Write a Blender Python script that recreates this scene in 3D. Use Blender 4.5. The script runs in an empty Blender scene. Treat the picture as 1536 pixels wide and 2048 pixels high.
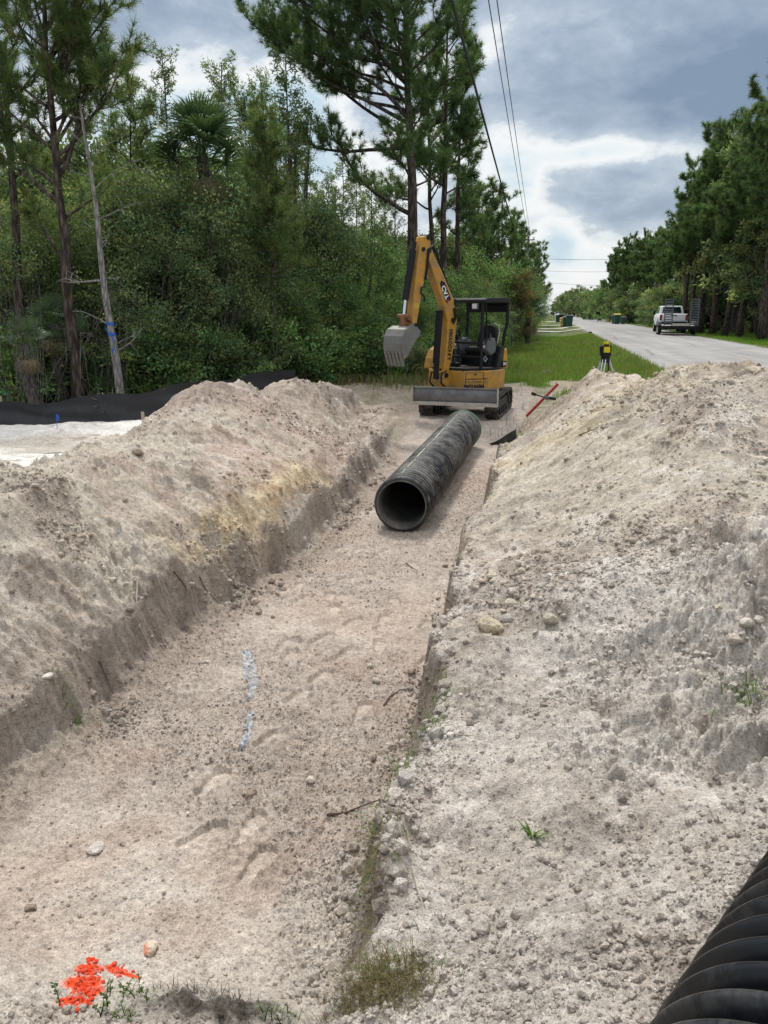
import bpy, math, random
import numpy as np
from mathutils import Vector, Matrix
rad = math.radians
scene = bpy.context.scene
COL = scene.collection
PI = math.pi

# ------------------------------------------------------------------ camera
CAM_Z = 1.7
PITCH = rad(14.7)
YAW = rad(11.43)          # camera looks left of the road direction (+Y)
F = 1541.0                # focal length in photo pixels (1536 x 2048)
cam_d = bpy.data.cameras.new("camera")
cam = bpy.data.objects.new("camera", cam_d)
COL.objects.link(cam)
cam.location = (0, 0, CAM_Z)
cam.rotation_euler = (rad(90) - PITCH, 0, YAW)
cam_d.sensor_fit = 'VERTICAL'
cam_d.sensor_height = 36.0
cam_d.lens = 36.0 * F / 2048.0
cam_d.clip_start = 0.05
cam_d.clip_end = 9000
scene.camera = cam


def ray(px, py):
    """direction in the world (un-normalised) of a photo pixel: authoring aid"""
    r = px - 768.0
    u = 1024.0 - py
    fw = F * math.cos(PITCH) + u * math.sin(PITCH)
    z = -F * math.sin(PITCH) + u * math.cos(PITCH)
    x = r * math.cos(YAW) - fw * math.sin(YAW)
    y = r * math.sin(YAW) + fw * math.cos(YAW)
    return Vector((x, y, z))


def at_d(px, py, d):
    v = ray(px, py)
    h = math.hypot(v.x, v.y)
    return Vector((v.x / h * d, v.y / h * d, CAM_Z + v.z / h * d))


def at_z(px, py, z):
    v = ray(px, py)
    t = (z - CAM_Z) / v.z
    return Vector((v.x * t, v.y * t, z))


# ------------------------------------------------------------------ tags
def tag(o, label=None, cat=None, group=None, kind=None):
    if label: o['label'] = label
    if cat: o['category'] = cat
    if group: o['group'] = group
    if kind: o['kind'] = kind
    return o


def thing(name, label, cat, loc=(0, 0, 0), rotz=0.0, group=None):
    o = bpy.data.objects.new(name, None)
    o.empty_display_size = 0.2
    COL.objects.link(o)
    o.location = loc
    o.rotation_euler = (0, 0, rotz)
    return tag(o, label, cat, group)


def copy_thing(root, loc, rotz=0.0, scale=None, label=None, group=None):
    r = root.copy()
    COL.objects.link(r)
    r.location = loc
    r.rotation_euler = (0, 0, rotz)
    if scale is not None: r.scale = (scale, scale, scale)
    if label: r['label'] = label
    if group: r['group'] = group
    for ch in list(root.children):
        c = ch.copy(); COL.objects.link(c); c.parent = r
        for g in list(ch.children):
            d = g.copy(); COL.objects.link(d); d.parent = c
    return r


# ------------------------------------------------------------------ mesh building
def np_mesh(name, V, Fq, mat=None, col=None, smooth=True):
    """fast mesh from arrays: V (n,3), Fq (m,3|4)"""
    V = np.asarray(V, dtype=np.float32); Fq = np.asarray(Fq, dtype=np.int32)
    me = bpy.data.meshes.new(name)
    n, m, k = len(V), len(Fq), Fq.shape[1]
    me.vertices.add(n)
    me.vertices.foreach_set('co', V.ravel())
    me.loops.add(m * k)
    me.loops.foreach_set('vertex_index', Fq.ravel())
    me.polygons.add(m)
    me.polygons.foreach_set('loop_start', np.arange(0, m * k, k, dtype=np.int32))
    me.polygons.foreach_set('loop_total', np.full(m, k, dtype=np.int32))
    me.polygons.foreach_set('use_smooth', np.full(m, smooth, dtype=bool))
    if col is not None:
        at = me.color_attributes.new('Col', 'FLOAT_COLOR', 'POINT')
        c4 = np.ones((n, 4), dtype=np.float32); c4[:, :3] = col
        at.data.foreach_set('color', c4.ravel())
    me.update(calc_edges=True)
    if mat: me.materials.append(mat)
    return me


def link_mesh(name, me, parent=None):
    o = bpy.data.objects.new(name, me)
    COL.objects.link(o)
    if parent is not None: o.parent = parent
    return o


class MB:
    """collects shapes, builds ONE mesh object"""
    def __init__(self, M=None):
        self.v = []; self.f = []; self.M = M or Matrix.Identity(4)

    def add(self, vs, fs):
        o = len(self.v)
        for p in vs: self.v.append(tuple(self.M @ Vector(p)))
        for f in fs: self.f.append([o + i for i in f])

    def box(self, c, s, R=None):
        x, y, z = s[0] / 2, s[1] / 2, s[2] / 2
        vs = [Vector((a * x, b * y, d * z)) for d in (-1, 1) for b in (-1, 1) for a in (-1, 1)]
        if R is not None: vs = [R @ p for p in vs]
        c = Vector(c)
        self.add([p + c for p in vs], [(0, 2, 3, 1), (4, 5, 7, 6), (0, 1, 5, 4), (2, 6, 7, 3), (0, 4, 6, 2), (1, 3, 7, 5)])
        return self

    def prism(self, poly, t0, t1, fn):
        """poly: list of 2D points; fn(a,b,t)->3D"""
        n = len(poly)
        vs = [fn(a, b, t0) for a, b in poly] + [fn(a, b, t1) for a, b in poly]
        fs = [list(range(n))[::-1], list(range(n, 2 * n))]
        for i in range(n):
            j = (i + 1) % n
            fs.append((i, j, n + j, n + i))
        self.add(vs, fs)
        return self

    def tube(self, pts, r, n=8, caps=True):
        pts = [Vector(p) for p in pts]
        if not isinstance(r, (list, tuple)): r = [r] * len(pts)
        rings = []
        prev = None
        for i, p in enumerate(pts):
            if i == 0: t = pts[1] - pts[0]
            elif i == len(pts) - 1: t = pts[-1] - pts[-2]
            else: t = (pts[i + 1] - pts[i]).normalized() + (pts[i] - pts[i - 1]).normalized()
            if t.length < 1e-9: t = Vector((0, 0, 1))
            t.normalize()
            if prev is None:
                a = Vector((0, 0, 1)) if abs(t.z) < 0.9 else Vector((1, 0, 0))
                u = t.cross(a).normalized()
            else:
                u = (prev - t * prev.dot(t))
                u = u.normalized() if u.length > 1e-6 else t.orthogonal().normalized()
            prev = u
            w = t.cross(u)
            rings.append([p + (u * math.cos(2 * PI * k / n) + w * math.sin(2 * PI * k / n)) * r[i] for k in range(n)])
        vs = [q for ring in rings for q in ring]
        fs = []
        for i in range(len(pts) - 1):
            for k in range(n):
                l = (k + 1) % n
                fs.append((i * n + k, i * n + l, (i + 1) * n + l, (i + 1) * n + k))
        if caps:
            fs.append(list(range(n))[::-1])
            fs.append([(len(pts) - 1) * n + k for k in range(n)])
        self.add(vs, fs)
        return self

    def cyl(self, p0, p1, r, n=16):
        return self.tube([p0, p1], r, n)

    def lathe(self, prof, n, fn, a0=0.0, a1=2 * PI, caps=False):
        """prof: list of (r, h); fn(x, y, h)->3D"""
        full = abs(a1 - a0 - 2 * PI) < 1e-6
        k = n if full else n + 1
        vs = []
        for r, h in prof:
            for i in range(k):
                a = a0 + (a1 - a0) * i / n
                vs.append(fn(r * math.cos(a), r * math.sin(a), h))
        fs = []
        for j in range(len(prof) - 1):
            for i in range(n):
                l = (i + 1) % k
                fs.append((j * k + i, j * k + l, (j + 1) * k + l, (j + 1) * k + i))
        self.add(vs, fs)
        return self

    def ball(self, c, r, n=10, m=7, s=(1, 1, 1)):
        c = Vector(c)
        vs = []
        for j in range(m + 1):
            th = PI * j / m
            for i in range(n):
                a = 2 * PI * i / n
                vs.append(c + Vector((s[0] * r * math.sin(th) * math.cos(a), s[1] * r * math.sin(th) * math.sin(a), s[2] * r * math.cos(th))))
        fs = []
        for j in range(m):
            for i in range(n):
                l = (i + 1) % n
                fs.append((j * n + i, (j + 1) * n + i, (j + 1) * n + l, j * n + l))
        self.add(vs, fs)
        return self

    def build(self, name, mat, parent=None, smooth=False, bevel=0.0, seg=2):
        me = bpy.data.meshes.new(name)
        me.from_pydata(self.v, [], self.f)
        me.update()
        if smooth:
            me.polygons.foreach_set('use_smooth', np.ones(len(me.polygons), dtype=bool))
            try: me.set_sharp_from_angle(angle=rad(40))
            except Exception: pass
        me.materials.append(mat)
        o = link_mesh(name, me, parent)
        if bevel > 0:
            b = o.modifiers.new('bevel', 'BEVEL')
            b.width = bevel; b.segments = seg; b.limit_method = 'ANGLE'; b.angle_limit = rad(40)
            b.harden_normals = False
        return o


def text_mb(s, size, fn, mb=None, extrude=0.0):
    """text outline as faces mapped by fn(x, y) -> 3D; returns an MB"""
    cu = bpy.data.curves.new('lettering', 'FONT')
    cu.body = s; cu.size = size; cu.align_x = 'CENTER'; cu.align_y = 'CENTER'; cu.resolution_u = 3; cu.offset = size * 0.035
    o = bpy.data.objects.new('lettering', cu)
    COL.objects.link(o)
    dg = bpy.context.evaluated_depsgraph_get()
    me = bpy.data.meshes.new_from_object(o.evaluated_get(dg))
    mb = mb or MB()
    mb.add([fn(v.co.x, v.co.y) for v in me.vertices], [list(p.vertices) for p in me.polygons])
    bpy.data.objects.remove(o); bpy.data.curves.remove(cu); bpy.data.meshes.remove(me)
    return mb


# ------------------------------------------------------------------ noise (numpy)
def _hash(ix, iy, iz, seed):
    h = (ix.astype(np.int64) * 374761393 + iy.astype(np.int64) * 668265263 + iz.astype(np.int64) * 2147483647 + seed * 144665) & 0xFFFFFFFF
    h = ((h ^ (h >> 13)) * 1274126177) & 0xFFFFFFFF
    h = ((h ^ (h >> 16)) * 2246822519) & 0xFFFFFFFF
    h = h ^ (h >> 15)
    return (h & 0xFFFFFF).astype(np.float64) / float(0xFFFFFF)


def vnoise(x, y, seed=0):
    x = np.asarray(x, dtype=np.float64); y = np.asarray(y, dtype=np.float64)
    ix = np.floor(x); iy = np.floor(y)
    fx = x - ix; fy = y - iy
    ux = fx * fx * fx * (fx * (fx * 6 - 15) + 10); uy = fy * fy * fy * (fy * (fy * 6 - 15) + 10)
    z0 = np.zeros_like(ix)
    a = _hash(ix, iy, z0, seed); b = _hash(ix + 1, iy, z0, seed)
    c = _hash(ix, iy + 1, z0, seed); d = _hash(ix + 1, iy + 1, z0, seed)
    return ((a * (1 - ux) + b * ux) * (1 - uy) + (c * (1 - ux) + d * ux) * uy) * 2 - 1


def fbm(x, y, octv=4, seed=0, gain=0.5):
    s = 0.0; a = 1.0; t = 0.0
    for i in range(octv):
        ca, sa = math.cos(0.6 * i + 0.3), math.sin(0.6 * i + 0.3)
        s = s + a * vnoise((x * ca - y * sa), (x * sa + y * ca), seed + i * 17)
        t += a; a *= gain
        x = x * 2.03; y = y * 2.03
    return s / t * 1.5


def clods(x, y, cell, seed, dens=1.0, pw=1.6):
    """round lumps: height field of domes with random radii (units of cell)"""
    gx = x / cell; gy = y / cell
    ix = np.floor(gx); iy = np.floor(gy)
    best = np.zeros_like(gx)
    z0 = np.zeros_like(gx)
    for dx in (-1, 0, 1):
        for dy in (-1, 0, 1):
            jx = ix + dx; jy = iy + dy
            px = jx + _hash(jx, jy, z0, seed); py = jy + _hash(jx, jy, z0 + 1, seed)
            rr = 0.15 + 0.72 * _hash(jx, jy, z0 + 2, seed) ** pw
            on = _hash(jx, jy, z0 + 3, seed) < dens
            an = _hash(jx, jy, z0 + 4, seed) * PI
            ex = (gx - px); ey = (gy - py)
            ca, sa = np.cos(an), np.sin(an)
            qx = ex * ca + ey * sa; qy = (-ex * sa + ey * ca) * 1.35
            q = 1 - (qx * qx + qy * qy) / (rr * rr)
            h = np.where(on & (q > 0), rr * (np.sqrt(np.maximum(q, 0)) if cell < 0.1 else np.maximum(q, 0) * (2 - np.maximum(q, 0)) * 0.8) * 0.62, 0)
            best = np.maximum(best, h)
    return best * cell


def sstep(a, b, x):
    t = np.clip((x - a) / (b - a), 0, 1)
    return t * t * (3 - 2 * t)


def lerp(a, b, t): return a + (b - a) * t


# ------------------------------------------------------------------ materials
class NT:
    def __init__(self, name):
        self.m = bpy.data.materials.new(name)
        self.m.use_nodes = True
        self.t = self.m.node_tree
        self.t.nodes.clear()
        self.out = self.n('ShaderNodeOutputMaterial')

    def n(self, ty, **kw):
        nd = self.t.nodes.new(ty)
        for k, v in kw.items(): setattr(nd, k, v)
        return nd

    def l(self, a, b): self.t.links.new(a, b)

    def noise(self, scale, detail=4, rough=0.6, coord=None, dist=0.0):
        nd = self.n('ShaderNodeTexNoise')
        nd.inputs['Scale'].default_value = scale
        nd.inputs['Detail'].default_value = detail
        nd.inputs['Roughness'].default_value = rough
        nd.inputs['Distortion'].default_value = dist
        if coord is not None: self.l(coord, nd.inputs['Vector'])
        return nd.outputs['Fac']

    def ramp(self, fac, stops):
        nd = self.n('ShaderNodeValToRGB')
        e = nd.color_ramp.elements
        while len(e) < len(stops): e.new(0.5)
        for i, (p, c) in enumerate(stops):
            e[i].position = p
            e[i].color = (c[0], c[1], c[2], 1) if isinstance(c, (tuple, list)) else (c, c, c, 1)
        self.l(fac, nd.inputs['Fac'])
        return nd.outputs['Color']

    def mix(self, fac, a, b, mode='MIX'):
        nd = self.n('ShaderNodeMix', data_type='RGBA', blend_type=mode)
        for s, v in ((nd.inputs[0], fac), (nd.inputs[6], a), (nd.inputs[7], b)):
            if isinstance(v, (int, float)): s.default_value = v
            elif isinstance(v, (tuple, list)): s.default_value = (v[0], v[1], v[2], 1)
            else: self.l(v, s)
        return nd.outputs[2]

    def math(self, op, a, b=None, c=None, clamp=False):
        nd = self.n('ShaderNodeMath', operation=op, use_clamp=clamp)
        for i, v in enumerate((a, b, c)):
            if v is None: continue
            if isinstance(v, (int, float)): nd.inputs[i].default_value = v
            else: self.l(v, nd.inputs[i])
        return nd.outputs[0]

    def bump(self, h, strength=0.5, dist=0.02, normal=None):
        nd = self.n('ShaderNodeBump')
        nd.inputs['Strength'].default_value = strength
        nd.inputs['Distance'].default_value = dist
        self.l(h, nd.inputs['Height'])
        if normal is not None: self.l(normal, nd.inputs['Normal'])
        return nd.outputs['Normal']

    def principled(self, col, rough=0.6, metal=0.0, normal=None, spec=0.5):
        p = self.n('ShaderNodeBsdfPrincipled')
        for key, v in (('Base Color', col), ('Roughness', rough), ('Metallic', metal), ('Specular IOR Level', spec)):
            if isinstance(v, (int, float)): p.inputs[key].default_value = v
            elif isinstance(v, (tuple, list)): p.inputs[key].default_value = (v[0], v[1], v[2], 1)
            else: self.l(v, p.inputs[key])
        if normal is not None: self.l(normal, p.inputs['Normal'])
        self.l(p.outputs[0], self.out.inputs['Surface'])
        return p


def pmat(name, col, rough=0.55, metal=0.0, var=0.18, scale=6.0, dirt=None, dirt_amt=0.4, dirt_scale=5.0, bump=0.0, bscale=60.0, spec=0.4):
    """painted / plain surface with noise variation and an optional dust or dirt layer"""
    t = NT(name)
    tc = t.n('ShaderNodeTexCoord').outputs['Object']
    n1 = t.noise(scale, 5, 0.65, tc)
    lo = tuple(c * (1 - var) for c in col); hi = tuple(min(1, c * (1 + var)) for c in col)
    c = t.ramp(n1, [(0.3, lo), (0.7, hi)])
    rgh = rough
    if dirt:
        n2 = t.noise(dirt_scale, 6, 0.7, tc, 0.6)
        k = t.ramp(n2, [(0.62 - dirt_amt * 0.35, 0.0), (0.80 - dirt_amt * 0.2, 1.0)])
        k = t.math('MULTIPLY', k, min(1.0, dirt_amt + 0.35))
        c = t.mix(k, c, dirt)
        rgh = t.math('ADD', t.math('MULTIPLY', k, 0.3), rough, clamp=True)
    nm = None
    if bump > 0:
        nm = t.bump(t.noise(bscale, 4, 0.6, tc), bump, 0.01)
    t.principled(c, rgh, metal, nm, spec)
    return t.m


def leafmat(name, col, trans=0.35, hue=0.25, rough=0.6):
    """foliage: vertex colour x object variation, partly translucent"""
    t = NT(name)
    at = t.n('ShaderNodeAttribute', attribute_name='Col')
    oi = t.n('ShaderNodeObjectInfo')
    geo = t.n('ShaderNodeNewGeometry')
    n1 = t.noise(0.9, 3, 0.6, geo.outputs['Position'])
    k = t.math('MULTIPLY_ADD', n1, 0.9, 0.55)
    k2 = t.math('MULTIPLY_ADD', oi.outputs['Random'], hue, 1 - hue / 2)
    k = t.math('MULTIPLY', k, k2)
    c = t.mix(1.0, at.outputs['Color'], col, 'MULTIPLY')
    kk = t.n('ShaderNodeCombineXYZ')
    for i in range(3): t.l(k, kk.inputs[i])
    c = t.mix(1.0, c, kk.outputs[0], 'MULTIPLY')
    p = t.n('ShaderNodeBsdfPrincipled')
    t.l(c, p.inputs['Base Color']); p.inputs['Roughness'].default_value = rough
    p.inputs['Specular IOR Level'].default_value = 0.25
    tr = t.n('ShaderNodeBsdfTranslucent')
    c2 = t.mix(1.0, c, (1.25, 1.3, 0.7), 'MULTIPLY')
    t.l(c2, tr.inputs['Color'])
    mx = t.n('ShaderNodeMixShader'); mx.inputs[0].default_value = trans
    t.l(p.outputs[0], mx.inputs[1]); t.l(tr.outputs[0], mx.inputs[2])
    t.l(mx.outputs[0], t.out.inputs['Surface'])
    return t.m
# ------------------------------------------------------------------ world: sky with procedural cloud
SUN_AZ = rad(-20)      # clockwise from the road direction (+Y); negative = left
SUN_EL = rad(58)
wd = bpy.data.worlds.new("World")
scene.world = wd
wd.use_nodes = True
wt = wd.node_tree
wt.nodes.clear()


class WT(NT):
    def __init__(self, tree):
        self.t = tree


w = WT(wt)
wo = w.n('ShaderNodeOutputWorld')
bg = w.n('ShaderNodeBackground')
w.l(bg.outputs[0], wo.inputs['Surface'])
bg.inputs['Strength'].default_value = 0.1
sky = w.n('ShaderNodeTexSky')
sky.sky_type = 'NISHITA'
sky.sun_disc = False
sky.sun_elevation = SUN_EL
sky.sun_rotation = SUN_AZ
sky.air_density = 1.2; sky.dust_density = 2.0
tc = w.n('ShaderNodeTexCoord')
sep = w.n('ShaderNodeSeparateXYZ')
w.l(tc.outputs['Generated'], sep.inputs[0])
dx, dy, dz = sep.outputs
az = w.math('MULTIPLY', w.math('ARCTAN2', dx, dy), 57.2958)      # degrees right of the road
el = w.math('MULTIPLY', w.math('ARCSINE', dz), 57.2958)
# cloud coordinates: flattened in elevation so that cloud banks read as layers near the horizon
cv = w.n('ShaderNodeCombineXYZ')
w.l(w.math('MULTIPLY', az, 0.045), cv.inputs[0])
w.l(w.math('MULTIPLY', el, 0.095), cv.inputs[1])
cv.inputs[2].default_value = 3.7
nA = w.noise(1.0, 7, 0.56, cv.outputs[0], 0.35)
nB = w.noise(2.7, 7, 0.6, cv.outputs[0], 0.25)
nC = w.noise(7.5, 6, 0.6, cv.outputs[0], 0.4)
D = w.math('ADD', w.math('MULTIPLY', w.math('SUBTRACT', nA, 0.5), 1.0), w.math('MULTIPLY', w.math('SUBTRACT', nB, 0.5), 0.85))
D = w.math('ADD', w.math('ADD', D, w.math('MULTIPLY', w.math('SUBTRACT', nC, 0.5), 0.30)), 0.51)


def blob(a0, e0, sa, se, amp):
    """soft bump at azimuth a0, elevation e0"""
    u = w.math('DIVIDE', w.math('SUBTRACT', az, a0), sa)
    v = w.math('DIVIDE', w.math('SUBTRACT', el, e0), se)
    q = w.math('ADD', w.math('MULTIPLY', u, u), w.math('MULTIPLY', v, v))
    return w.math('MULTIPLY', w.math('POWER', 2.718, w.math('MULTIPLY', q, -1.0)), amp)


for b in [(6, 13.6, 15, 2.6, 0.32), (14, 11.6, 9, 2.0, 0.20), (4, 19, 16, 3.2, 0.12), (-27.5, 18.5, 5, 2.8, 0.24), (-22.5, 12, 8, 4, -0.40), (-36, 22, 14, 6, 0.10),
          (-2.6, 8.6, 2.6, 2.2, -0.46), (2.2, 10.0, 3.2, 0.8, -0.30), (7, 10.0, 4, 0.9, -0.16), (-17, 12.5, 3.2, 3.2, -0.42), (-9, 13, 3, 5, -0.30), (-24, 9.5, 9, 3.5, -0.34), (-4.6, 16.0, 1.0, 1.8, -0.16),
          (3.6, 7.7, 3.6, 1.5, 0.17), (9, 6.2, 3.5, 0.9, 0.12), (0, 1.5, 30, 3.0, -0.26), (0.6, 4.9, 1.6, 1.5, -0.40), (4.5, 4.3, 4, 1.0, -0.12), (-60, 10, 20, 10, -0.1), (60, 10, 25, 9, -0.05)]:
    D = w.math('ADD', D, blob(*b))
cl = w.n('ShaderNodeValToRGB')
cl.color_ramp.interpolation = 'LINEAR'
E = cl.color_ramp.elements
stops = [(0.06, (0.58, 0.74, 0.84)), (0.22, (0.84, 0.91, 0.94)), (0.34, (0.97, 0.98, 0.985)), (0.43, (0.80, 0.85, 0.885)), (0.50, (0.53, 0.61, 0.705)), (0.66, (0.37, 0.455, 0.57)), (0.90, (0.215, 0.295, 0.415))]
while len(E) < len(stops): E.new(0.5)
for i, (p, c) in enumerate(stops):
    E[i].position = p; E[i].color = (c[0], c[1], c[2], 1)
w.l(D, cl.inputs['Fac'])
# overhead (outside the photo) the cover is a bright thin overcast
hi = w.n('ShaderNodeMapRange'); hi.inputs[1].default_value = 24; hi.inputs[2].default_value = 50
w.l(el, hi.inputs[0])
cloud = w.mix(hi.outputs[0], cl.outputs[0], (1.45, 1.48, 1.54))
cloud10 = w.mix(1.0, cloud, (10.0, 10.0, 10.0), 'MULTIPLY')
mxs = w.mix(0.90, sky.outputs[0], cloud10)
w.l(mxs, bg.inputs['Color'])
sun_d = bpy.data.lights.new("sun", 'SUN')
sun_d.energy = 3.3
sun_d.angle = rad(10)
sun_d.color = (1.0, 0.965, 0.91)
sun = bpy.data.objects.new("sun", sun_d)
COL.objects.link(sun)
sd = Vector((math.sin(SUN_AZ) * math.cos(SUN_EL), math.cos(SUN_AZ) * math.cos(SUN_EL), math.sin(SUN_EL)))
sun.rotation_euler = sd.to_track_quat('Z', 'Y').to_euler()
sun.location = sd * 60
scene.view_settings.view_transform = 'Standard'
scene.view_settings.look = 'None'
scene.view_settings.exposure = 0
scene.view_settings.gamma = 1
scene.cycles.max_bounces = 8
scene.cycles.diffuse_bounces = 3
scene.cycles.transparent_max_bounces = 8
# ------------------------------------------------------------------ terrain
ROAD_L, ROAD_R = 3.55, 10.2


def base_ground(X, Y):
    """natural ground without the dig: road crown at 0, shallow swale, forest floor"""
    z = np.zeros_like(X)
    sw = sstep(3.4, 1.2, X)
    z = z - 0.27 * sw * sstep(5, 13, Y)
    z = z - 0.06 * sstep(-3, -9, X)
    z = z - 0.22 * sstep(-4.5, -8.5, X) * sstep(8, 13.5, Y)
    z = z - 0.05 * sstep(ROAD_R - 0.1, ROAD_R + 1.5, X)
    z = z - 0.05 * ((X > ROAD_L - 0.02) & (X < ROAD_R + 0.02))
    far = np.hypot(X, Y)
    rough = fbm(X * 0.35, Y * 0.35, 4, 5) * 0.06 + fbm(X * 2.1, Y * 2.1, 4, 9) * 0.022
    off = sstep(ROAD_L - 0.15, ROAD_L - 0.9, X) + sstep(ROAD_R + 0.15, ROAD_R + 1.2, X)
    return z + rough * np.clip(off, 0, 1) * sstep(400, 60, far)


def kx(Y, pts):
    return np.interp(Y, [p[0] for p in pts], [p[1] for p in pts])


ZF = [(0.9, -0.05), (1.3, -0.22), (1.6, -0.42), (1.95, -0.68), (2.35, -0.88), (2.9, -0.95), (9, -0.97), (14.6, -0.94), (15.3, -0.88), (16.2, -0.58), (18.5, -0.55), (20, -0.42), (22, -0.3)]
XL = [(1.5, -2.5), (2.6, -2.74), (3.2, -2.76), (5.8, -2.72), (7.5, -2.55), (9.2, -2.42), (11, -2.48), (13, -2.6), (15, -2.8), (17, -3.0), (22, -3.1)]
WLIP = [(1, 0.6), (2.6, 0.58), (6, 0.52), (9, 0.46), (11.5, 0.6), (13, 0.8), (14.5, 0.9), (22, 0.9)]
ZLL = [(1, -0.1), (2.4, -0.35), (4.0, -0.3), (5.5, -0.22), (8, -0.28), (10, -0.25), (12.5, -0.40), (14.0, -0.42), (15.5, -0.52), (18.5, -0.5), (22, -0.3)]
XCL = [(1, -4.0), (2.8, -3.95), (3.6, -3.92), (5, -4.05), (6.5, -4.2), (8.6, -4.4), (10, -4.6), (11.3, -4.8), (12.5, -4.75), (14, -4.6), (15, -4.4), (16, -4.1), (17, -4.0), (22, -4)]
ZCL = [(1, 0.05), (2.4, 0.15), (3.0, 0.30), (3.8, 0.36), (5, 0.36), (6.2, 0.44), (7.6, 0.36), (8.6, 0.34), (9.6, 0.36), (10.3, 0.52), (11.0, 0.68), (11.6, 0.56), (12.2, 0.26), (13.0, 0.24), (14.0, 0.40), (14.8, 0.30), (15.8, 0.08), (16.8, -0.2), (17.6, -0.42), (22, -0.3)]
XR = [(1, -0.55), (2, -0.64), (3, -0.70), (9, -0.70), (12, -0.62), (13, -0.60), (15, -0.45), (17, -0.3), (22, -0.2)]
ZLR = [(0.9, -0.05), (1.5, -0.26), (2.0, -0.32), (3, -0.34), (4.2, -0.30), (6, -0.24), (8, -0.16), (10.5, -0.15), (13, -0.3), (15, -0.45), (18.5, -0.5), (22, -0.3)]
XCR = [(1, 1.0), (3.2, 1.2), (4.6, 1.25), (6, 1.45), (7.4, 1.72), (8.6, 1.78), (9.6, 1.75), (10.6, 1.5), (11.6, 1.2), (12.6, 1.12), (13.6, 1.0), (15, 0.8), (22, 0.8)]
ZCR = [(1, -0.02), (3.0, 0.0), (3.8, 0.05), (4.6, 0.20), (5.4, 0.45), (6.4, 0.80), (7.4, 1.08), (8.3, 1.22), (9.2, 1.10), (10.2, 0.80), (11.2, 0.58), (12.0, 0.66), (12.7, 0.74), (13.3, 0.52), (14.2, 0.05), (15.0, -0.25), (22, -0.28)]
XTR = [(1, 3.2), (6, 3.35), (9, 3.45), (10.5, 3.1), (12, 2.3), (13.5, 1.9), (15, 1.6), (22, 1.6)]

# footprints in the trench floor: (px, py, heading in degrees, length)
FEET = []
rf_ = random.Random(12)
EXTRA = [(rf_.uniform(560, 860), rf_.uniform(1090, 1330), rf_.uniform(-40, 25), rf_.uniform(.24, .29)) for _ in range(16)] + [(rf_.uniform(330, 760), rf_.uniform(1380, 1800), rf_.uniform(-40, 25), rf_.uniform(.26, .30)) for _ in range(1)]
for (a, b, hd, ln) in [(640, 1352, -18, .29), (690, 1305, -28, .29), (596, 1392, -24, .29), (716, 1100, -10, .27), (684, 1157, -30, .3), (645, 1275, -30, .3), (790, 1200, 20, .28),
                       (405, 1665, -38, .30), (498, 1650, -4, .31), (515, 1730, -12, .3), (725, 1420, 0, .3), (540, 1480, -25, .29), (705, 1240, -22, .28), (760, 1290, 10, .27), (690, 1190, -15, .26), (740, 1150, 8, .26), (830, 1130, 30, .26)] + EXTRA:
    FEET.append((at_z(a, b, -0.95), rad(hd), ln))


def ramps(X, pts):
    z = pts[0][1]
    for (x0, z0), (x1, z1) in zip(pts[:-1], pts[1:]):
        t = np.clip((X - x0) / np.maximum(x1 - x0, 0.02), 0, 1)
        z = z + (z1 - z0) * t
    return z


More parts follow.
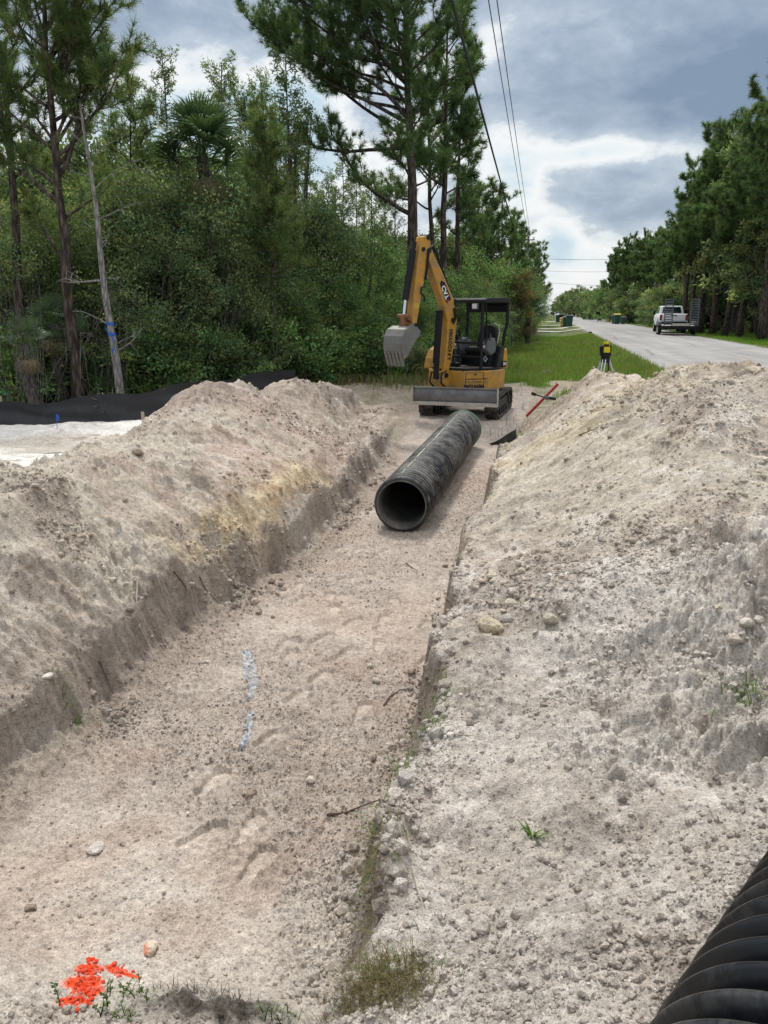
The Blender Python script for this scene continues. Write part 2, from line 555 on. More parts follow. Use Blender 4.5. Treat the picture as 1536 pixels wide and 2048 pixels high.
def terrain(X, Y, detail=True):
    """returns height and a dict of masks"""
    X = np.asarray(X, dtype=np.float64); Y = np.asarray(Y, dtype=np.float64)
    b = base_ground(X, Y)
    o1 = np.full_like(Y, 3.3); o2 = np.full_like(Y, 8.1)
    e1 = fbm(Y * 1.3, o1, 4, 21) * 0.09; e2 = fbm(Y * 1.1, o2, 4, 22) * 0.10
    e3 = fbm(Y * 0.8, o1, 4, 23) * 0.16; e4 = fbm(Y * 1.6, o2, 5, 24) * 0.08
    zf = kx(Y, ZF)
    xl = kx(Y, XL) + e1 * 0.7; xll = xl - kx(Y, WLIP) + e4 * 1.4
    xcl = kx(Y, XCL) + e3; zcl = kx(Y, ZCL) + fbm(Y * 1.2, o1, 3, 31) * 0.08
    xcl = np.minimum(xcl, xll - 0.35)
    xr = kx(Y, XR) + e2 * 0.5; xrl = xr + 0.20 + e4 * 1.3 + fbm(Y * 5.0, o2, 4, 25) * 0.05
    xcr = kx(Y, XCR) + e3 * 0.6; zcr = kx(Y, ZCR) + fbm(Y * 1.1, o2, 3, 32) * 0.06
    zll = kx(Y, ZLL); zlr = kx(Y, ZLR) + fbm(Y * 2.2, o1, 4, 26) * 0.07
    ch = np.maximum(0.0, 0.66 * (zll - zf)) * (1 + 2.2 * e2)
    xto = xcl - (0.9 + 0.7 * np.clip(zcl, 0, 1)) + fbm(Y * 1.7, o2, 3, 33) * 0.2
    xtr = kx(Y, XTR)
    bl = base_ground(np.full_like(X, -6.0), Y); br = base_ground(np.full_like(X, 3.3), Y)
    zt = bl
    prof = ramps(X, [(xto, zt), (xto + 0.35, zt + (zcl - zt) * 0.32), (xcl - 0.28, zcl - 0.03), (xcl + 0.18, zcl), (lerp(xcl, xll, 0.55), lerp(zcl, zll, 0.50)), (xll, zll), (xl - 0.29 + e4 * 0.8, zf + ch + 0.03), (xl - 0.20 + e4 * 0.8, zf + ch), (xl - 0.10, zf + 0.25 * ch), (xl + 0.14, zf),
                     (xr, zf), (xrl, zlr), (xrl + 0.5 * (xcr - xrl), lerp(zlr, zcr, 0.58)), (xcr - 0.25, zcr - 0.02), (xcr + 0.35, zcr), (lerp(xcr, xtr, 0.65), lerp(zcr, br, 0.62)), (xtr, br)])
    wy = sstep(21.5, 18.8, Y) * sstep(0.4, 1.2, Y)
    # outside the profile the natural ground takes over
    k = sstep(xto - 0.4, xto + 0.1, X) * sstep(xtr + 0.15, xtr - 0.35, X) * wy
    z = b * (1 - k) + prof * k
    # near end: the trench starts as a ramp, undisturbed banks beside it
    m = {}
    m['floor'] = sstep(xl - 0.12, xl + 0.1, X) * sstep(xr + 0.10, xr - 0.05, X) * wy * sstep(1.35, 2.0, Y + 0.3 * fbm(X * 2.2, Y * 2.2, 4, 43))
    m['wall'] = sstep(xll - 0.15, xll + 0.05, X) * sstep(xl + 0.12, xl - 0.08, X) * wy * sstep(1.8, 2.6, Y) * sstep(15.5, 14, Y)
    m['left'] = sstep(xto - 0.05, xto + 0.25, X) * sstep(xl, xl - 0.25, X) * sstep(18.2, 17.4, Y) * wy
    m['right'] = sstep(xr - 0.02, xr + 0.1, X) * sstep(xtr + 0.05, xtr - 0.2, X) * sstep(15.2, 14.2, Y) * wy
    m['pad'] = sstep(xto + 0.2, xto - 0.2, X) * sstep(16.5, 15, Y + 0.25 * (X + 6)) * sstep(0, 2, Y) * sstep(-16, -13, X)
    m['bank'] = sstep(xrl - 0.05, xrl + 0.2, X) * sstep(6.0, 4.2, Y) * sstep(4.5, 3.0, X)
    m['dig'] = np.clip(sstep(24, 20.5, Y + 1.2 * fbm(X * 0.8, Y * 0.8, 3, 41)) * sstep(xto - 3.5, xto - 1.5, X) * sstep(2.6, 1.4, X + 0.3 * np.clip(Y - 14.5, 0, 8) + 0.5 * fbm(X * 0.9, Y * 0.9, 3, 42)), 0, 1) * sstep(0, 1, Y)
    m['s'] = (z - b)
    m['zf'] = zf; m['xl'] = xl; m['xll'] = xll; m['xcl'] = xcl; m['xr'] = xr; m['xrl'] = xrl; m['xcr'] = xcr; m['xto'] = xto
    # sand heap on the pad behind the left bank
    g1 = np.exp(-(((X + 7.6) / 1.5) ** 2 + ((Y - 11.3) / 0.7) ** 2)) * 0.22
    g2 = np.exp(-(((X + 4.9) / 0.5) ** 2 + ((Y - 5.4) / 0.5) ** 2)) * 0.30
    z = z + g1 + g2
    if detail:
        near = sstep(32, 20, np.hypot(X, Y))
        pile = np.clip(m['left'] + m['right'], 0, 1)
        bank = m['bank'] * near
        # mid scale lumpiness
        z = z + pile * near * (fbm(X * 1.3, Y * 1.3, 4, 51) * 0.085 + fbm(X * 4.2, Y * 4.2, 4, 52) * 0.030)
        # rills running down the slopes, ragged clumps
        z = z + m['left'] * (1 - m['wall']) * near * fbm(X * 2.6 + Y * .5, Y * 5.5 - X * 2.2, 5, 53) * 0.030
        z = z + m['wall'] * near * (fbm(X * 5 + 5, Y * 4.5, 5, 54) * 0.075 - np.abs(fbm(X * 4.0, Y * 8.0, 4, 55)) * 0.05)
        rl = m['right'] * sstep(5.0, 6.2, Y) * near
        z = z + rl * fbm(X * 1.2, Y * 5.5 + X * 2.0, 4, 56) * 0.036
        # clods
        cm = 0.16 + 1.12 * sstep(-0.1, 0.55, fbm(X * 0.9, Y * 0.9, 3, 57))
        c = clods(X, Y, 0.42, 161, 0.16, 1.6) * 0.42 + clods(X, Y, 0.17, 61, 0.40, 2.4) * 0.9 + clods(X, Y, 0.075, 62, 0.65, 1.6) * 1.2 + clods(X, Y, 0.032, 63, 0.85, 1.3) * 1.5 + clods(X, Y, 0.015, 163, 0.9, 1.2) * 1.3 * sstep(7, 4, np.hypot(X, Y))
        z = z + c * cm * np.clip(m['right'] * 0.75 + m['left'] * 0.80 + bank * 0.70, 0, 1.4) * near
        c2 = clods(X, Y, 0.045, 64, 0.6, 1.6) * 0.6 + clods(X, Y, 0.020, 65, 0.8, 1.3) * 1.2 + clods(X, Y, 0.011, 165, 0.9, 1.2) * 1.2 * sstep(7, 4, np.hypot(X, Y))
        # footprints press the floor flat
        fp = np.zeros_like(X); fs = np.zeros_like(X); rim = np.zeros_like(X)
        for p, hd, ln in FEET:
            dxx = X - p.x; dyy = Y - p.y
            sel = (np.abs(dxx) < 0.6) & (np.abs(dyy) < 0.6)
            if not sel.any(): continue
            u = dxx[sel] * -math.sin(hd) + dyy[sel] * math.cos(hd); v = dxx[sel] * math.cos(hd) + dyy[sel] * math.sin(hd)
            wd_ = 0.046 + 0.010 * np.cos((u / ln - 0.25) * 5.5) + 0.004 * vnoise(u * 40, v * 40, 3)
            q = np.maximum(np.abs(v) / wd_, np.abs(u) / (ln / 2) * 1.0)
            q = np.hypot(v / wd_, np.maximum(np.abs(u) - (ln / 2 - 0.05), 0) / 0.05)
            fp[sel] = np.maximum(fp[sel], sstep(1.06, 0.88, q))
            rim[sel] = np.maximum(rim[sel], np.exp(-((q - 1.35) / 0.25) ** 2))
        fl = m['floor'] * near
        smooth = sstep(-0.05, 0.35, fbm(X * 0.7 + 9, Y * 0.7, 3, 66)) * 0.75      # walked-flat patches
        z = z + fl * (fbm(X * 1.1, Y * 1.1, 3, 67) * 0.022 + fbm(X * 5, Y * 5, 4, 68) * 0.016 * (1 - 0.6 * smooth))
        z = z + (c2 * 1.1 * (1 - smooth) + 0.006 * fbm(X * 24, Y * 24, 3, 69)) * fl * (1 - fp)
        z = z - fl * fp * 0.021 + fl * rim * 0.006
        # cleat marks of a track on the near bank at the right
        q = (X - 0.55) * 0.35 + (Y - 3.3) * 0.94
        r = (X - 0.55) * 0.94 - (Y - 3.3) * 0.35
        tk = sstep(-0.55, -0.35, q) * sstep(0.75, 0.5, q) * sstep(-0.1, 0.25, r) * sstep(3.2, 2.4, r)
        tread = np.sin((r * 0.55 + q) * 2 * PI / 0.27 + fbm(X * 2, Y * 2, 3, 71) * 1.5)
        z = z + tk * 0.022 * tread
        # scraped smear marks on the pile and bank
        z = z + bank * (fbm(X * 1.8, Y * 1.8, 4, 73) * 0.055 + np.abs(fbm(X * 5 + 3, Y * 5, 4, 74)) * 0.014)
        # crumbly ground at the photographer's feet and the dark burnt hump
        fz = sstep(2.0, 1.5, Y) * sstep(-3.4, -2.8, X) * sstep(0.3, -0.3, X) * near
        z = z + fz * (c * 0.5 + fbm(X * 3, Y * 3, 4, 75) * 0.03)
        dh = np.exp(-(((X + 1.00) / 0.27) ** 2 + ((Y - 1.99) / 0.13) ** 2))
        m['burn'] = dh
        z = z + dh * (0.10 + fbm(X * 9, Y * 9, 4, 76) * 0.05)
        z = z + m['pad'] * near * (fbm(X * 3, Y * 3, 4, 77) * 0.015 + c2 * 0.3)
        gnd = (1 - np.clip(m['left'] + m['right'] + m['floor'] + m['wall'] + m['pad'], 0, 1)) * near * m['dig']
        z = z + gnd * (fbm(X * 4, Y * 4, 4, 78) * 0.03 + c * 0.3)
        m['smooth'] = smooth; m['fp'] = fp; m['cm'] = cm
    return z, m


# polar sheet centred under the camera, fine where things are close, reaching the horizon
ang = np.concatenate([np.arange(-100, -47, 2.2), np.arange(-47, 24, 0.088), np.arange(24, 82, 2.2)])
ang = np.radians(ang)


def geom(a, b, ratio):
    n = max(2, int(math.ceil(math.log(b / a) / math.log(ratio))))
    return np.exp(np.linspace(math.log(a), math.log(b), n, endpoint=False))


rr = np.concatenate([geom(0.3, 1.25, 1.03), geom(1.25, 24, 1.0026), geom(24, 90, 1.02), geom(90, 6500, 1.1)])
AN, RR = np.meshgrid(ang, rr)
GX = RR * np.sin(AN); GY = RR * np.cos(AN)
GZ, GM = terrain(GX.ravel(), GY.ravel())
nR, nA_ = GX.shape
VV = np.stack([GX.ravel(), GY.ravel(), GZ], axis=1)
fx_, fy_ = VV[:, 0], VV[:, 1]

Z2 = GZ.reshape(nR, nA_)


def hz(x, y):
    """height of the sheet (bilinear in the polar grid)"""
    a = math.atan2(x, y); r = math.hypot(x, y)
    i = int(np.clip(np.searchsorted(rr, r) - 1, 0, nR - 2)); j = int(np.clip(np.searchsorted(ang, a) - 1, 0, nA_ - 2))
    u = min(1, max(0, (r - rr[i]) / (rr[i + 1] - rr[i]))); v = min(1, max(0, (a - ang[j]) / (ang[j + 1] - ang[j])))
    return float((Z2[i, j] * (1 - v) + Z2[i, j + 1] * v) * (1 - u) + (Z2[i + 1, j] * (1 - v) + Z2[i + 1, j + 1] * v) * u)


def ground_at(px, py, near=1.0):
    """first terrain point under a photo pixel"""
    v = ray(px, py); h = math.hypot(v.x, v.y); a = math.atan2(v.x, v.y); sl = v.z / h
    j = int(np.clip(np.searchsorted(ang, a) - 1, 0, nA_ - 2)); t = (a - ang[j]) / (ang[j + 1] - ang[j])
    g = Z2[:, j] * (1 - t) + Z2[:, j + 1] * t
    dif = CAM_Z + sl * rr - g
    hit = np.nonzero((dif <= 0) & (rr > near))[0]
    i = hit[0] if len(hit) else nR - 1
    d0, d1 = dif[i - 1], dif[i]; u = d0 / (d0 - d1) if d0 != d1 else 0
    r = rr[i - 1] + (rr[i] - rr[i - 1]) * u
    return Vector((v.x / h * r, v.y / h * r, g[i - 1] + (g[i] - g[i - 1]) * u))


# ---- base colours of the ground materials (albedo)
c_floor = np.array([0.375, 0.325, 0.280]); c_floor2 = np.array([0.45, 0.398, 0.345])
c_spoil = np.array([0.53, 0.48, 0.40]); c_grey = np.array([0.555, 0.515, 0.46]); c_brown = np.array([0.36, 0.295, 0.245])
c_pink = np.array([0.41, 0.30, 0.25]); c_yellow = np.array([0.54, 0.445, 0.29]); c_white = np.array([0.62, 0.60, 0.565])
c_dark = np.array([0.12, 0.10, 0.085]); c_soilg = np.array([0.36, 0.31, 0.255])
n_a = fbm(fx_ * 0.7, fy_ * 0.7, 4, 81); n_b = fbm(fx_ * 2.4, fy_ * 2.4, 4, 82); n_c = fbm(fx_ * 8, fy_ * 8, 3, 83); n_d = fbm(fx_ * 0.35, fy_ * 0.35, 3, 84)


def paint(C, col, k):
    k = np.clip(k, 0, 1)[:, None]
    return C * (1 - k) + np.asarray(col) * k


CC = np.tile(np.array([0.085, 0.105, 0.035]), (len(VV), 1))                  # lawn, verge
CC = paint(CC, [0.075, 0.125, 0.028], sstep(-0.2, 0.6, n_a))
CC = paint(CC, [0.17, 0.15, 0.08], sstep(0.1, 0.8, n_b + 0.4 * n_d) * 0.65)
CC = paint(CC, [0.10, 0.085, 0.05], sstep(-3.5, -6.0, fx_ + 0.7 * n_b))     # forest floor litter
CC = paint(CC, [0.17, 0.155, 0.075], sstep(-2.4, -4.0, fx_ + n_b) * sstep(-9, -6.5, fx_) * sstep(15, 18, fy_) * sstep(34, 28, fy_) * 0.75)
CC = paint(CC, c_soilg, GM['dig'] * (0.80 + 0.4 * n_b))
CC = paint(CC, [0.17, 0.145, 0.10], GM['dig'] * sstep(0.2, 0.7, n_b + 0.5 * n_c) * sstep(-2.6, -4, fx_) * 0.6)
bare = np.exp(-(((fx_ - 0.95) / 0.95) ** 2 + ((fy_ - 21.5) / 2.0) ** 2)) + 0.6 * np.exp(-(((fx_ - 2.6) / 0.8) ** 2 + ((fy_ - 19) / 1.2) ** 2))
GM['bare'] = sstep(0.35, 0.7, bare + 0.28 * n_b)
CC = paint(CC, [0.33, 0.28, 0.215], GM['bare'] * 0.9)
edge = sstep(ROAD_L - 0.55, ROAD_L - 0.1, fx_ + 0.2 * n_b) * sstep(ROAD_L + 0.3, ROAD_L, fx_)
CC = paint(CC, [0.20, 0.18, 0.14], edge * 0.8)
CC = paint(CC, [0.46, 0.43, 0.39], np.exp(-((fx_ + 5.3) / 2.0) ** 2 - ((fy_ - 17.2) / 1.5) ** 2) * sstep(-0.1, 0.4, n_b) * 1.2)
CC = paint(CC, c_white, GM['pad'] * sstep(-0.75, -0.1, n_b + 0.35 * n_c + 0.5))
CC = paint(CC, [0.42, 0.37, 0.31], GM['pad'] * sstep(9.2, 9.8, fy_ + 0.5 * n_b) * sstep(11.2, 10.4, fy_ + 0.3 * n_b) * 0.75)
cL = np.tile(c_spoil, (len(VV), 1))
cL = paint(cL, c_grey, sstep(-0.1, 0.5, n_a)); cL = paint(cL, c_pink, sstep(0.05, 0.55, n_d + 0.5 * n_b) * sstep(13.5, 12, fy_) * 0.65)
cL = paint(cL, c_brown, sstep(10.5, 12.5, fy_ - 1.2 * (fx_ + 3.2)) * 0.75)
cL = paint(cL, c_brown, sstep(0.25, 0.8, -n_b) * 0.5)
cL = paint(cL, [0.42, 0.37, 0.32], sstep(4.9, 3.9, fy_ + 0.6 * n_b) * 0.55)
cL = paint(cL, [0.56, 0.52, 0.46], sstep(0.15, 0.7, n_b + 0.6 * n_c) * 0.6)
cL = paint(cL, [0.22, 0.18, 0.15], sstep(0.45, 0.95, n_c - 0.4 * n_b) * 0.6)
cL = paint(cL, [0.36, 0.30, 0.25], sstep(0.25, 0.6, fbm(fx_ * 1.1 + 7, fy_ * 1.1, 4, 86) + 0.25 * n_c) * 0.55)
CC = CC * (1 - GM['left'][:, None]) + cL * GM['left'][:, None]
yl = np.exp(-((fx_ - GM['xl'] + 0.42) / 0.19) ** 2) * sstep(5.6, 6.4, fy_) * sstep(10.4, 9.6, fy_) * sstep(-0.45, 0.1, n_b + 0.3)
CC = paint(CC, c_yellow, yl * sstep(-0.35, 0.25, n_c + 0.5 * n_b) * 0.9)
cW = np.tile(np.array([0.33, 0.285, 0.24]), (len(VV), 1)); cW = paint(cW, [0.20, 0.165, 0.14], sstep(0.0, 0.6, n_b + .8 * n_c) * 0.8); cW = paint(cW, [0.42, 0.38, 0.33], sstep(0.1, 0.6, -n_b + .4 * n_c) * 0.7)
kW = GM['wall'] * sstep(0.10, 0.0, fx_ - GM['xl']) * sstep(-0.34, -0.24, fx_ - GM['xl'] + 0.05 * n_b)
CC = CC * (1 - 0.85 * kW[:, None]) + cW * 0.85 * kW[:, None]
CC = paint(CC, [0.45, 0.33, 0.16], yl * sstep(0.0, 0.5, -n_c) * 0.7)
cR = np.tile(np.array([0.50, 0.45, 0.37]), (len(VV), 1))
cR = paint(cR, [0.50, 0.42, 0.27], sstep(-0.15, 0.5, n_a + 0.3) * sstep(7.0, 8.6, fy_) * 0.55)
cR = paint(cR, [0.54, 0.50, 0.45], sstep(5.8, 4.4, fy_ + 0.7 * n_b))
cR = paint(cR, [0.45, 0.37, 0.32], sstep(0.1, 0.6, n_d + 0.3 * n_b) * 0.45)
cR = paint(cR, [0.37, 0.325, 0.275], sstep(0.25, 0.8, n_b - 0.2 * n_c) * 0.45)
cR = paint(cR, [0.58, 0.545, 0.50], sstep(0.1, 0.7, n_c - 0.3 * n_b) * 0.5)
cR = paint(cR, [0.28, 0.24, 0.205], sstep(0.45, 0.95, -n_c + 0.2 * n_b) * 0.55)
cR = paint(cR, [0.30, 0.25, 0.20], sstep(11.5, 13, fy_ - 0.8 * (fx_ - 1.0)) * sstep(0.9, 0.3, fx_ - 0.2 * n_b) * 0.8)
n_e = fbm(fx_ * 1.1 + 7, fy_ * 1.1, 4, 86)
cR = paint(cR, [0.36, 0.31, 0.26], sstep(0.25, 0.6, n_e + 0.25 * n_c) * 0.5)
cR = paint(cR, c_dark, np.exp(-((fx_ - 2.15) / 0.33) ** 2 - ((fy_ - 8.05) / 0.45) ** 2) * sstep(-0.4, 0.3, n_b + 0.25) * 1.2)
CC = CC * (1 - GM['right'][:, None]) + cR * GM['right'][:, None]
k_lip_shade = sstep(-0.03, 0.02, fx_ - GM['xr']) * sstep(0.05, -0.04, fx_ - GM['xrl'] + 0.03 * n_c) * sstep(1.4, 2.2, fy_) * sstep(14, 12, fy_)
CC = paint(CC, [0.20, 0.165, 0.13], k_lip_shade * 0.85)  # dark strip under the right lip: wall soil with its shadow painted in
yr = np.exp(-((fx_ - GM['xrl']) / 0.10) ** 2) * sstep(7.2, 7.7, fy_) * sstep(9.6, 9.0, fy_)
CC = paint(CC, c_yellow, yr * 0.6 * sstep(-0.2, 0.3, n_b))
cF = np.tile(c_floor, (len(VV), 1)); cF = paint(cF, c_floor2, GM['smooth'] * 0.9); cF = paint(cF, [0.40, 0.315, 0.26], sstep(0.2, 0.7, n_d + 0.5 * n_b) * 0.45)
cF = paint(cF, [0.46, 0.42, 0.37], sstep(3.7, 2.5, fy_ - 0.9 * (fx_ + 1.0) + 0.7 * n_b + 0.25 * n_c) * 0.8)
cF = paint(cF, [0.30, 0.245, 0.20], sstep(0.3, 0.9, n_b) * 0.35)
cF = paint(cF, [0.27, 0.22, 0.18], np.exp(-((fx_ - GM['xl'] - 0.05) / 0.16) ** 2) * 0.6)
cF = paint(cF, [0.49, 0.43, 0.365], GM['fp'] * 0.35)
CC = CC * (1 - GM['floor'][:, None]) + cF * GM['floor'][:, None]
fz = sstep(2.25, 1.6, fy_ + 0.35 * n_b + 0.15 * n_c) * sstep(-3.6, -2.8, fx_) * sstep(0.6, -0.2, fx_)
CC = paint(CC, [0.52, 0.48, 0.43], fz * 0.85)
CC = paint(CC, [0.085, 0.075, 0.065], GM['burn'] * sstep(-0.9, -0.1, 0.5 * n_b + 0.3 * n_c) * 1.3)
PAINT = [(178, 1935, .055, .055), (166, 1962, .075, .06), (180, 1982, .055, .05), (150, 2004, .07, .05), (232, 1940, .06, .03), (256, 1948, .06, .02)]
for (px, py, sx, sy) in PAINT:
    p = ground_at(px, py)
    CC = paint(CC, [0.72, 0.085, 0.03], sstep(0.25, 0.75, np.exp(-((fx_ - p.x) / sx) ** 2 - ((fy_ - p.y) / sy) ** 2) + 0.16 * n_c))
CC = np.clip(CC * 1.13 * (1 + 0.10 * n_c[:, None]), 0.01, 0.9)


def ground_colour(x, y):
    """base colour of the sheet at given places"""
    a = np.arctan2(x, y); r = np.hypot(x, y)
    i = np.clip(np.searchsorted(rr, r), 0, nR - 1); j = np.clip(np.searchsorted(ang, a), 0, nA_ - 1)
    return CC[i * nA_ + j]



def dirt_mat(name, fine=1.0, rough=0.95):
    t = NT(name)
    at = t.n('ShaderNodeAttribute', attribute_name='Col')
    P = t.n('ShaderNodeNewGeometry').outputs['Position']
    n1 = t.noise(26, 6, 0.7, P); n2 = t.noise(110, 4, 0.65, P); n3 = t.noise(5, 5, 0.6, P)
    k = t.ramp(n1, [(0.30, 0.58), (0.5, 0.98), (0.72, 1.30)])
    c = t.mix(1.0, at.outputs['Color'], k, 'MULTIPLY')
    k2 = t.ramp(n2, [(0.32, 0.62), (0.52, 1.0), (0.70, 1.28)])
    c = t.mix(1.0, c, k2, 'MULTIPLY')
    k3 = t.ramp(n3, [(0.3, (0.90, 0.87, 0.84)), (0.6, (1.04, 1.03, 1.02))])
    c = t.mix(1.0, c, k3, 'MULTIPLY')
    nm = t.bump(n1, 0.75 * fine, 0.04)
    nm = t.bump(n2, 0.8 * fine, 0.012, nm)
    t.principled(c, rough, 0, nm, 0.15)
    return t.m


M_dirt = dirt_mat('loose_dirt'); M_floor = dirt_mat('damp_sand', 0.8); M_soil = dirt_mat('soil_and_turf', 1.0); M_sand = dirt_mat('white_sand', 0.6)

idx = np.arange(nR * nA_).reshape(nR, nA_)
quads = np.stack([idx[:-1, :-1], idx[:-1, 1:], idx[1:, 1:], idx[1:, :-1]], axis=-1).reshape(-1, 4)
quads = quads[:, ::-1]
qc = VV[quads].mean(axis=1)


def qm(k): return GM[k][quads].mean(axis=1)


cls = np.zeros(len(quads), dtype=int)                 # 0 ground
cls[qm('pad') > 0.5] = 4
cls[(qm('left') > 0.5)] = 2
cls[(qm('right') > 0.5) & (qc[:, 1] > 4.2 + 0.25 * fbm(qc[:, 0] * 2, qc[:, 1] * 2, 3, 91))] = 3
cls[(cls == 3) & (qc[:, 1] > 11.15 + 0.35 * (qc[:, 0] - 1.3))] = 5
cls[(qm('floor') > 0.5)] = 1


def piece(name, k, mat):
    q = quads[cls == k]
    u, inv = np.unique(q, return_inverse=True)
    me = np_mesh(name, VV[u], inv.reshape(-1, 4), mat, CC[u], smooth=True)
    return link_mesh(name, me)


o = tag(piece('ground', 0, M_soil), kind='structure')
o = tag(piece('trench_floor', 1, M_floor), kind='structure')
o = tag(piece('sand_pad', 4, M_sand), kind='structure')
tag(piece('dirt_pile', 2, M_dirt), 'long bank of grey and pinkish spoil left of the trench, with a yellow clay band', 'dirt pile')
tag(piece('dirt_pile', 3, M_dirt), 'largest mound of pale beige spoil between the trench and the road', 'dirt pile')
tag(piece('dirt_pile', 5, M_dirt), 'small low spoil mound just in front of the laser tripod', 'dirt pile')

# ------------------------------------------------------------------ road
def road():
    ys = np.concatenate([np.arange(-6, 40, 0.12), np.arange(40, 160, 1.0), geom(160, 3500, 1.15)])
    n = len(ys)
    el = fbm(ys * 1.4, np.full(n, 1.0), 5, 101) * 0.09 * sstep(200, 40, ys); er = fbm(ys * 1.1, np.full(n, 5.0), 5, 102) * 0.12
    cols = np.array([0.0, 0.012, 0.08, 0.25, 0.5, 0.75, 0.92, 0.988, 1.0])
    V = []
    for j, s in enumerate(cols):
        x = lerp(ROAD_L + el, ROAD_R + er, s)
        z = 0.035 * (1 - (2 * s - 1) ** 2) + (0.0 if 0 < j < len(cols) - 1 else -0.06)
        V.append(np.stack([x, ys, np.full(n, z)], axis=1))
    V = np.stack(V, axis=1).reshape(-1, 3)
    k = len(cols)
    ii = np.arange(n * k).reshape(n, k)
    q = np.stack([ii[:-1, :-1], ii[:-1, 1:], ii[1:, 1:], ii[1:, :-1]], axis=-1).reshape(-1, 4)
    t = NT('old_asphalt')
    P = t.n('ShaderNodeNewGeometry').outputs['Position']
    mp = t.n('ShaderNodeMapping'); mp.inputs['Scale'].default_value = (0.9, 0.05, 1); t.l(P, mp.inputs['Vector'])
    a = t.noise(1.0, 5, 0.6, mp.outputs[0]); b = t.noise(0.5, 5, 0.65, P, 0.5); c = t.noise(60, 3, 0.7, P)
    col = t.ramp(a, [(0.3, (0.235, 0.225, 0.215)), (0.55, (0.30, 0.29, 0.28)), (0.75, (0.36, 0.35, 0.335))])
    col = t.mix(1.0, col, t.ramp(b, [(0.3, 0.82), (0.7, 1.12)]), 'MULTIPLY')
    col = t.mix(1.0, col, t.ramp(c, [(0.3, 0.80), (0.7, 1.18)]), 'MULTIPLY')
    vor = t.n('ShaderNodeTexVoronoi', feature='DISTANCE_TO_EDGE'); vor.inputs['Scale'].default_value = 0.22; t.l(P, vor.inputs['Vector'])
    cr = t.ramp(t.math('ADD', vor.outputs['Distance'], t.math('MULTIPLY', t.math('SUBTRACT', t.noise(3, 4, .6, P), .5), .06)), [(0.0, 0.62), (0.012, 1.0)])
    col = t.mix(1.0, col, cr, 'MULTIPLY')
    t.principled(col, 0.9, 0, t.bump(c, 0.25, 0.006), 0.2)
    tag(link_mesh('road', np_mesh('road', V, q, t.m)), kind='structure')


road()

# driveways: pale aprons crossing the verge on both sides
M_conc = pmat('pale_concrete', (0.42, 0.40, 0.36), 0.9, var=0.12, scale=2.0, dirt=(0.2, 0.18, 0.13), dirt_amt=0.3)


def driveway(x0, x1, y0, y1):
    m = MB()
    ys = np.linspace(y0, y1, 5); xs = np.linspace(x0, x1, 14)
    vs = []; fs = []
    for x in xs:
        for y in ys: vs.append((x, y, float(base_ground(np.array([x]), np.array([y]))[0]) + 0.05))
    for i in range(13):
        for j in range(4): fs.append((i * 5 + j, (i + 1) * 5 + j, (i + 1) * 5 + j + 1, i * 5 + j + 1))
    m.add(vs, fs)
    tag(m.build('driveway', M_conc), kind='structure')


for a in [(-7.5, 3.5, 73, 75.2), (-7.5, 3.5, 84, 86.5), (-7.5, 3.5, 99, 103), (-7.5, 3.5, 131, 135), (10.35, 24, 92, 96), (10.35, 26, 70.5, 73.5), (10.35, 26, 140, 145)]:
    driveway(*a)
# ------------------------------------------------------------------ materials of made things
DUST = (0.36, 0.31, 0.25)
M_yel = pmat('worn_yellow_paint', (0.50, 0.245, 0.022), 0.42, var=0.10, scale=4, dirt=(0.22, 0.165, 0.10), dirt_amt=0.6, dirt_scale=5.5)
M_blk = pmat('black_paint', (0.010, 0.011, 0.013), 0.5, var=0.2, scale=6, spec=0.22, dirt=(0.07, 0.065, 0.06), dirt_amt=0.12)
M_rub = pmat('black_rubber', (0.028, 0.027, 0.026), 0.8, var=0.25, scale=9, dirt=(0.22, 0.185, 0.15), dirt_amt=0.5, dirt_scale=7, bump=0.3)
M_steel = pmat('scraped_steel', (0.20, 0.195, 0.185), 0.45, 0.55, var=0.22, scale=5, dirt=(0.25, 0.22, 0.18), dirt_amt=0.4, dirt_scale=4, bump=0.15, bscale=30)
M_blade = pmat('worn_blade_steel', (0.16, 0.16, 0.165), 0.5, 0.5, var=0.35, scale=3, dirt=(0.30, 0.27, 0.23), dirt_amt=0.35, dirt_scale=2.6, bump=0.1)
M_edge = pmat('dusty_steel_edge', (0.42, 0.39, 0.35), 0.6, 0.3, var=0.25, scale=7)
M_chrome = pmat('chrome', (0.75, 0.75, 0.76), 0.15, 1.0, var=0.02)
M_seat = pmat('black_vinyl', (0.012, 0.013, 0.015), 0.55, var=0.15, scale=9, spec=0.25)
M_grey = pmat('grey_plastic', (0.10, 0.105, 0.11), 0.6, var=0.15)
M_white = pmat('white_paint', (0.72, 0.73, 0.74), 0.35, var=0.05, dirt=(0.45, 0.42, 0.38), dirt_amt=0.12)
M_red = pmat('red_paint', (0.30, 0.010, 0.014), 0.45, var=0.12, dirt=(0.3, 0.2, 0.16), dirt_amt=0.15)
M_lamp = pmat('clear_lamp_lens', (0.55, 0.56, 0.56), 0.15, var=0.15, scale=30)
M_teal = pmat('teal_print', (0.02, 0.14, 0.14), 0.5)

EX = thing('mini_excavator', 'small yellow tracked excavator with black canopy at the far end of the pipe', 'excavator', (-1.62, 17.55, -0.56), rad(-6))
RH = Matrix.Rotation(rad(-24), 4, 'Z')

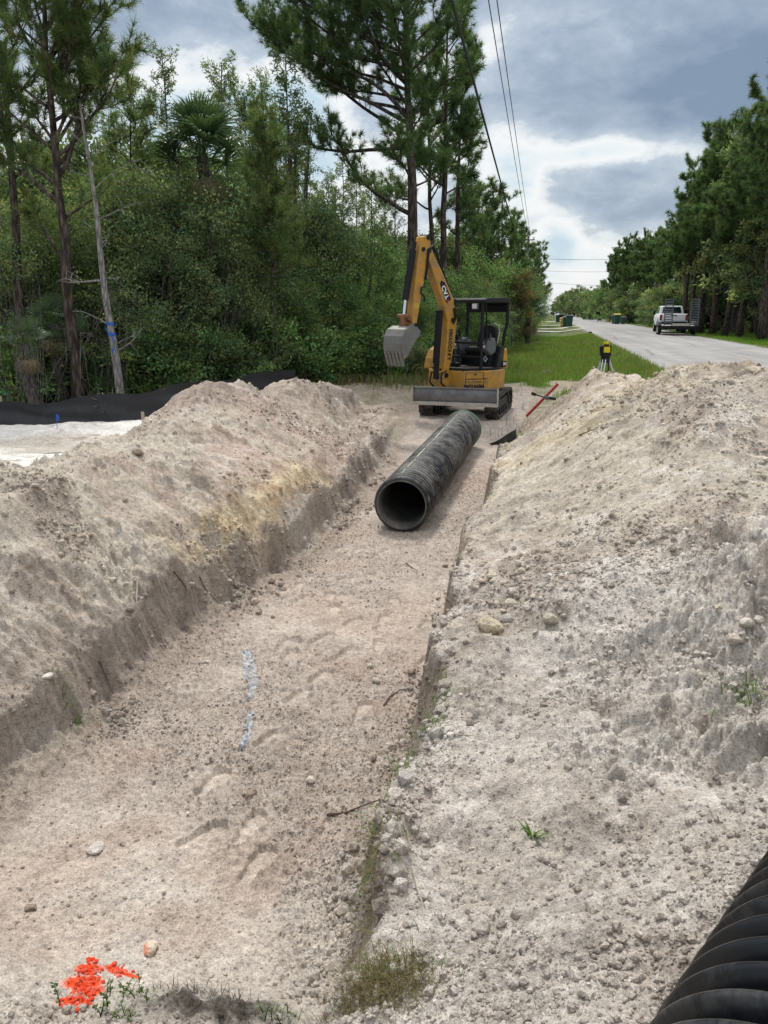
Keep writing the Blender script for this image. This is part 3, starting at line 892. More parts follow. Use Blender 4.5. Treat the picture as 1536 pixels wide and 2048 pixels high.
# --- tracks
def track(sx):
    x0 = sx * 0.72
    r = 0.245; hl = 0.78; zc = 0.265
    def loop(rad_, k=14):
        pts = []
        for i in range(k + 1):
            a = -PI / 2 + PI * i / k; pts.append((hl + rad_ * math.cos(a), zc + rad_ * math.sin(a)))
        for i in range(k + 1):
            a = PI / 2 + PI * i / k; pts.append((-hl + rad_ * math.cos(a), zc + rad_ * math.sin(a)))
        return pts
    o_, i_ = loop(r), loop(r - 0.03)
    m = MB(); n = len(o_); w_ = 0.15
    vs = [(x0 + s * w_, y, z) for s in (-1, 1) for (y, z) in o_] + [(x0 + s * w_, y, z) for s in (-1, 1) for (y, z) in i_]
    fs = []
    for i in range(n):
        j = (i + 1) % n
        fs += [(i, j, n + j, n + i), (2 * n + i, 3 * n + i, 3 * n + j, 2 * n + j), (i, 2 * n + i, 2 * n + j, j), (n + i, n + j, 3 * n + j, 3 * n + i)]
    m.add(vs, fs)
    per = 4 * hl + 2 * PI * r; N = 40
    for kk in range(N):
        s = per * kk / N
        if s < 2 * hl: y, z, a = -hl + s, zc - r, -PI / 2
        elif s < 2 * hl + PI * r: q = (s - 2 * hl) / r - PI / 2; y, z, a = hl + r * math.cos(q), zc + r * math.sin(q), q
        elif s < 4 * hl + PI * r: y, z, a = hl - (s - 2 * hl - PI * r), zc + r, PI / 2
        else: q = (s - 4 * hl - PI * r) / r + PI / 2; y, z, a = -hl + r * math.cos(q), zc + r * math.sin(q), q
        R = Matrix.Rotation(a, 3, 'X')
        for sg in (-1, 1):
            Rz = R @ Matrix.Rotation(sg * 0.22, 3, 'Y')
            c = Vector((x0 + sg * 0.08, y, z)) + (R @ Vector((0, 0.012, 0)))
            m.box(c, (0.145, 0.03, 0.045), R)
    t_ = m.build('track', M_rub, EX, bevel=0.006, seg=1)
    f = MB()
    f.box((x0, 0, zc), (0.17, 1.45, 0.22)); f.box((x0, 0, zc + 0.15), (0.12, 1.0, 0.08))
    f.build('track_frame', M_blk, t_, bevel=0.02)
    for y, rr_ in ((-hl, 0.2), (hl, 0.2)):
        s_ = MB(); s_.cyl((x0 - 0.09, y, zc), (x0 + 0.09, y, zc), rr_, 20); s_.cyl((x0 - 0.11, y, zc), (x0 + 0.11, y, zc), rr_ * 0.45, 16)
        s_.build('sprocket' if y > 0 else 'idler_wheel', M_blk, t_, smooth=True)
    for y in (-0.45, -0.15, 0.15, 0.45):
        s_ = MB(); s_.cyl((x0 - 0.11, y, 0.12), (x0 + 0.11, y, 0.12), 0.075, 14); s_.build('track_roller', M_blk, t_, smooth=True)


track(-1); track(1)
m = MB()
m.box((0, 0.05, 0.36), (1.15, 0.75, 0.22)); m.box((0, -0.55, 0.33), (0.5, 0.6, 0.14))
m.cyl((0, 0, 0.44), (0, 0, 0.56), 0.42, 28)
m.build('undercarriage', M_blk, EX, bevel=0.015)

# --- dozer blade
m = MB()
prof = []
for i in range(9):
    a = -0.42 + 0.84 * i / 8
    prof.append((-1.36 + 0.30 * (1 - math.cos(a)) * 1.2 - 0.02 * 0, 0.34 + 0.17 + 0.36 * math.sin(a) * 1.02))
back = [(y + 0.035, z) for y, z in prof][::-1]
m.prism(prof + back, -0.89, 0.89, lambda y, z, t: (t, y, z))
bl = m.build('dozer_blade', M_blade, EX, smooth=True)
e = MB(); e.box((0, -1.365, 0.345), (1.80, 0.035, 0.075)); e.build('cutting_edge', M_edge, bl, bevel=0.006)
for s in (-1, 1):
    e = MB(); e.box((s * 0.895, -1.315, 0.50), (0.018, 0.12, 0.37)); e.build('side_plate', M_edge if s > 0 else M_blade, bl)
    e = MB(); e.prism([(-1.30, 0.38), (-0.55, 0.27), (-0.55, 0.39), (-1.30, 0.58)], s * 0.30 - 0.04, s * 0.30 + 0.04, lambda y, z, t: (t, y, z)); e.build('blade_arm', M_blk, bl, bevel=0.01)
e = MB(); e.box((0, -1.34, 0.68), (1.78, 0.05, 0.022)); e.build('top_rim', M_steel, bl)

# --- house
POLY = [(-0.50, -0.80), (0.46, -0.80), (0.76, -0.33), (0.80, 0.05), (0.74, 0.36), (0.56, 0.60), (0.30, 0.77), (0, 0.82), (-0.30, 0.77), (-0.56, 0.60), (-0.74, 0.36), (-0.80, 0.05), (-0.78, -0.42)]
def hmb(): return MB(RH.copy())
m = hmb()
m.prism(POLY, 0.575, 1.0, lambda a, b, t: (a * (0.985 if t < 0.6 else 1), b * (0.985 if t < 0.6 else 1), t))
body = m.build('machine_body', M_yel, EX, bevel=0.03, seg=3)
m = hmb(); m.prism([(a * 0.93, b * 0.93) for a, b in POLY], 0.53, 0.58, lambda a, b, t: (a, b, t)); m.build('turntable_plate', M_blk, body)
# service panel on the right front corner face
pa, pb = Vector((0.46, -0.80, 0)), Vector((0.76, -0.33, 0)); pu = (pb - pa).normalized(); pn = Vector((pu.y, -pu.x, 0))
def onp(u, z, d): return pa + pu * u + pn * d + Vector((0, 0, z))
L = (pb - pa).length
for (u0, u1, z0, z1) in ((0.035, L - 0.10, 0.965, 0.972), (0.035, L - 0.10, 0.60, 0.607), (0.035, 0.043, 0.60, 0.972), (L - 0.108, L - 0.10, 0.60, 0.972), (0.06, L - 0.02, 0.822, 0.834)):
    m = hmb(); m.prism([(u0, z0), (u1, z0), (u1, z1), (u0, z1)], -0.004, 0.004, lambda a, b, t: onp(a, b, t)); m.build('panel_seam', M_blk, body)
m = hmb(); m.prism([(0.06, 0.775), (L - 0.05, 0.775), (L - 0.05, 0.798), (0.06, 0.798)], -0.004, 0.012, lambda a, b, t: onp(a, b, t)); m.build('panel_rib', M_yel, body, bevel=0.006)
for u_, r_ in ((0.235, 0.012), (0.27, 0.018)):
    m = hmb(); m.cyl(onp(u_, 0.925, -0.005), onp(u_, 0.925, 0.008), r_, 12); m.build('panel_lock', M_blk, body)
m = hmb(); text_mb('BMTUN384', 0.098, lambda x, y: onp(0.235 + x * 0.98, 0.665 + y, 0.006), m); m.build('fleet_number', M_blk, body)
# left (operator right) cowl
cw = [(-0.62, 0.99), (-0.60, 1.22), (-0.50, 1.40), (-0.30, 1.50), (0.45, 1.52), (0.62, 1.44), (0.66, 0.99)]
m = hmb(); m.prism(cw, -0.80, -0.50, lambda y, z, t: (t + (0.09 * (z - 1.0) if t < -0.6 else 0.0), y, z)); m.build('side_cowl', M_yel, EX, bevel=0.05, seg=3)
# rear hood
m = hmb(); m.prism([(0.30, 0.99), (0.30, 1.40), (0.42, 1.46), (0.70, 1.42), (0.79, 1.30), (0.80, 0.99)], -0.52, 0.62, lambda y, z, t: (t * (1.0 if y < 0.6 else 0.72), y, z)); m.build('engine_hood', M_blk, EX, bevel=0.04, seg=3)
m = hmb(); m.prism([(0.02, 0.99), (0.10, 1.30), (0.22, 1.50), (0.50, 1.50), (0.56, 0.99)], 0.56, 0.735, lambda y, z, t: (t - (0.12 if (y > 0.3 and t > 0.6) else 0), y, z)); rc = m.build('rear_side_cover', M_blk, EX, bevel=0.03)
m = hmb(); m.prism([(0.30, 1.002), (0.36, 1.40), (0.46, 1.44), (0.52, 1.002)], 0.62, 0.665, lambda y, z, t: (t, y + 0.06, z)); m.build('yellow_trim', M_yel, rc, bevel=0.01)
m = hmb(); m.box((0.683, 0.41, 1.10), (0.012, 0.16, 0.13)); rl_ = m.build('model_plate', M_blk, rc)
m = hmb(); text_mb('303', 0.085, lambda x, y: (0.691, 0.41 + x, 1.10 + y), m); m.build('model_number', M_white, rl_)
# operator deck
m = hmb(); m.prism([(-0.42, -0.79), (0.45, -0.79), (0.745, -0.32), (0.78, 0.05), (0.7, 0.3), (-0.42, 0.3)], 1.003, 1.045, lambda a, b, t: (a, b, t)); deck = m.build('operator_deck', M_blk, EX, bevel=0.012)
m = hmb(); m.prism([(-0.36, -0.72), (0.42, -0.72), (0.66, -0.30), (0.66, 0.02), (-0.36, 0.02)], 1.046, 1.052, lambda a, b, t: (a, b, t)); m.build('floor_mat', pmat('dusty_floor_mat', (0.16, 0.14, 0.12), 0.9, var=0.4, scale=9), deck)
m = hmb()
for s in (-0.12, 0.06): m.box((s, -0.52, 1.10), (0.10, 0.05, 0.10), Matrix.Rotation(0.5, 3, 'X'))
m.build('foot_pedal', M_blk, deck)
m = hmb(); m.box((0.30, 0.10, 1.20), (0.60, 0.34, 0.34)); sb = m.build('seat_base', M_blk, EX, bevel=0.02)
m = hmb(); m.add([(0.50, -0.074, 1.30), (0.44, -0.074, 1.225), (0.50, -0.074, 1.15), (0.56, -0.074, 1.225)], [(0, 1, 2, 3)]); dmd = m.build('warning_diamond', M_white, sb)
m = hmb(); m.add([(0.50, -0.077, 1.275), (0.462, -0.077, 1.225), (0.50, -0.077, 1.175), (0.538, -0.077, 1.225)], [(0, 1, 2, 3)]); m.build('diamond_symbol', M_teal, dmd)
m = hmb(); m.box((0.26, 0.05, 1.41), (0.50, 0.50, 0.11)); seat = m.build('seat', M_seat, EX, bevel=0.045, seg=3)
m = hmb()
bk = [(-0.24, 1.42), (0.24, 1.42), (0.25, 1.70), (0.20, 1.88), (0.10, 1.94), (-0.10, 1.94), (-0.20, 1.88), (-0.25, 1.70)]
m.prism(bk, 0.22, 0.33, lambda a, b, t: (0.28 + a, t + (b - 1.42) * 0.22, b)); m.build('backrest', M_seat, seat, bevel=0.04, seg=3)
m = hmb(); m.tube([(0.545, 0.30, 1.55), (0.555, 0.36, 1.78), (0.50, 0.41, 1.92), (0.36, 0.42, 1.965)], 0.014, 8); m.build('backrest_piping', M_edge, seat, smooth=True)
m = hmb(); m.tube([(0.40, 0.20, 1.80), (0.50, 0.14, 1.62), (0.53, 0.14, 1.50)], 0.014, 6); m.build('seat_belt', M_grey, seat)
for x, nm in ((0.60, 'right_console'), (-0.10, 'left_console')):
    m = hmb(); m.prism([(-0.28, 1.42), (-0.26, 1.62), (0.02, 1.68), (0.10, 1.52), (0.06, 1.36), (-0.1, 1.30)], x - 0.07, x + 0.07, lambda y, z, t: (t, y, z)); cns = m.build('control_console', M_grey, EX, bevel=0.025)
    m = hmb(); m.tube([(x, -0.2, 1.62), (x, -0.22, 1.70)], [0.055, 0.025], 10); m.build('rubber_boot', M_rub, cns, smooth=True)
    m = hmb(); m.tube([(x, -0.22, 1.70), (x, -0.25, 1.80)], 0.016, 8); m.ball((x, -0.255, 1.82), 0.032); m.build('joystick', M_blk, cns, smooth=True)
    if x > 0:
        m = hmb(); m.box((x - 0.01, -0.272, 1.52), (0.05, 0.012, 0.11)); m.build('console_label', M_white, cns)
m = hmb(); m.box((-0.20, -0.30, 1.25), (0.30, 0.22, 0.40)); m.build('front_console', pmat('dark_panel', (0.05, 0.06, 0.07), 0.4, var=0.3, scale=3), EX, bevel=0.02)
for x in (-0.12, 0.02):
    m = hmb(); m.tube([(x, -0.40, 1.05), (x, -0.43, 1.50), (x, -0.48, 1.66)], 0.013, 8); m.ball((x, -0.49, 1.69), 0.045, s=(1, 1, 1.3)); m.build('travel_lever', M_blk, EX, smooth=True)
m = hmb(); m.box((0.26, -0.42, 1.60), (0.13, 0.10, 0.10)); m.build('display_unit', M_grey, EX, bevel=0.02)
# --- canopy
m = hmb()
m.prism([(-0.52, 2.42), (-0.50, 2.475), (-0.40, 2.505), (0.36, 2.515), (0.45, 2.48), (0.48, 2.42), (0.47, 2.36), (0.44, 2.36), (0.40, 2.41), (-0.47, 2.41)], -0.42, 0.735, lambda y, z, t: (t, y, z))
roof = m.build('canopy_roof', M_blk, EX, bevel=0.03, seg=3)
m = hmb(); m.box((0.16, 0.44, 2.29), (1.10, 0.05, 0.16)); m.build('rear_header', M_blk, roof, bevel=0.015)
def post(pts, r=0.032):
    m = hmb(); m.tube(pts, r, 10); m.build('canopy_post', M_blk, EX, smooth=True)
post([(0.66, -0.47, 2.42), (0.665, -0.48, 1.8), (0.655, -0.47, 1.03)], 0.036)
post([(-0.36, -0.47, 2.42), (-0.36, -0.48, 1.03)], 0.036)
post([(0.69, 0.44, 2.44), (0.695, 0.45, 1.98), (0.655, 0.42, 1.78), (0.64, 0.38, 1.48)], 0.036)
post([(-0.37, 0.44, 2.44), (-0.37, 0.45, 1.98), (-0.36, 0.40, 1.45)], 0.036)
m = hmb(); m.tube([(0.71, -0.44, 2.40), (0.66, -0.30, 1.95), (0.655, -0.27, 1.66), (0.66, -0.36, 1.55), (0.655, -0.46, 1.55)], 0.019, 8); m.build('grab_handle', M_blk, EX, smooth=True)
m = hmb(); m.tube([(0.70, -0.38, 2.05), (0.675, -0.20, 1.98), (0.67, -0.19, 1.62)], 0.012, 6); m.build('inner_handle', M_blk, EX, smooth=True)
for z in (1.575, 1.285):
    m = hmb(); m.tube([(-0.36, -0.52, z), (0.655, -0.52, z)], 0.021, 8); m.build('front_guard_bar', M_blk, EX, smooth=True)
m = hmb(); m.tube([(0.72, 0.40, 1.72), (0.72, 0.60, 1.72), (0.72, 0.62, 1.5)], 0.011, 6); m.build('rear_rail', M_blk, EX, smooth=True)
m = hmb(); m.box((0.52, -0.54, 2.33), (0.14, 0.07, 0.12)); wl = m.build('work_light', M_grey, EX, bevel=0.015)
m = hmb(); m.box((0.52, -0.578, 2.33), (0.115, 0.012, 0.09)); m.build('light_lens', M_lamp, wl, bevel=0.01)

# --- arm: everything in the plane (a forward, z up), t across
FH = RH @ Vector((-0.04, -0.86, 0.0))
ARM = rad(-31)                    # slew of the boom in the frame of the undercarriage
ca_, sa_ = math.cos(ARM), math.sin(ARM)
fu = Vector((sa_, -ca_, 0)); ft = Vector((ca_, sa_, 0))
def AP(a, z, t=0.0): return FH + fu * a + ft * t + Vector((0, 0, z))
def plate(poly, w_, mb=None):
    mb = mb or MB(); mb.prism(poly, -w_ / 2, w_ / 2, AP); return mb
def bar(pts, widths):
    """outline of a thick polyline in the arm plane"""
    L_, R_ = [], []
    for i, (a, z) in enumerate(pts):
        p = Vector((a, z)); d = Vector((0, 0))
        if i > 0: d += (p - Vector(pts[i - 1])).normalized()
        if i < len(pts) - 1: d += (Vector(pts[i + 1]) - p).normalized()
        d.normalize(); nn = Vector((-d.y, d.x)); h = widths[i] / 2
        L_.append(tuple(p + nn * h)); R_.append(tuple(p - nn * h))
    return L_ + R_[::-1]
# swing bracket
m = MB(); plate([(-0.10, 0.62), (0.14, 0.62), (0.20, 0.78), (0.14, 0.98), (-0.02, 1.0), (-0.12, 0.9)], 0.26, m); sw = m.build('swing_bracket', M_yel, EX, bevel=0.03)
m = MB(); m.cyl(AP(0.04, 0.56), AP(0.04, 1.04), 0.07, 16); m.build('swing_pin', M_blk, sw, smooth=True)
m = MB(); m.cyl(AP(0.06, 0.90, -0.16), AP(0.06, 0.90, 0.16), 0.05, 14); m.build('boom_foot_pin', M_blk, sw, smooth=True)
for s in (-1, 1):
    m = MB(); m.tube([AP(0.0, 0.98, s * 0.10), AP(0.22, 0.95, s * 0.15), AP(0.25, 0.75, s * 0.17), AP(0.05, 0.60, s * 0.2), AP(-0.1, 0.62, s * 0.24)], 0.02, 7); m.build('hydraulic_hose', M_blk, sw, smooth=True)
# boom
BO = [(0.04, 0.90), (-0.10, 1.55), (-0.14, 2.05), (-0.02, 2.42), (0.34, 3.02), (0.60, 3.42)]
m = MB(); plate(bar(BO, [0.16, 0.25, 0.30, 0.32, 0.24, 0.16]), 0.20, m); boom = m.build('boom', M_yel, EX, bevel=0.018, seg=2)
def boom_uv(u, v, i0, i1):
    p0, p1 = Vector(BO[i0]), Vector(BO[i1]); d = (p1 - p0).normalized(); n_ = Vector((-d.y, d.x))
    q = p0 + d * u + n_ * v
    return q
SIDE = 0.106
def logo_fn(u, v, off=0.0):
    q = boom_uv(u, v, 3, 4); return AP(q.x, q.y, SIDE + off)
m = MB(); m.add([logo_fn(0.02, -0.085), logo_fn(0.02, 0.075), logo_fn(0.42, 0.075), logo_fn(0.50, 0.0), logo_fn(0.46, -0.06)], [(0, 1, 2, 3, 4)]); lg = m.build('boom_logo', M_blk, boom)
m = MB(); m.add([logo_fn(0.03, -0.08, .003), logo_fn(0.03, 0.02, .003), logo_fn(0.075, -0.0, .003), logo_fn(0.06, -0.08, .003)], [(0, 1, 2, 3)]); m.build('logo_triangle', M_red, lg)
m = MB(); text_mb('CAT', 0.15, lambda x, y: logo_fn(0.235 - x, -0.005 - y, .003), m); m.build('logo_lettering', M_white, lg)
def low_fn(u, v):
    q = boom_uv(u, v, 1, 2); return AP(q.x, q.y, SIDE)
m = MB()
for i, ch in enumerate('PREDOANN'):
    text_mb(ch, 0.10, (lambda k: (lambda x, y: low_fn(-0.30 + k * 0.082 + x, -0.03 + y * 1.5)))(i), m)
m.build('boom_lettering', M_blk, boom)
m = MB(); m.tube([AP(-0.17, 2.35, 0.05), AP(-0.13, 2.55, 0.05), AP(0.16, 3.05, 0.06), AP(0.36, 3.38, 0.08), AP(0.50, 3.52, 0.10), AP(0.63, 3.40, 0.12), AP(0.66, 3.10, 0.12), AP(0.70, 2.85, 0.11)], 0.028, 8); m.build('boom_hose', M_blk, boom, smooth=True)
m = MB(); m.tube([AP(-0.15, 1.98, 0.11), AP(-0.20, 2.10, 0.13), AP(-0.17, 2.30, 0.11)], 0.03, 8); m.box(AP(-0.20, 2.42, 0.06), (0.09, 0.09, 0.12)); m.build('hose_clamp', M_blk, boom, smooth=True)
for a_, z_ in ((-0.14, 2.05), (0.60, 3.42)):
    m = MB(); m.cyl(AP(a_, z_, -0.135), AP(a_, z_, 0.135), 0.048, 12); m.build('boom_pin', M_blk, boom, smooth=True)
# boom cylinder with its black guard in front of the boom
m = MB(); m.tube([AP(0.24, 0.82), AP(0.20, 1.45), AP(0.14, 2.18)], 0.062, 12); bc = m.build('boom_cylinder', M_blk, EX, smooth=True)
m = MB(); plate(bar([(0.245, 1.15), (0.16, 2.25)], [0.07, 0.08]), 0.14, m); m.build('cylinder_guard', M_blk, bc, bevel=0.01)
# stick cylinder along the back of the boom
m = MB(); m.tube([AP(-0.20, 2.40), AP(0.26, 3.14)], 0.058, 12); sc_ = m.build('stick_cylinder', M_blk, EX, smooth=True)
m = MB(); m.tube([AP(0.26, 3.14), AP(0.62, 3.70)], 0.028, 10); m.build('stick_cylinder_rod', M_chrome, sc_, smooth=True)
# stick
ST = [(0.58, 3.72), (0.78, 3.68), (0.90, 3.20), (0.985, 2.62), (1.04, 2.02), (1.02, 1.90), (0.93, 1.90), (0.86, 2.20), (0.72, 2.80), (0.60, 3.22), (0.50, 3.42)]
m = MB(); plate(ST, 0.19, m); stick = m.build('stick', M_yel, EX, bevel=0.018)
for (a, z, r_) in ((0.61, 3.68, 0.055), (0.97, 1.95, 0.05), (0.76, 3.44, 0.04)):
    m = MB(); m.cyl(AP(a, z, -0.125), AP(a, z, 0.125), r_, 14); m.build('stick_pin', M_blk, stick, smooth=True)
m = MB(); m.tube([AP(0.70, 2.72, 0.11), AP(0.82, 2.70, 0.13), AP(0.84, 2.60, 0.13), AP(0.73, 2.52, 0.12), AP(0.72, 2.42, 0.11)], 0.018, 7); m.build('stick_hose', M_blk, stick, smooth=True)
m = MB(); text_mb('23', 0.12, lambda x, y: AP(0.93 - x * 0.9, 2.34 + y, 0.098), m); m.build('stick_marking', pmat('pale_yellow_print', (0.55, 0.5, 0.08), 0.5), stick)
m = MB(); m.tube([AP(0.90, 3.58), AP(0.95, 3.42)], 0.045, 10); m.tube([AP(0.95, 3.42), AP(1.15, 2.45)], 0.068, 14); bk_ = m.build('bucket_cylinder', M_blk, EX, smooth=True)
m = MB(); m.tube([AP(1.15, 2.45), AP(1.19, 2.16)], 0.032, 10); m.build('bucket_cylinder_rod', M_chrome, bk_, smooth=True)
m = MB(); plate(bar([(1.20, 2.14), (0.99, 2.04)], [0.09, 0.08]), 0.16, m); plate(bar([(1.20, 2.14), (1.22, 1.84)], [0.08, 0.08]), 0.12, m); m.cyl(AP(1.20, 2.14, -0.16), AP(1.20, 2.14, 0.16), 0.04, 12)
m.build('bucket_link', pmat('rusty_link', (0.20, 0.09, 0.035), 0.7, var=0.3, scale=12), EX, bevel=0.01)
# bucket: opening towards the machine, teeth down
BP = [(0.98, 1.80), (1.10, 1.90), (1.30, 1.92), (1.47, 1.84), (1.57, 1.68), (1.60, 1.50), (1.585, 1.33), (1.52, 1.12)]
SH = lambda a, z: (0.98 + (a - 0.98) * 0.84, 1.93 + (z - 1.90) * 0.82)
BP = [SH(a, z) for a, z in BP]
BI = [(a - 0.02, z - 0.015) for a, z in BP]
m = MB(); m.prism([(a, z) for a, z in BP] + BI[::-1], -0.26, 0.26, AP); bu = m.build('bucket', M_steel, EX, bevel=0.004, seg=1)
SPL = BP + [SH(*q) for q in ((1.40, 1.20), (1.24, 1.44), (1.10, 1.62), (1.00, 1.68))]
for s in (-1, 1):
    m = MB(); m.prism(SPL, s * 0.262, s * 0.282, AP); m.build('side_plate', M_steel, bu, bevel=0.004, seg=1)
    m = MB(); plate(bar([(0.97, 1.94), (1.24, 1.84)], [0.14, 0.16]), 0.03, m)
    for i in range(len(m.v)): m.v[i] = tuple(Vector(m.v[i]) + ft * (s * 0.11))
    m.build('bucket_ear', M_steel, bu, bevel=0.004)
for i in range(5):
    t0 = -0.22 + i * 0.11
    m = MB(); m.prism([SH(*q) for q in ((1.585, 1.30), (1.55, 1.26), (1.49, 1.12), (1.475, 0.94), (1.50, 0.94), (1.545, 1.10), (1.61, 1.28))], t0 - 0.034, t0 + 0.034, AP); m.build('bucket_tooth', M_steel, bu, bevel=0.005, seg=1)
# ------------------------------------------------------------------ corrugated pipes
def plastic(name, dust, amt, R, amp, base, rough, spec=0.24):
    """black plastic; dust and scuffs sit on the crests of the ribs"""
    t = NT(name)
    tc = t.n('ShaderNodeTexCoord').outputs['Object']
    sp = t.n('ShaderNodeSeparateXYZ'); t.l(tc, sp.inputs[0])
    rad_ = t.math('SQRT', t.math('ADD', t.math('MULTIPLY', sp.outputs[0], sp.outputs[0]), t.math('MULTIPLY', sp.outputs[2], sp.outputs[2])))
    mr = t.n('ShaderNodeMapRange'); mr.inputs[1].default_value = R - amp * 0.75; mr.inputs[2].default_value = R - amp * 0.05
    t.l(rad_, mr.inputs[0])
    a = t.noise(1.9, 6, 0.7, tc, 1.2); b = t.noise(13, 5, 0.75, tc, 0.4)
    k = t.math('ADD', t.math('MULTIPLY', a, 0.8), t.math('MULTIPLY', b, 0.45))
    k = t.ramp(k, [(0.66 - amt * 0.22, 0.0), (0.80 - amt * 0.12, 1.0)])
    k = t.math('MULTIPLY', t.math('MULTIPLY', k, amt), t.math('MULTIPLY_ADD', mr.outputs[0], 0.85, 0.15))
    col = t.mix(k, base, dust)
    r = t.math('MULTIPLY_ADD', k, 0.45, rough)
    t.principled(col, r, 0, None, spec)
    return t.m


M_pipe = plastic('dusty_black_plastic', (0.34, 0.325, 0.30), 0.50, 0.355, 0.040, (0.010, 0.011, 0.013), 0.5)
M_pipe2 = plastic('black_plastic', (0.40, 0.38, 0.36), 0.14, 0.355, 0.04, (0.006, 0.007, 0.009), 0.27, 0.42)
M_liner = pmat('grey_black_liner', (0.07, 0.072, 0.07), 0.5, var=0.2, dirt=(0.24, 0.22, 0.19), dirt_amt=0.5, dirt_scale=2.5)
M_green = pmat('green_gasket', (0.20, 0.40, 0.22), 0.6)
M_mark = pmat('faded_print', (0.35, 0.40, 0.27), 0.8, var=0.4, scale=20)


def corrugated(name, label, p0, p1, R, pitch, amp, bell, mat, n=72, sharp=0.75):
    p0 = Vector(p0); p1 = Vector(p1)
    d = (p1 - p0); L = d.length; d.normalize()
    root = bpy.data.objects.new(name, None); COL.objects.link(root)
    root.location = p0
    root.rotation_euler = d.to_track_quat('Y', 'Z').to_euler()
    tag(root, label, 'pipe')
    fn = lambda x, y, h: (x, h, y)
    prof = []
    end = L - bell
    ncor = int((end - 0.05) / pitch)
    prof.append((R - amp, 0.0)); 
    h = 0.0
    for i in range(ncor):
        h = i * pitch
        for q in (0.0, 0.05, 0.08, 0.13, 0.20, 0.28, 0.36, 0.45, 0.54, 0.62, 0.69, 0.755, 0.83, 0.90, 0.95):
            wr = 0.90 if sharp < 1 else 0.72
            s = max(0.0, math.sin(PI * (q - 0.04) / wr)) if 0.04 < q < 0.04 + wr else 0.0
            prof.append((R - amp + amp * s ** sharp, h + q * pitch))
    h = ncor * pitch
    if bell > 0:
        prof += [(R - amp, h), (R - 0.004, h + 0.02), (R + 0.004, h + 0.05), (R + 0.006, L - 0.05), (R + 0.012, L - 0.02), (R + 0.004, L)]
    else:
        prof += [(R - amp, h), (R - amp, L)]
    m = MB(); m.lathe(prof, n, fn); m.build('corrugated_wall', mat, root, smooth=False)
    for p in root.children[-1].data.polygons: p.use_smooth = True
    ri = R - amp - 0.022
    m = MB(); m.lathe([(R - amp, 0.0), (ri + 0.004, -0.002), (ri, 0.01)] + [(ri, L * k / 24) for k in range(1, 24)] + [(ri, L - 0.002), (R - amp + 0.004, L)], n, fn); m.build('inner_liner', M_liner, root, smooth=True)
    return root, fn, L


def pipe_in_trench():
    zf0 = -0.972
    R = 0.355
    p0 = Vector((-1.605, 9.02, zf0 + R)); p1 = Vector((-1.47, 15.1, -0.925 + R))
    r, fn, L = corrugated('drainage_pipe', 'dusty black corrugated drainage pipe lying along the trench floor', p0, p1, R, 0.112, 0.040, 0.62, M_pipe)
    m = MB(); m.lathe([(R + 0.010, L - 0.050), (R + 0.016, L - 0.045), (R + 0.016, L - 0.026), (R + 0.013, L - 0.022)], 64, fn); m.build('green_gasket', M_green, r, smooth=True)
    # printed line along the crown
    a = rad(97)
    m = MB(); rs = random.Random(4); y = 0.2
    while y < L - 0.1:
        ln = rs.uniform(0.05, 0.5); w_ = rs.uniform(0.004, 0.011)
        rr_ = R + 0.003 + (0.006 if y + ln > L - 0.62 else 0)
        a2 = a + rs.uniform(-0.02, 0.02)
        m.add([(rr_ * math.cos(a2 - w_ / R), y, rr_ * math.sin(a2 - w_ / R)), (rr_ * math.cos(a2 + w_ / R), y, rr_ * math.sin(a2 + w_ / R)), (rr_ * math.cos(a2 + w_ / R), min(y + ln, L - .02), rr_ * math.sin(a2 + w_ / R)), (rr_ * math.cos(a2 - w_ / R), min(y + ln, L - .02), rr_ * math.sin(a2 - w_ / R))], [(0, 1, 2, 3)])
        y += ln + rs.uniform(0.01, 0.15)
    m.build('printed_line', M_mark, r)


pipe_in_trench()


def pipe_near():
    R = 0.355
    r1, r2 = ray(1296, 2048).normalized(), ray(1536, 1697).normalized()
    n = r1.cross(r2).normalized()
    if n.x < 0: n = -n                     # towards the right
    d = n.cross(Vector((0, 0, 1))).normalized()
    if d.y < 0: d = -d
    zc = 0.37
    camp = Vector((0, 0, CAM_Z))
    # point on the axis: n.(p-cam)=R, p.z=zc, closest to r1/r2 mean
    t = (zc - CAM_Z)
    nh = Vector((n.x, n.y)); s = (R - n.z * t) / nh.length_squared
    p = Vector((nh.x * s, nh.y * s, zc))
    q = at_z(1536, 1697, zc); c = p + d * (q - p).dot(d)
    corrugated('drainage_pipe', 'black corrugated pipe with deep round ribs on the ground in the lower right corner', c - d * 3.4, c + d * 2.2, R, 0.0735, 0.050, 0.0, M_pipe2, n=140, sharp=1.0)


pipe_near()

# ------------------------------------------------------------------ silt fence
M_fab = pmat('black_woven_fabric', (0.013, 0.013, 0.015), 0.6, var=0.3, scale=3, dirt=(0.09, 0.085, 0.08), dirt_amt=0.15, bump=0.3, bscale=18)
M_wood = pmat('weathered_wood', (0.30, 0.25, 0.18), 0.85, var=0.25, scale=14)


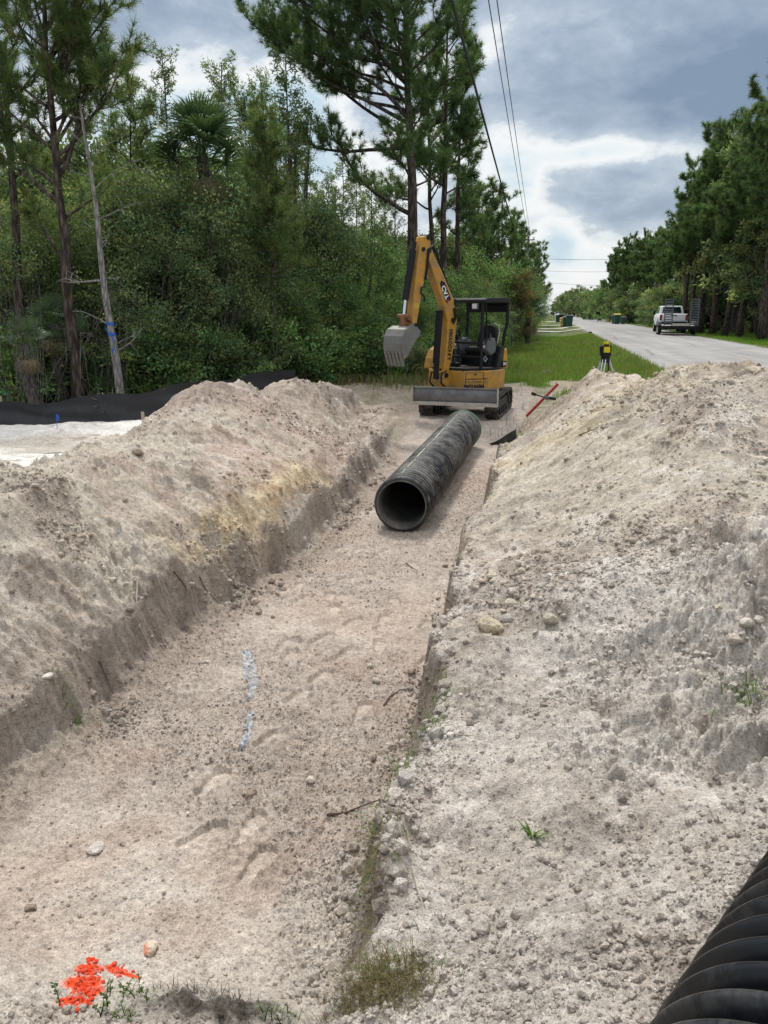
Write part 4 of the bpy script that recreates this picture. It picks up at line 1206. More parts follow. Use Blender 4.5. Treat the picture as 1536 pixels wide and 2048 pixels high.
def silt_fence():
    keys = [(-14.5, 13.2), (-11.5, 13.6), (-10.0, 14.1), (-8.6, 14.9), (-7.2, 16.6), (-5.95, 18.4)]
    P = [Vector((x, y, 0)) for x, y in keys]
    pts = []
    for a, b in zip(P[:-1], P[1:]):
        for i in range(40): pts.append(a.lerp(b, i / 40))
    pts.append(P[-1])
    root = thing('silt_fence', 'sagging black fabric silt fence behind the left spoil bank', 'silt fence', (0, 0, 0))
    xs = np.array([p.x for p in pts]); ys = np.array([p.y for p in pts])
    g, _ = terrain(xs, ys)
    s = np.concatenate([[0], np.cumsum(np.hypot(np.diff(xs), np.diff(ys)))])
    ph = (s / 1.9) % 1.0
    top = 0.47 + 0.30 * sstep(3.5, 9, s) - 0.09 * np.sin(PI * ph) ** 2 + 0.02 * fbm(s * 2, s * 0, 3, 5) - 0.10 * sstep(4.5, 0, s) * 0 
    V = []; K = 9
    for j in range(K):
        t = j / (K - 1)
        fold = (0.05 * fbm(s * 0.9 + t * 2.0, s * 0 + t * 3.5, 4, 7) + 0.035 * np.sin(s * 3 + t * 9)) * math.sin(PI * min(1, t + .15)) + (1 - t) ** 2 * 0.18
        V.append(np.stack([xs + fold * 0.35, ys - fold, g - 0.02 + top * t], axis=1))
    V = np.stack(V, axis=1).reshape(-1, 3); n = len(pts)
    ii = np.arange(n * K).reshape(n, K)
    q = np.stack([ii[:-1, :-1], ii[1:, :-1], ii[1:, 1:], ii[:-1, 1:]], axis=-1).reshape(-1, 4)
    link_mesh('fabric', np_mesh('fabric', V, q, M_fab), root)
    d = 0.0
    while d < s[-1]:
        x = float(np.interp(d, s, xs)); y = float(np.interp(d, s, ys)); z = float(np.interp(d, s, g))
        m = MB(); m.box((x - 0.02, y + 0.07, z + 0.25), (0.04, 0.035, 0.62)); m.build('stake', M_wood, root)
        d += 1.9
    return g


silt_fence()
p = ground_at(283, 785); m = MB(); m.box((0, 0, 0.13), (0.05, 0.04, 0.32)); o = m.build('wooden_stake', M_wood); o.location = at_d(283, 800, 16.0); o.location.z = hz(o.location.x, o.location.y)
tag(o, 'short pale wooden stake standing behind the black silt fence', 'stake')
o = None
M_blue = pmat('blue_tape', (0.015, 0.10, 0.42), 0.5)
q = at_d(107, 790, 15.2); m = MB(); m.tube([(0, 0, 0), (0.01, 0, 0.35)], 0.006, 5); m.add([(0.01, 0, 0.35), (0.06, 0.01, 0.33), (0.055, 0.01, 0.22), (0.01, 0, 0.24)], [(0, 1, 2, 3)])
o = m.build('marker_flag', M_blue); o.location = (q.x, q.y, hz(q.x, q.y)); tag(o, 'tiny blue survey flag behind the left end of the silt fence', 'flag')

# ------------------------------------------------------------------ laser level on tripod
M_lasy = pmat('bright_yellow_plastic', (0.62, 0.52, 0.015), 0.4, var=0.06)
M_alu = pmat('aluminium', (0.62, 0.63, 0.64), 0.35, 0.7, var=0.08)
TP = at_d(1209, 742, 15.6); TP.z = hz(TP.x, TP.y)
tz = at_d(1209, 708, 15.6).z - TP.z
tr = thing('tripod', 'aluminium survey tripod with black straps standing behind the small spoil mound', 'tripod', TP)
for a in (250, 12, 150):
    a = rad(a)
    bx, by = 0.42 * math.cos(a), 0.42 * math.sin(a)
    gz = hz(TP.x + bx, TP.y + by) - TP.z
    tp = Vector((0.07 * math.cos(a), 0.07 * math.sin(a), tz - 0.10)); ft_ = Vector((bx, by, gz))
    mid = tp.lerp(ft_, 0.52)
    sd_ = Vector((-math.sin(a), math.cos(a), 0)) * 0.028
    m = MB(); m.tube([tp + sd_, mid + sd_], 0.012, 8); m.tube([tp - sd_, mid - sd_], 0.012, 8); m.tube([tp.lerp(ft_, 0.4), ft_], [0.014, 0.008], 8)
    lg = m.build('tripod_leg', M_alu, tr, smooth=True)
    m = MB(); m.box(mid, (0.075, 0.075, 0.07)); m.build('leg_clamp', M_blk, lg, bevel=0.01)
m = MB(); m.cyl((0, 0, tz - 0.16), (0, 0, tz - 0.02), 0.085, 18); m.cyl((0, 0, tz - 0.03), (0, 0, tz), 0.11, 18); m.build('tripod_head', M_blk, tr, bevel=0.01)
m = MB(); m.tube([(0.06, 0.05, tz - 0.1), (0.08, -0.02, tz - 0.5), (0.05, 0.0, tz - 0.75)], 0.014, 6); m.build('strap', M_blk, tr, smooth=True)
LL = thing('laser_level', 'yellow and black rotating laser level mounted on the tripod', 'laser level', TP + Vector((0, 0, tz)), rad(14))
LL.scale = (0.82, 0.82, 0.82)
m = MB(); m.box((0, 0, 0.10), (0.16, 0.17, 0.15)); m.build('housing', M_lasy, LL, bevel=0.025, seg=3)
m = MB(); m.box((0, 0, 0.018), (0.20, 0.20, 0.036)); m.box((-0.105, 0, 0.10), (0.05, 0.17, 0.17)); m.box((0.095, 0, 0.10), (0.022, 0.15, 0.17)); m.build('bumper_frame', M_blk, LL, bevel=0.012)
m = MB(); m.box((0, 0, 0.185), (0.19, 0.18, 0.022)); m.cyl((0, 0, 0.19), (0, 0, 0.225), 0.055, 16); m.build('top_plate', M_blk, LL, bevel=0.006)
m = MB(); m.cyl((0, 0, 0.225), (0, 0, 0.275), 0.048, 16); m.tube([(-0.065, 0, 0.20), (-0.06, 0, 0.27), (0.06, 0, 0.27), (0.065, 0, 0.20)], 0.012, 8); m.build('laser_head', M_lasy, LL, smooth=True)

# ------------------------------------------------------------------ red bar with black crosspiece
rb = thing('red_bar', 'slanting red metal bar with a black clamped crosspiece leaning on the spoil', 'bar', (0, 0, 0))
d0 = at_d(1056, 829, 13.2); d1 = at_d(1116, 768, 13.35)
ex = (d1 - d0).normalized()
m = MB(); m.tube([d0 - ex * 0.04, d1], 0.024, 12); m.build('shaft', M_red, rb, smooth=True)
c = d0.lerp(d1, 0.56)
u = at_d(1064, 787, 13.15) - c; v = at_d(1112, 798, 13.3) - c
m = MB(); m.tube([c + u, c + u * 0.72, c + u * 0.69], [0.026, 0.026, 0.012], 8); m.tube([c + u * 0.7, c, c + v * 0.4], 0.011, 8); m.tube([c + v * 0.3, c + v], [0.026, 0.022], 8); m.build('crosspiece', M_blk, rb, smooth=True)
m = MB(); m.box(c + v * 0.12, (0.09, 0.07, 0.055), Matrix.Rotation(0.5, 3, 'Y')); m.build('clamp', M_grey, rb, bevel=0.01)
q = ground_at(1045, 818); m = MB(); m.lathe([(0.0, 0.0), (0.034, 0.004), (0.036, 0.13), (0.028, 0.17), (0.013, 0.19), (0.013, 0.215), (0, 0.216)], 14, lambda x, y, h: (x, y, h))
o = m.build('plastic_bottle', M_white, smooth=True); o.location = q; o.rotation_euler = (0.1, 0.22, 0); tag(o, 'small white plastic bottle standing in the grass by the right track of the excavator', 'bottle')
q = ground_at(1090, 748); m = MB(); m.add([(-.17, -.05, 0.03), (0.02, -.06, 0.06), (0.20, 0.02, 0.16), (0.05, 0.05, 0.12), (-.12, .04, .08)], [(0, 1, 4), (1, 3, 4), (1, 2, 3)])
o = m.build('fabric_scrap', M_fab); o.location = q; tag(o, 'scrap of torn black fabric lying in the bright grass', 'scrap')
# scrap of silt fabric sticking out of the right bank by the pipe end
q = ground_at(1003, 888); m = MB(); n_ = 7; vs = []; fs = []
for i in range(n_):
    for j in range(4):
        t = i / (n_ - 1); vs.append((0.36 * t - 0.16 + 0.02 * math.sin(j * 2 + i), 0.15 * t + 0.03 * math.sin(i * 1.7 + j), -0.03 + (0.03 + 0.16 * t) * j / 3 + 0.03 * t))
for i in range(n_ - 1):
    for j in range(3): fs.append((i * 4 + j, (i + 1) * 4 + j, (i + 1) * 4 + j + 1, i * 4 + j + 1))
m.add(vs, fs); o = m.build('fabric_flap', pmat('dirty_fabric', (0.035, 0.033, 0.03), 0.8, var=0.4), smooth=True); o.location = q + Vector((0, 0, 0.0)); tag(o, 'dark fabric flap poking out of the right bank beside the far pipe end', 'fabric')

# ------------------------------------------------------------------ pickup truck with ramp trailer
M_tail = pmat('red_lens', (0.22, 0.006, 0.01), 0.2, var=0.1)
M_dgl = pmat('dark_glass', (0.008, 0.009, 0.011), 0.06, spec=0.6)
M_tyre = pmat('tyre_rubber', (0.02, 0.02, 0.02), 0.85)
M_ramp = pmat('dark_ramp_steel', (0.13, 0.14, 0.155), 0.45, 0.3, var=0.2)
M_plank = pmat('pale_deck_boards', (0.50, 0.47, 0.42), 0.8, var=0.15, scale=10)


def wheel(root, x, y, r, w_, sx):
    m = MB(); m.lathe([(r * 0.6, -w_ / 2), (r * 0.92, -w_ / 2), (r, -w_ * 0.32), (r, w_ * 0.32), (r * 0.92, w_ / 2), (r * 0.6, w_ / 2)], 24, lambda a, b, h: (x + h, y + a, r + b))
    t_ = m.build('wheel', M_tyre, root, smooth=True)
    m = MB(); m.lathe([(0.0, 0.0), (r * 0.25, 0.02), (r * 0.5, -0.01), (r * 0.62, 0.03)], 16, lambda a, b, h: (x + sx * (w_ / 2 - 0.03 + h), y + a, r + b)); m.build('rim', M_alu, t_, smooth=True)


TK = at_d(1345, 662, 62.5)
tk = thing('pickup_truck', 'white crew cab pickup seen from behind, parked half on the far road edge', 'pickup truck', (TK.x, TK.y, 0.03), rad(-3))
# sides: body shell by sections along y (0 = rear face)
def section_shell(secs, mat, name, root, bevel=0.0):
    m = MB(); n = len(secs[0][1])
    vs = []; fs = []
    for y, sec in secs:
        for x, z in sec: vs.append((x, y, z))
    for i in range(len(secs) - 1):
        for k in range(n):
            l = (k + 1) % n
            fs.append((i * n + k, i * n + l, (i + 1) * n + l, (i + 1) * n + k))
    fs.append(list(range(n))[::-1]); fs.append([(len(secs) - 1) * n + k for k in range(n)])
    m.add(vs, fs)
    return m.build(name, mat, root, smooth=False, bevel=bevel)
def lowsec(w_, z0, z1, tuck=0.05):
    return [(-w_ + tuck, z0), (-w_, z0 + 0.15), (-w_, z1 - 0.22), (-w_ + 0.05, z1), (w_ - 0.05, z1), (w_, z1 - 0.22), (w_, z0 + 0.15), (w_ - tuck, z0)]
section_shell([(0.0, lowsec(0.97, 0.62, 1.36)), (0.06, lowsec(1.0, 0.58, 1.38)), (2.0, lowsec(1.0, 0.52, 1.38)), (4.3, lowsec(1.0, 0.5, 1.36)), (5.5, lowsec(0.98, 0.52, 1.28)), (5.8, lowsec(0.90, 0.6, 1.18))], M_white, 'body', tk, 0.03)
def cabsec(w0, w1, z0, z1): return [(-w0, z0), (-w1, z1 - 0.06), (-w1 + 0.10, z1), (w1 - 0.10, z1), (w1, z1 - 0.06), (w0, z0)]
cab = section_shell([(1.78, cabsec(0.92, 0.76, 1.36, 1.40)), (1.98, cabsec(0.93, 0.78, 1.36, 1.93)), (2.3, cabsec(0.94, 0.79, 1.36, 1.97)), (3.3, cabsec(0.94, 0.79, 1.36, 1.96)), (4.2, cabsec(0.93, 0.85, 1.36, 1.40))], M_white, 'cab', tk, 0.03)
m = MB(); m.add([(-0.70, 1.80, 1.43), (0.70, 1.80, 1.43), (0.62, 1.955, 1.88), (-0.62, 1.955, 1.88)], [(0, 1, 2, 3)])
for i in range(4): m.v[i] = (m.v[i][0], m.v[i][1] - 0.035, m.v[i][2])
m.build('rear_window', M_dgl, cab)
for s in (-1, 1):
    m = MB(); m.add([(s * 0.945, 2.10, 1.42), (s * 0.945, 3.0, 1.42), (s * 0.825, 3.0, 1.86), (s * 0.825, 2.2, 1.86)], [(0, 1, 2, 3)]); m.build('side_window', M_dgl, cab)
    m = MB(); m.add([(s * 0.945, 3.08, 1.42), (s * 0.945, 3.95, 1.42), (s * 0.835, 3.45, 1.84), (s * 0.828, 3.08, 1.86)], [(0, 1, 2, 3)]); m.build('side_window', M_dgl, cab)
    m = MB(); m.box((s * 1.10, 3.75, 1.50), (0.16, 0.10, 0.28)); m.build('door_mirror', M_blk, tk, bevel=0.03)
    m = MB(); m.box((s * 0.90, -0.012, 1.13), (0.15, 0.06, 0.42)); m.build('tail_light', M_tail, tk, bevel=0.02)
    m = MB(); m.lathe([(0.56, 0), (0.50, 0.02), (0.44, 0.0)], 16, lambda a, b, h: (s * (1.0 + h), 1.15 + a, 0.48 + b), 0, PI); m.build('wheel_arch', M_blk, tk)
    wheel(tk, s * 0.86, 1.15, 0.44, 0.32, s); wheel(tk, s * 0.86, 4.75, 0.44, 0.32, s)
m = MB(); m.box((0, -0.015, 1.10), (1.62, 0.03, 0.50)); tg = m.build('tailgate', M_white, tk, bevel=0.02)
m = MB(); m.box((0, -0.035, 1.27), (0.40, 0.02, 0.07)); m.build('tailgate_handle', M_blk, tg)
m = MB(); m.box((0, -0.10, 0.72), (1.9, 0.20, 0.20)); m.build('rear_bumper', M_blk, tk, bevel=0.03)
TR = at_d(1357, 664, 57.0)
tl = thing('ramp_trailer', 'low flatbed trailer with two upright black mesh ramps behind the white pickup', 'trailer', (TR.x, TR.y, 0.03), rad(-3))
m = MB(); m.box((0, 2.1, 0.62), (2.0, 4.2, 0.06)); m.build('deck', M_plank, tl)
m = MB(); m.box((0, 0.0, 0.55), (2.35, 0.14, 0.14)); m.box((0, 0.02, 0.42), (2.3, 0.08, 0.10)); m.box((-1.0, 2.1, 0.55), (0.08, 4.2, 0.12)); m.box((1.0, 2.1, 0.55), (0.08, 4.2, 0.12)); m.box((0, 4.8, 0.5), (0.1, 1.3, 0.1)); m.build('trailer_frame', M_blk, tl, bevel=0.01)
m = MB(); m.box((0.1, 0.0, 0.70), (1.1, 0.10, 0.16)); m.build('dovetail_board', M_plank, tl, bevel=0.01)
for x in (-0.72, 0.93):
    m = MB()
    for s in (-1, 1): m.tube([(x + s * 0.25, 0, 0.6), (x + s * 0.25, 0.12, 2.38)], 0.04, 6)
    for i in range(11): m.box((x, 0.01 + 0.011 * i, 0.72 + i * 0.163), (0.48, 0.05, 0.075))
    m.build('loading_ramp', M_ramp, tl)
for s in (-1, 1):
    m = MB(); m.prism([(1.0, 0.62), (1.05, 0.86), (1.25, 0.92), (2.55, 0.92), (2.75, 0.86), (2.8, 0.62)], s * 1.04, s * 1.26, lambda y, z, t: (t, y, z)); m.build('mudguard', M_grey, tl, bevel=0.02)
    for y in (1.5, 2.3): wheel(tl, s * 1.14, y, 0.33, 0.2, s)

# ------------------------------------------------------------------ bins, mailboxes, verge furniture
M_bing = pmat('dark_green_plastic', (0.010, 0.060, 0.042), 0.5, var=0.1)
M_bind = pmat('grey_green_plastic', (0.05, 0.085, 0.08), 0.55, var=0.1)
M_lidy = pmat('yellow_lid', (0.60, 0.42, 0.08), 0.5)
M_tan = pmat('tan_plastic', (0.45, 0.25, 0.05), 0.6)


def bin_thing(px, d, h, body, lid, label, rot=0.0):
    q = at_d(px, 640, d)
    z = float(base_ground(np.array([q.x]), np.array([q.y]))[0])
    r = thing('wheelie_bin', label, 'bin', (q.x, q.y, z), rot)
    k = h / 1.1
    m = MB()
    vs = []
    for (sx, sy, z_) in ((0.24, 0.26, 0.05), (0.31, 0.36, 0.98)):
        vs += [(-sx * k, -sy * k, z_ * k), (sx * k, -sy * k, z_ * k), (sx * k, sy * k, z_ * k), (-sx * k, sy * k, z_ * k)]
    m.add(vs, [(3, 2, 1, 0), (4, 5, 6, 7), (0, 1, 5, 4), (1, 2, 6, 5), (2, 3, 7, 6), (3, 0, 4, 7)])
    m.build('bin_body', body, r, bevel=0.03)
    m = MB(); m.prism([(-0.40, 0.98), (-0.38, 1.04), (0.1, 1.10), (0.40, 1.08), (0.42, 0.98)], -0.34 * k, 0.34 * k, lambda y, z_, t: (t, y * k, z_ * k)); m.build('lid', lid, r, bevel=0.02)
    for s in (-1, 1):
        m = MB(); m.cyl((s * 0.22 * k, 0.30 * k, 0.12 * k), (s * 0.28 * k, 0.30 * k, 0.12 * k), 0.12 * k, 14); m.build('wheel', M_tyre, r)
    m = MB(); m.tube([(-0.25 * k, 0.44 * k, 0.98 * k), (0.25 * k, 0.44 * k, 0.98 * k)], 0.02, 6); m.build('handle', M_blk, r)


bin_thing(1132, 88, 1.15, M_bing, M_bing, 'left one of the two green wheelie bins standing together by the left road edge')
bin_thing(1139, 86, 1.25, M_bing, M_blk, 'green wheelie bin with black lid, right of its twin by the left road edge')
bin_thing(1229, 104, 1.15, M_bing, M_bing, 'dark green bin half hidden behind the yellow-lidded bin across the road')
bin_thing(1234, 101, 1.30, M_bing, M_lidy, 'green wheelie bin with a yellow lid on the grass across the road')
bin_thing(1246.5, 102, 0.95, M_bind, M_bind, 'short grey-green bin right of the yellow-lidded bin')
bin_thing(1168, 150, 1.3, M_bing, M_bing, 'lone green bin farther up the right side of the road')
bin_thing(1115.5, 125, 1.15, M_bing, M_bing, 'green bin beside the white post farther up the left verge')
bin_thing(1127, 92, 1.05, M_tan, M_tan, 'tan orange bin behind the pair of green bins')


def mailbox(px, d, h, bm, label, w_=0.2):
    q = at_d(px, 640, d); z = float(base_ground(np.array([q.x]), np.array([q.y]))[0])
    r = thing('mailbox', label, 'mailbox', (q.x, q.y, z), rad(90))
    m = MB(); m.box((0, 0, h * 0.4), (0.10, 0.10, h * 0.8)); m.build('post', M_wood if bm is not M_white else M_white, r)
    m = MB(); prof = [(-w_ / 2, 0), (w_ / 2, 0), (w_ / 2, w_ * 0.7)] + [(w_ / 2 * math.cos(a), w_ * 0.7 + w_ / 2 * math.sin(a)) for a in np.linspace(0.3, PI - 0.3, 6)] + [(-w_ / 2, w_ * 0.7)]
    m.prism(prof, -0.28, 0.28, lambda a, b, t: (a, t, b + h * 0.8)); m.build('box', bm, r, bevel=0.01)
    m = MB(); m.box((w_ / 2 + 0.01, 0.05, h * 0.8 + w_ * 0.8), (0.012, 0.03, 0.16)); m.build('flag', M_red, r)


mailbox(1122.5, 96, 1.25, M_blk, 'dark mailbox on a wooden post just left of the green bins', 0.34)
mailbox(1112, 128, 1.3, M_white, 'white mailbox post on the left verge beyond the bins', 0.22)
mailbox(1107.5, 140, 1.3, M_blk, 'dark mailbox fourth from the road bins along the left verge', 0.36)
mailbox(1103, 170, 1.4, M_blk, 'far dark mailbox on the left verge, nearest to the vanishing road', 0.4)
mailbox(1178, 152, 1.25, M_white, 'white mailbox across the road next to the lone green bin', 0.45)
mailbox(1195, 118, 1.4, M_blk, 'dark mailbox across the road between the lone bin and the yellow-lidded bin', 0.4)
# a distant parked vehicle at the end of the road
q = at_d(1096, 630, 300)
vr = thing('parked_car', 'tiny white vehicle far off at the end of the road on the left', 'car', (q.x - 1, q.y, -0.2))
m = MB(); m.box((0, 0, 0.75), (1.9, 4.4, 0.8)); m.build('body', M_white, vr, bevel=0.15); m = MB(); m.box((0, 0.2, 1.4), (1.7, 2.4, 0.65)); m.build('cabin', M_dgl, vr, bevel=0.2)
for sx in (-.8, .8):
    for y in (-1.4, 1.4):
        m = MB(); m.cyl((sx - .1, y, .35), (sx + .1, y, .35), .35, 12); m.build('wheel', M_tyre, vr)
# small dark lump lying on the road
q = at_d(1181, 661, 60); m = MB(); m.ball((0, 0, 0.06), 0.11, s=(1.3, 1, 0.7)); o = m.build('road_debris', M_blk); o.location = (q.x, q.y, 0.035); tag(o, 'small dark lump lying on the bare road surface', 'debris')

# ------------------------------------------------------------------ overhead lines
M_pole = pmat('grey_utility_pole', (0.16, 0.14, 0.12), 0.9, var=0.2, scale=8)
M_wire = pmat('black_cable', (0.02, 0.02, 0.022), 0.6)
M_wire2 = pmat('grey_conductor', (0.12, 0.12, 0.125), 0.5)


def upole(x, y, h, label, tf=False):
    r = thing('utility_pole', label, 'utility pole', (x, y, -0.25))
    m = MB(); m.tube([(0, 0, 0), (0, 0, h)], [0.15, 0.10], 10); m.build('pole', M_pole, r, smooth=True)
    m = MB(); m.box((0, 0, h - 0.35), (1.1, 0.1, 0.1)); ca = m.build('crossarm', M_pole, r)
    for s in (-0.45, 0.0, 0.45):
        m = MB(); m.tube([(s, 0, h - 0.3), (s, 0, h - 0.1)], [0.04, 0.025], 8); m.build('insulator', M_grey, ca)
    if tf:
        m = MB(); m.cyl((0.32, 0, h - 1.9), (0.32, 0, h - 0.9), 0.24, 14); m.cyl((0.32, 0, h - 0.9), (0.32, 0, h - 0.65), 0.05, 8); m.build('transformer', M_grey, r)


upole(-1.85, 77, 8.6, 'nearest utility pole, with a grey transformer, among the left trees', True)
for i, (y, h) in enumerate(((118, 8.6), (160, 8.6), (205, 8.4), (260, 8.4))):
    upole(-1.5 + 0.2 * (i == 3), y, h, ['second utility pole, rising above the left treeline', 'third utility pole along the left verge', 'fourth, thin far utility pole along the left verge', 'farthest utility pole near the vanishing point'][i])
upole(13.5, 111, 8.4, 'utility pole across the road among the right-hand trees')


def span(name, label, a, b, sag, r, mat, segs=60):
    a = Vector(a); b = Vector(b); pts = []
    for i in range(segs + 1):
        t = i / segs; p_ = a.lerp(b, t); p_.z -= sag * 4 * t * (1 - t); pts.append(p_)
    m = MB(); m.tube(pts, r, 6); o = m.build(name, mat, smooth=True); tag(o, label, 'cable')


span('power_cable', 'thick black cable, lowest and leftmost of the overhead lines above the verge', (-1.25, -12, 6.15), (-2.3, 77, 6.3), 0.22, 0.026, M_wire)
span('power_line', 'left one of the two thin grey wires high above the verge', (-1.30, -12, 8.25), (-1.85, 77, 8.25), 0.3, 0.012, M_wire2)
span('power_line', 'right one of the two thin grey wires high above the verge', (-1.17, -12, 8.35), (-1.65, 77, 8.3), 0.28, 0.012, M_wire2)
for i, (dx_, dz_) in enumerate(((-0.3, 0), (0.2, 0.05))):
    span('power_line', ['far wire continuing between the left-hand utility poles, outer one', 'far wire continuing between the left-hand utility poles, inner one'][i], (-1.5 + dx_, 77, 8.2 + dz_), (-1.4 + dx_, 205, 8.0), 0.7, 0.02, M_wire2)
span('cross_line', 'upper wire crossing over the road between poles', (-1.6, 112, 8.45), (13.5, 111, 8.2), 0.15, 0.022, M_wire)
span('cross_line', 'middle wire crossing over the road, below the upper one', (-1.6, 140, 8.2), (14.5, 138, 8.0), 0.25, 0.02, M_wire2)
span('cross_line', 'lower thin wire crossing over the road, farthest away', (-1.6, 165, 7.2), (15.0, 162, 6.2), 0.2, 0.025, M_wire2)
span('guy_wire', 'pale guy wire slanting down from the transformer pole', (-1.5, 77, 8.0), (-3.2, 66, 4.0), 1.2, 0.02, M_wire2, 20)
# ------------------------------------------------------------------ vegetation
M_bark = None


def barkmat(name, lo, hi, sc=6.0):
    t = NT(name)
    P = t.n('ShaderNodeTexCoord').outputs['Object']
    mp = t.n('ShaderNodeMapping'); mp.inputs['Scale'].default_value = (sc * 2.2, sc * 2.2, sc * 0.55); t.l(P, mp.inputs['Vector'])
    v = t.n('ShaderNodeTexVoronoi', feature='F1'); v.inputs['Scale'].default_value = 1.0; t.l(mp.outputs[0], v.inputs['Vector'])
    n1 = t.noise(1.3, 5, 0.65, mp.outputs[0], 0.5)
    k = t.math('ADD', t.math('MULTIPLY', v.outputs['Distance'], 0.7), t.math('MULTIPLY', n1, 0.5))
    c = t.ramp(k, [(0.25, hi), (0.75, lo)])
    t.principled(c, 0.9, 0, t.bump(k, 0.8, -0.03), 0.15)
    return t.m


M_bark = barkmat('pine_bark', (0.035, 0.027, 0.022), (0.155, 0.125, 0.105))
M_barkp = barkmat('pale_bark', (0.13, 0.12, 0.11), (0.38, 0.36, 0.335), 9)
M_barkg = barkmat('grey_bark', (0.05, 0.045, 0.04), (0.17, 0.155, 0.14), 8)
M_pine = leafmat('pine_needles', (0.100, 0.155, 0.064), 0.42)
M_pine2 = leafmat('young_pine_needles', (0.115, 0.158, 0.055), 0.40)
M_leaf = leafmat('oak_leaves', (0.146, 0.192, 0.090), 0.43)
M_leaf2 = leafmat('bright_leaves', (0.134, 0.205, 0.078), 0.45)
M_cyp = leafmat('feathery_foliage', (0.150, 0.195, 0.088), 0.44)
M_palm = leafmat('palm_fronds', (0.070, 0.115, 0.055), 0.28, rough=0.4)
M_dead = leafmat('dead_fronds', (0.26, 0.205, 0.13), 0.3)
M_moss = leafmat('grey_moss_and_twigs', (0.17, 0.15, 0.115), 0.3)
M_rustv = leafmat('rusty_foliage', (0.135, 0.115, 0.045), 0.38)
M_gr = leafmat('grass_blades', (0.115, 0.215, 0.032), 0.45, hue=0.1)
M_grd = leafmat('dry_grass', (0.20, 0.175, 0.085), 0.4, hue=0.1)


def rnd_unit(rng, n):
    v = rng.normal(size=(n, 3)); return v / np.linalg.norm(v, axis=1)[:, None]


def perp(d, rng):
    r = rnd_unit(rng, len(d)); p = r - d * (r * d).sum(1)[:, None]
    return p / np.maximum(np.linalg.norm(p, axis=1), 1e-6)[:, None]


def leaf_quads(P, D, L, W, rng, col):
    """diamond leaves at P pointing along D"""
    n = len(P); S = perp(D, rng)
    L = np.broadcast_to(np.asarray(L, float), (n,))[:, None]; W = np.broadcast_to(np.asarray(W, float), (n,))[:, None]
    V = np.stack([P, P + D * L * 0.5 + S * W * 0.5, P + D * L, P + D * L * 0.5 - S * W * 0.5], axis=1).reshape(-1, 3)
    Fq = np.arange(n * 4).reshape(n, 4)
    C = np.repeat(np.clip(col, 0.02, 3), 4, axis=0)
    return V, Fq, C


def needle_tris(P, D, L, W, rng, col):
    n = len(P); S = perp(D, rng)
    L = np.broadcast_to(np.asarray(L, float), (n,))[:, None]; W = np.broadcast_to(np.asarray(W, float), (n,))[:, None]
    V = np.stack([P + S * W * 0.5, P - S * W * 0.5, P + D * L], axis=1).reshape(-1, 3)
    return V, np.arange(n * 3).reshape(n, 3), np.repeat(np.clip(col, 0.02, 3), 3, axis=0)


def tints(rng, n, spread=0.28, warm=0.12):
    k = np.exp(rng.normal(0, spread, size=(n, 1)))
    c = np.ones((n, 3)) * k
    w_ = rng.normal(0, warm, size=n)
    c[:, 0] *= 1 + w_; c[:, 2] *= 1 - 0.5 * w_
    return c


def curve(p, d, L, n, rng, up=0.0, wob=0.12):
    """wandering branch: list of points"""
    pts = [np.array(p, float)]; d = np.array(d, float); d /= np.linalg.norm(d)
    for i in range(n):
        d = d + rng.normal(0, wob, 3) + np.array([0, 0, up]); d /= np.linalg.norm(d)
        pts.append(pts[-1] + d * (L / n))
    return pts


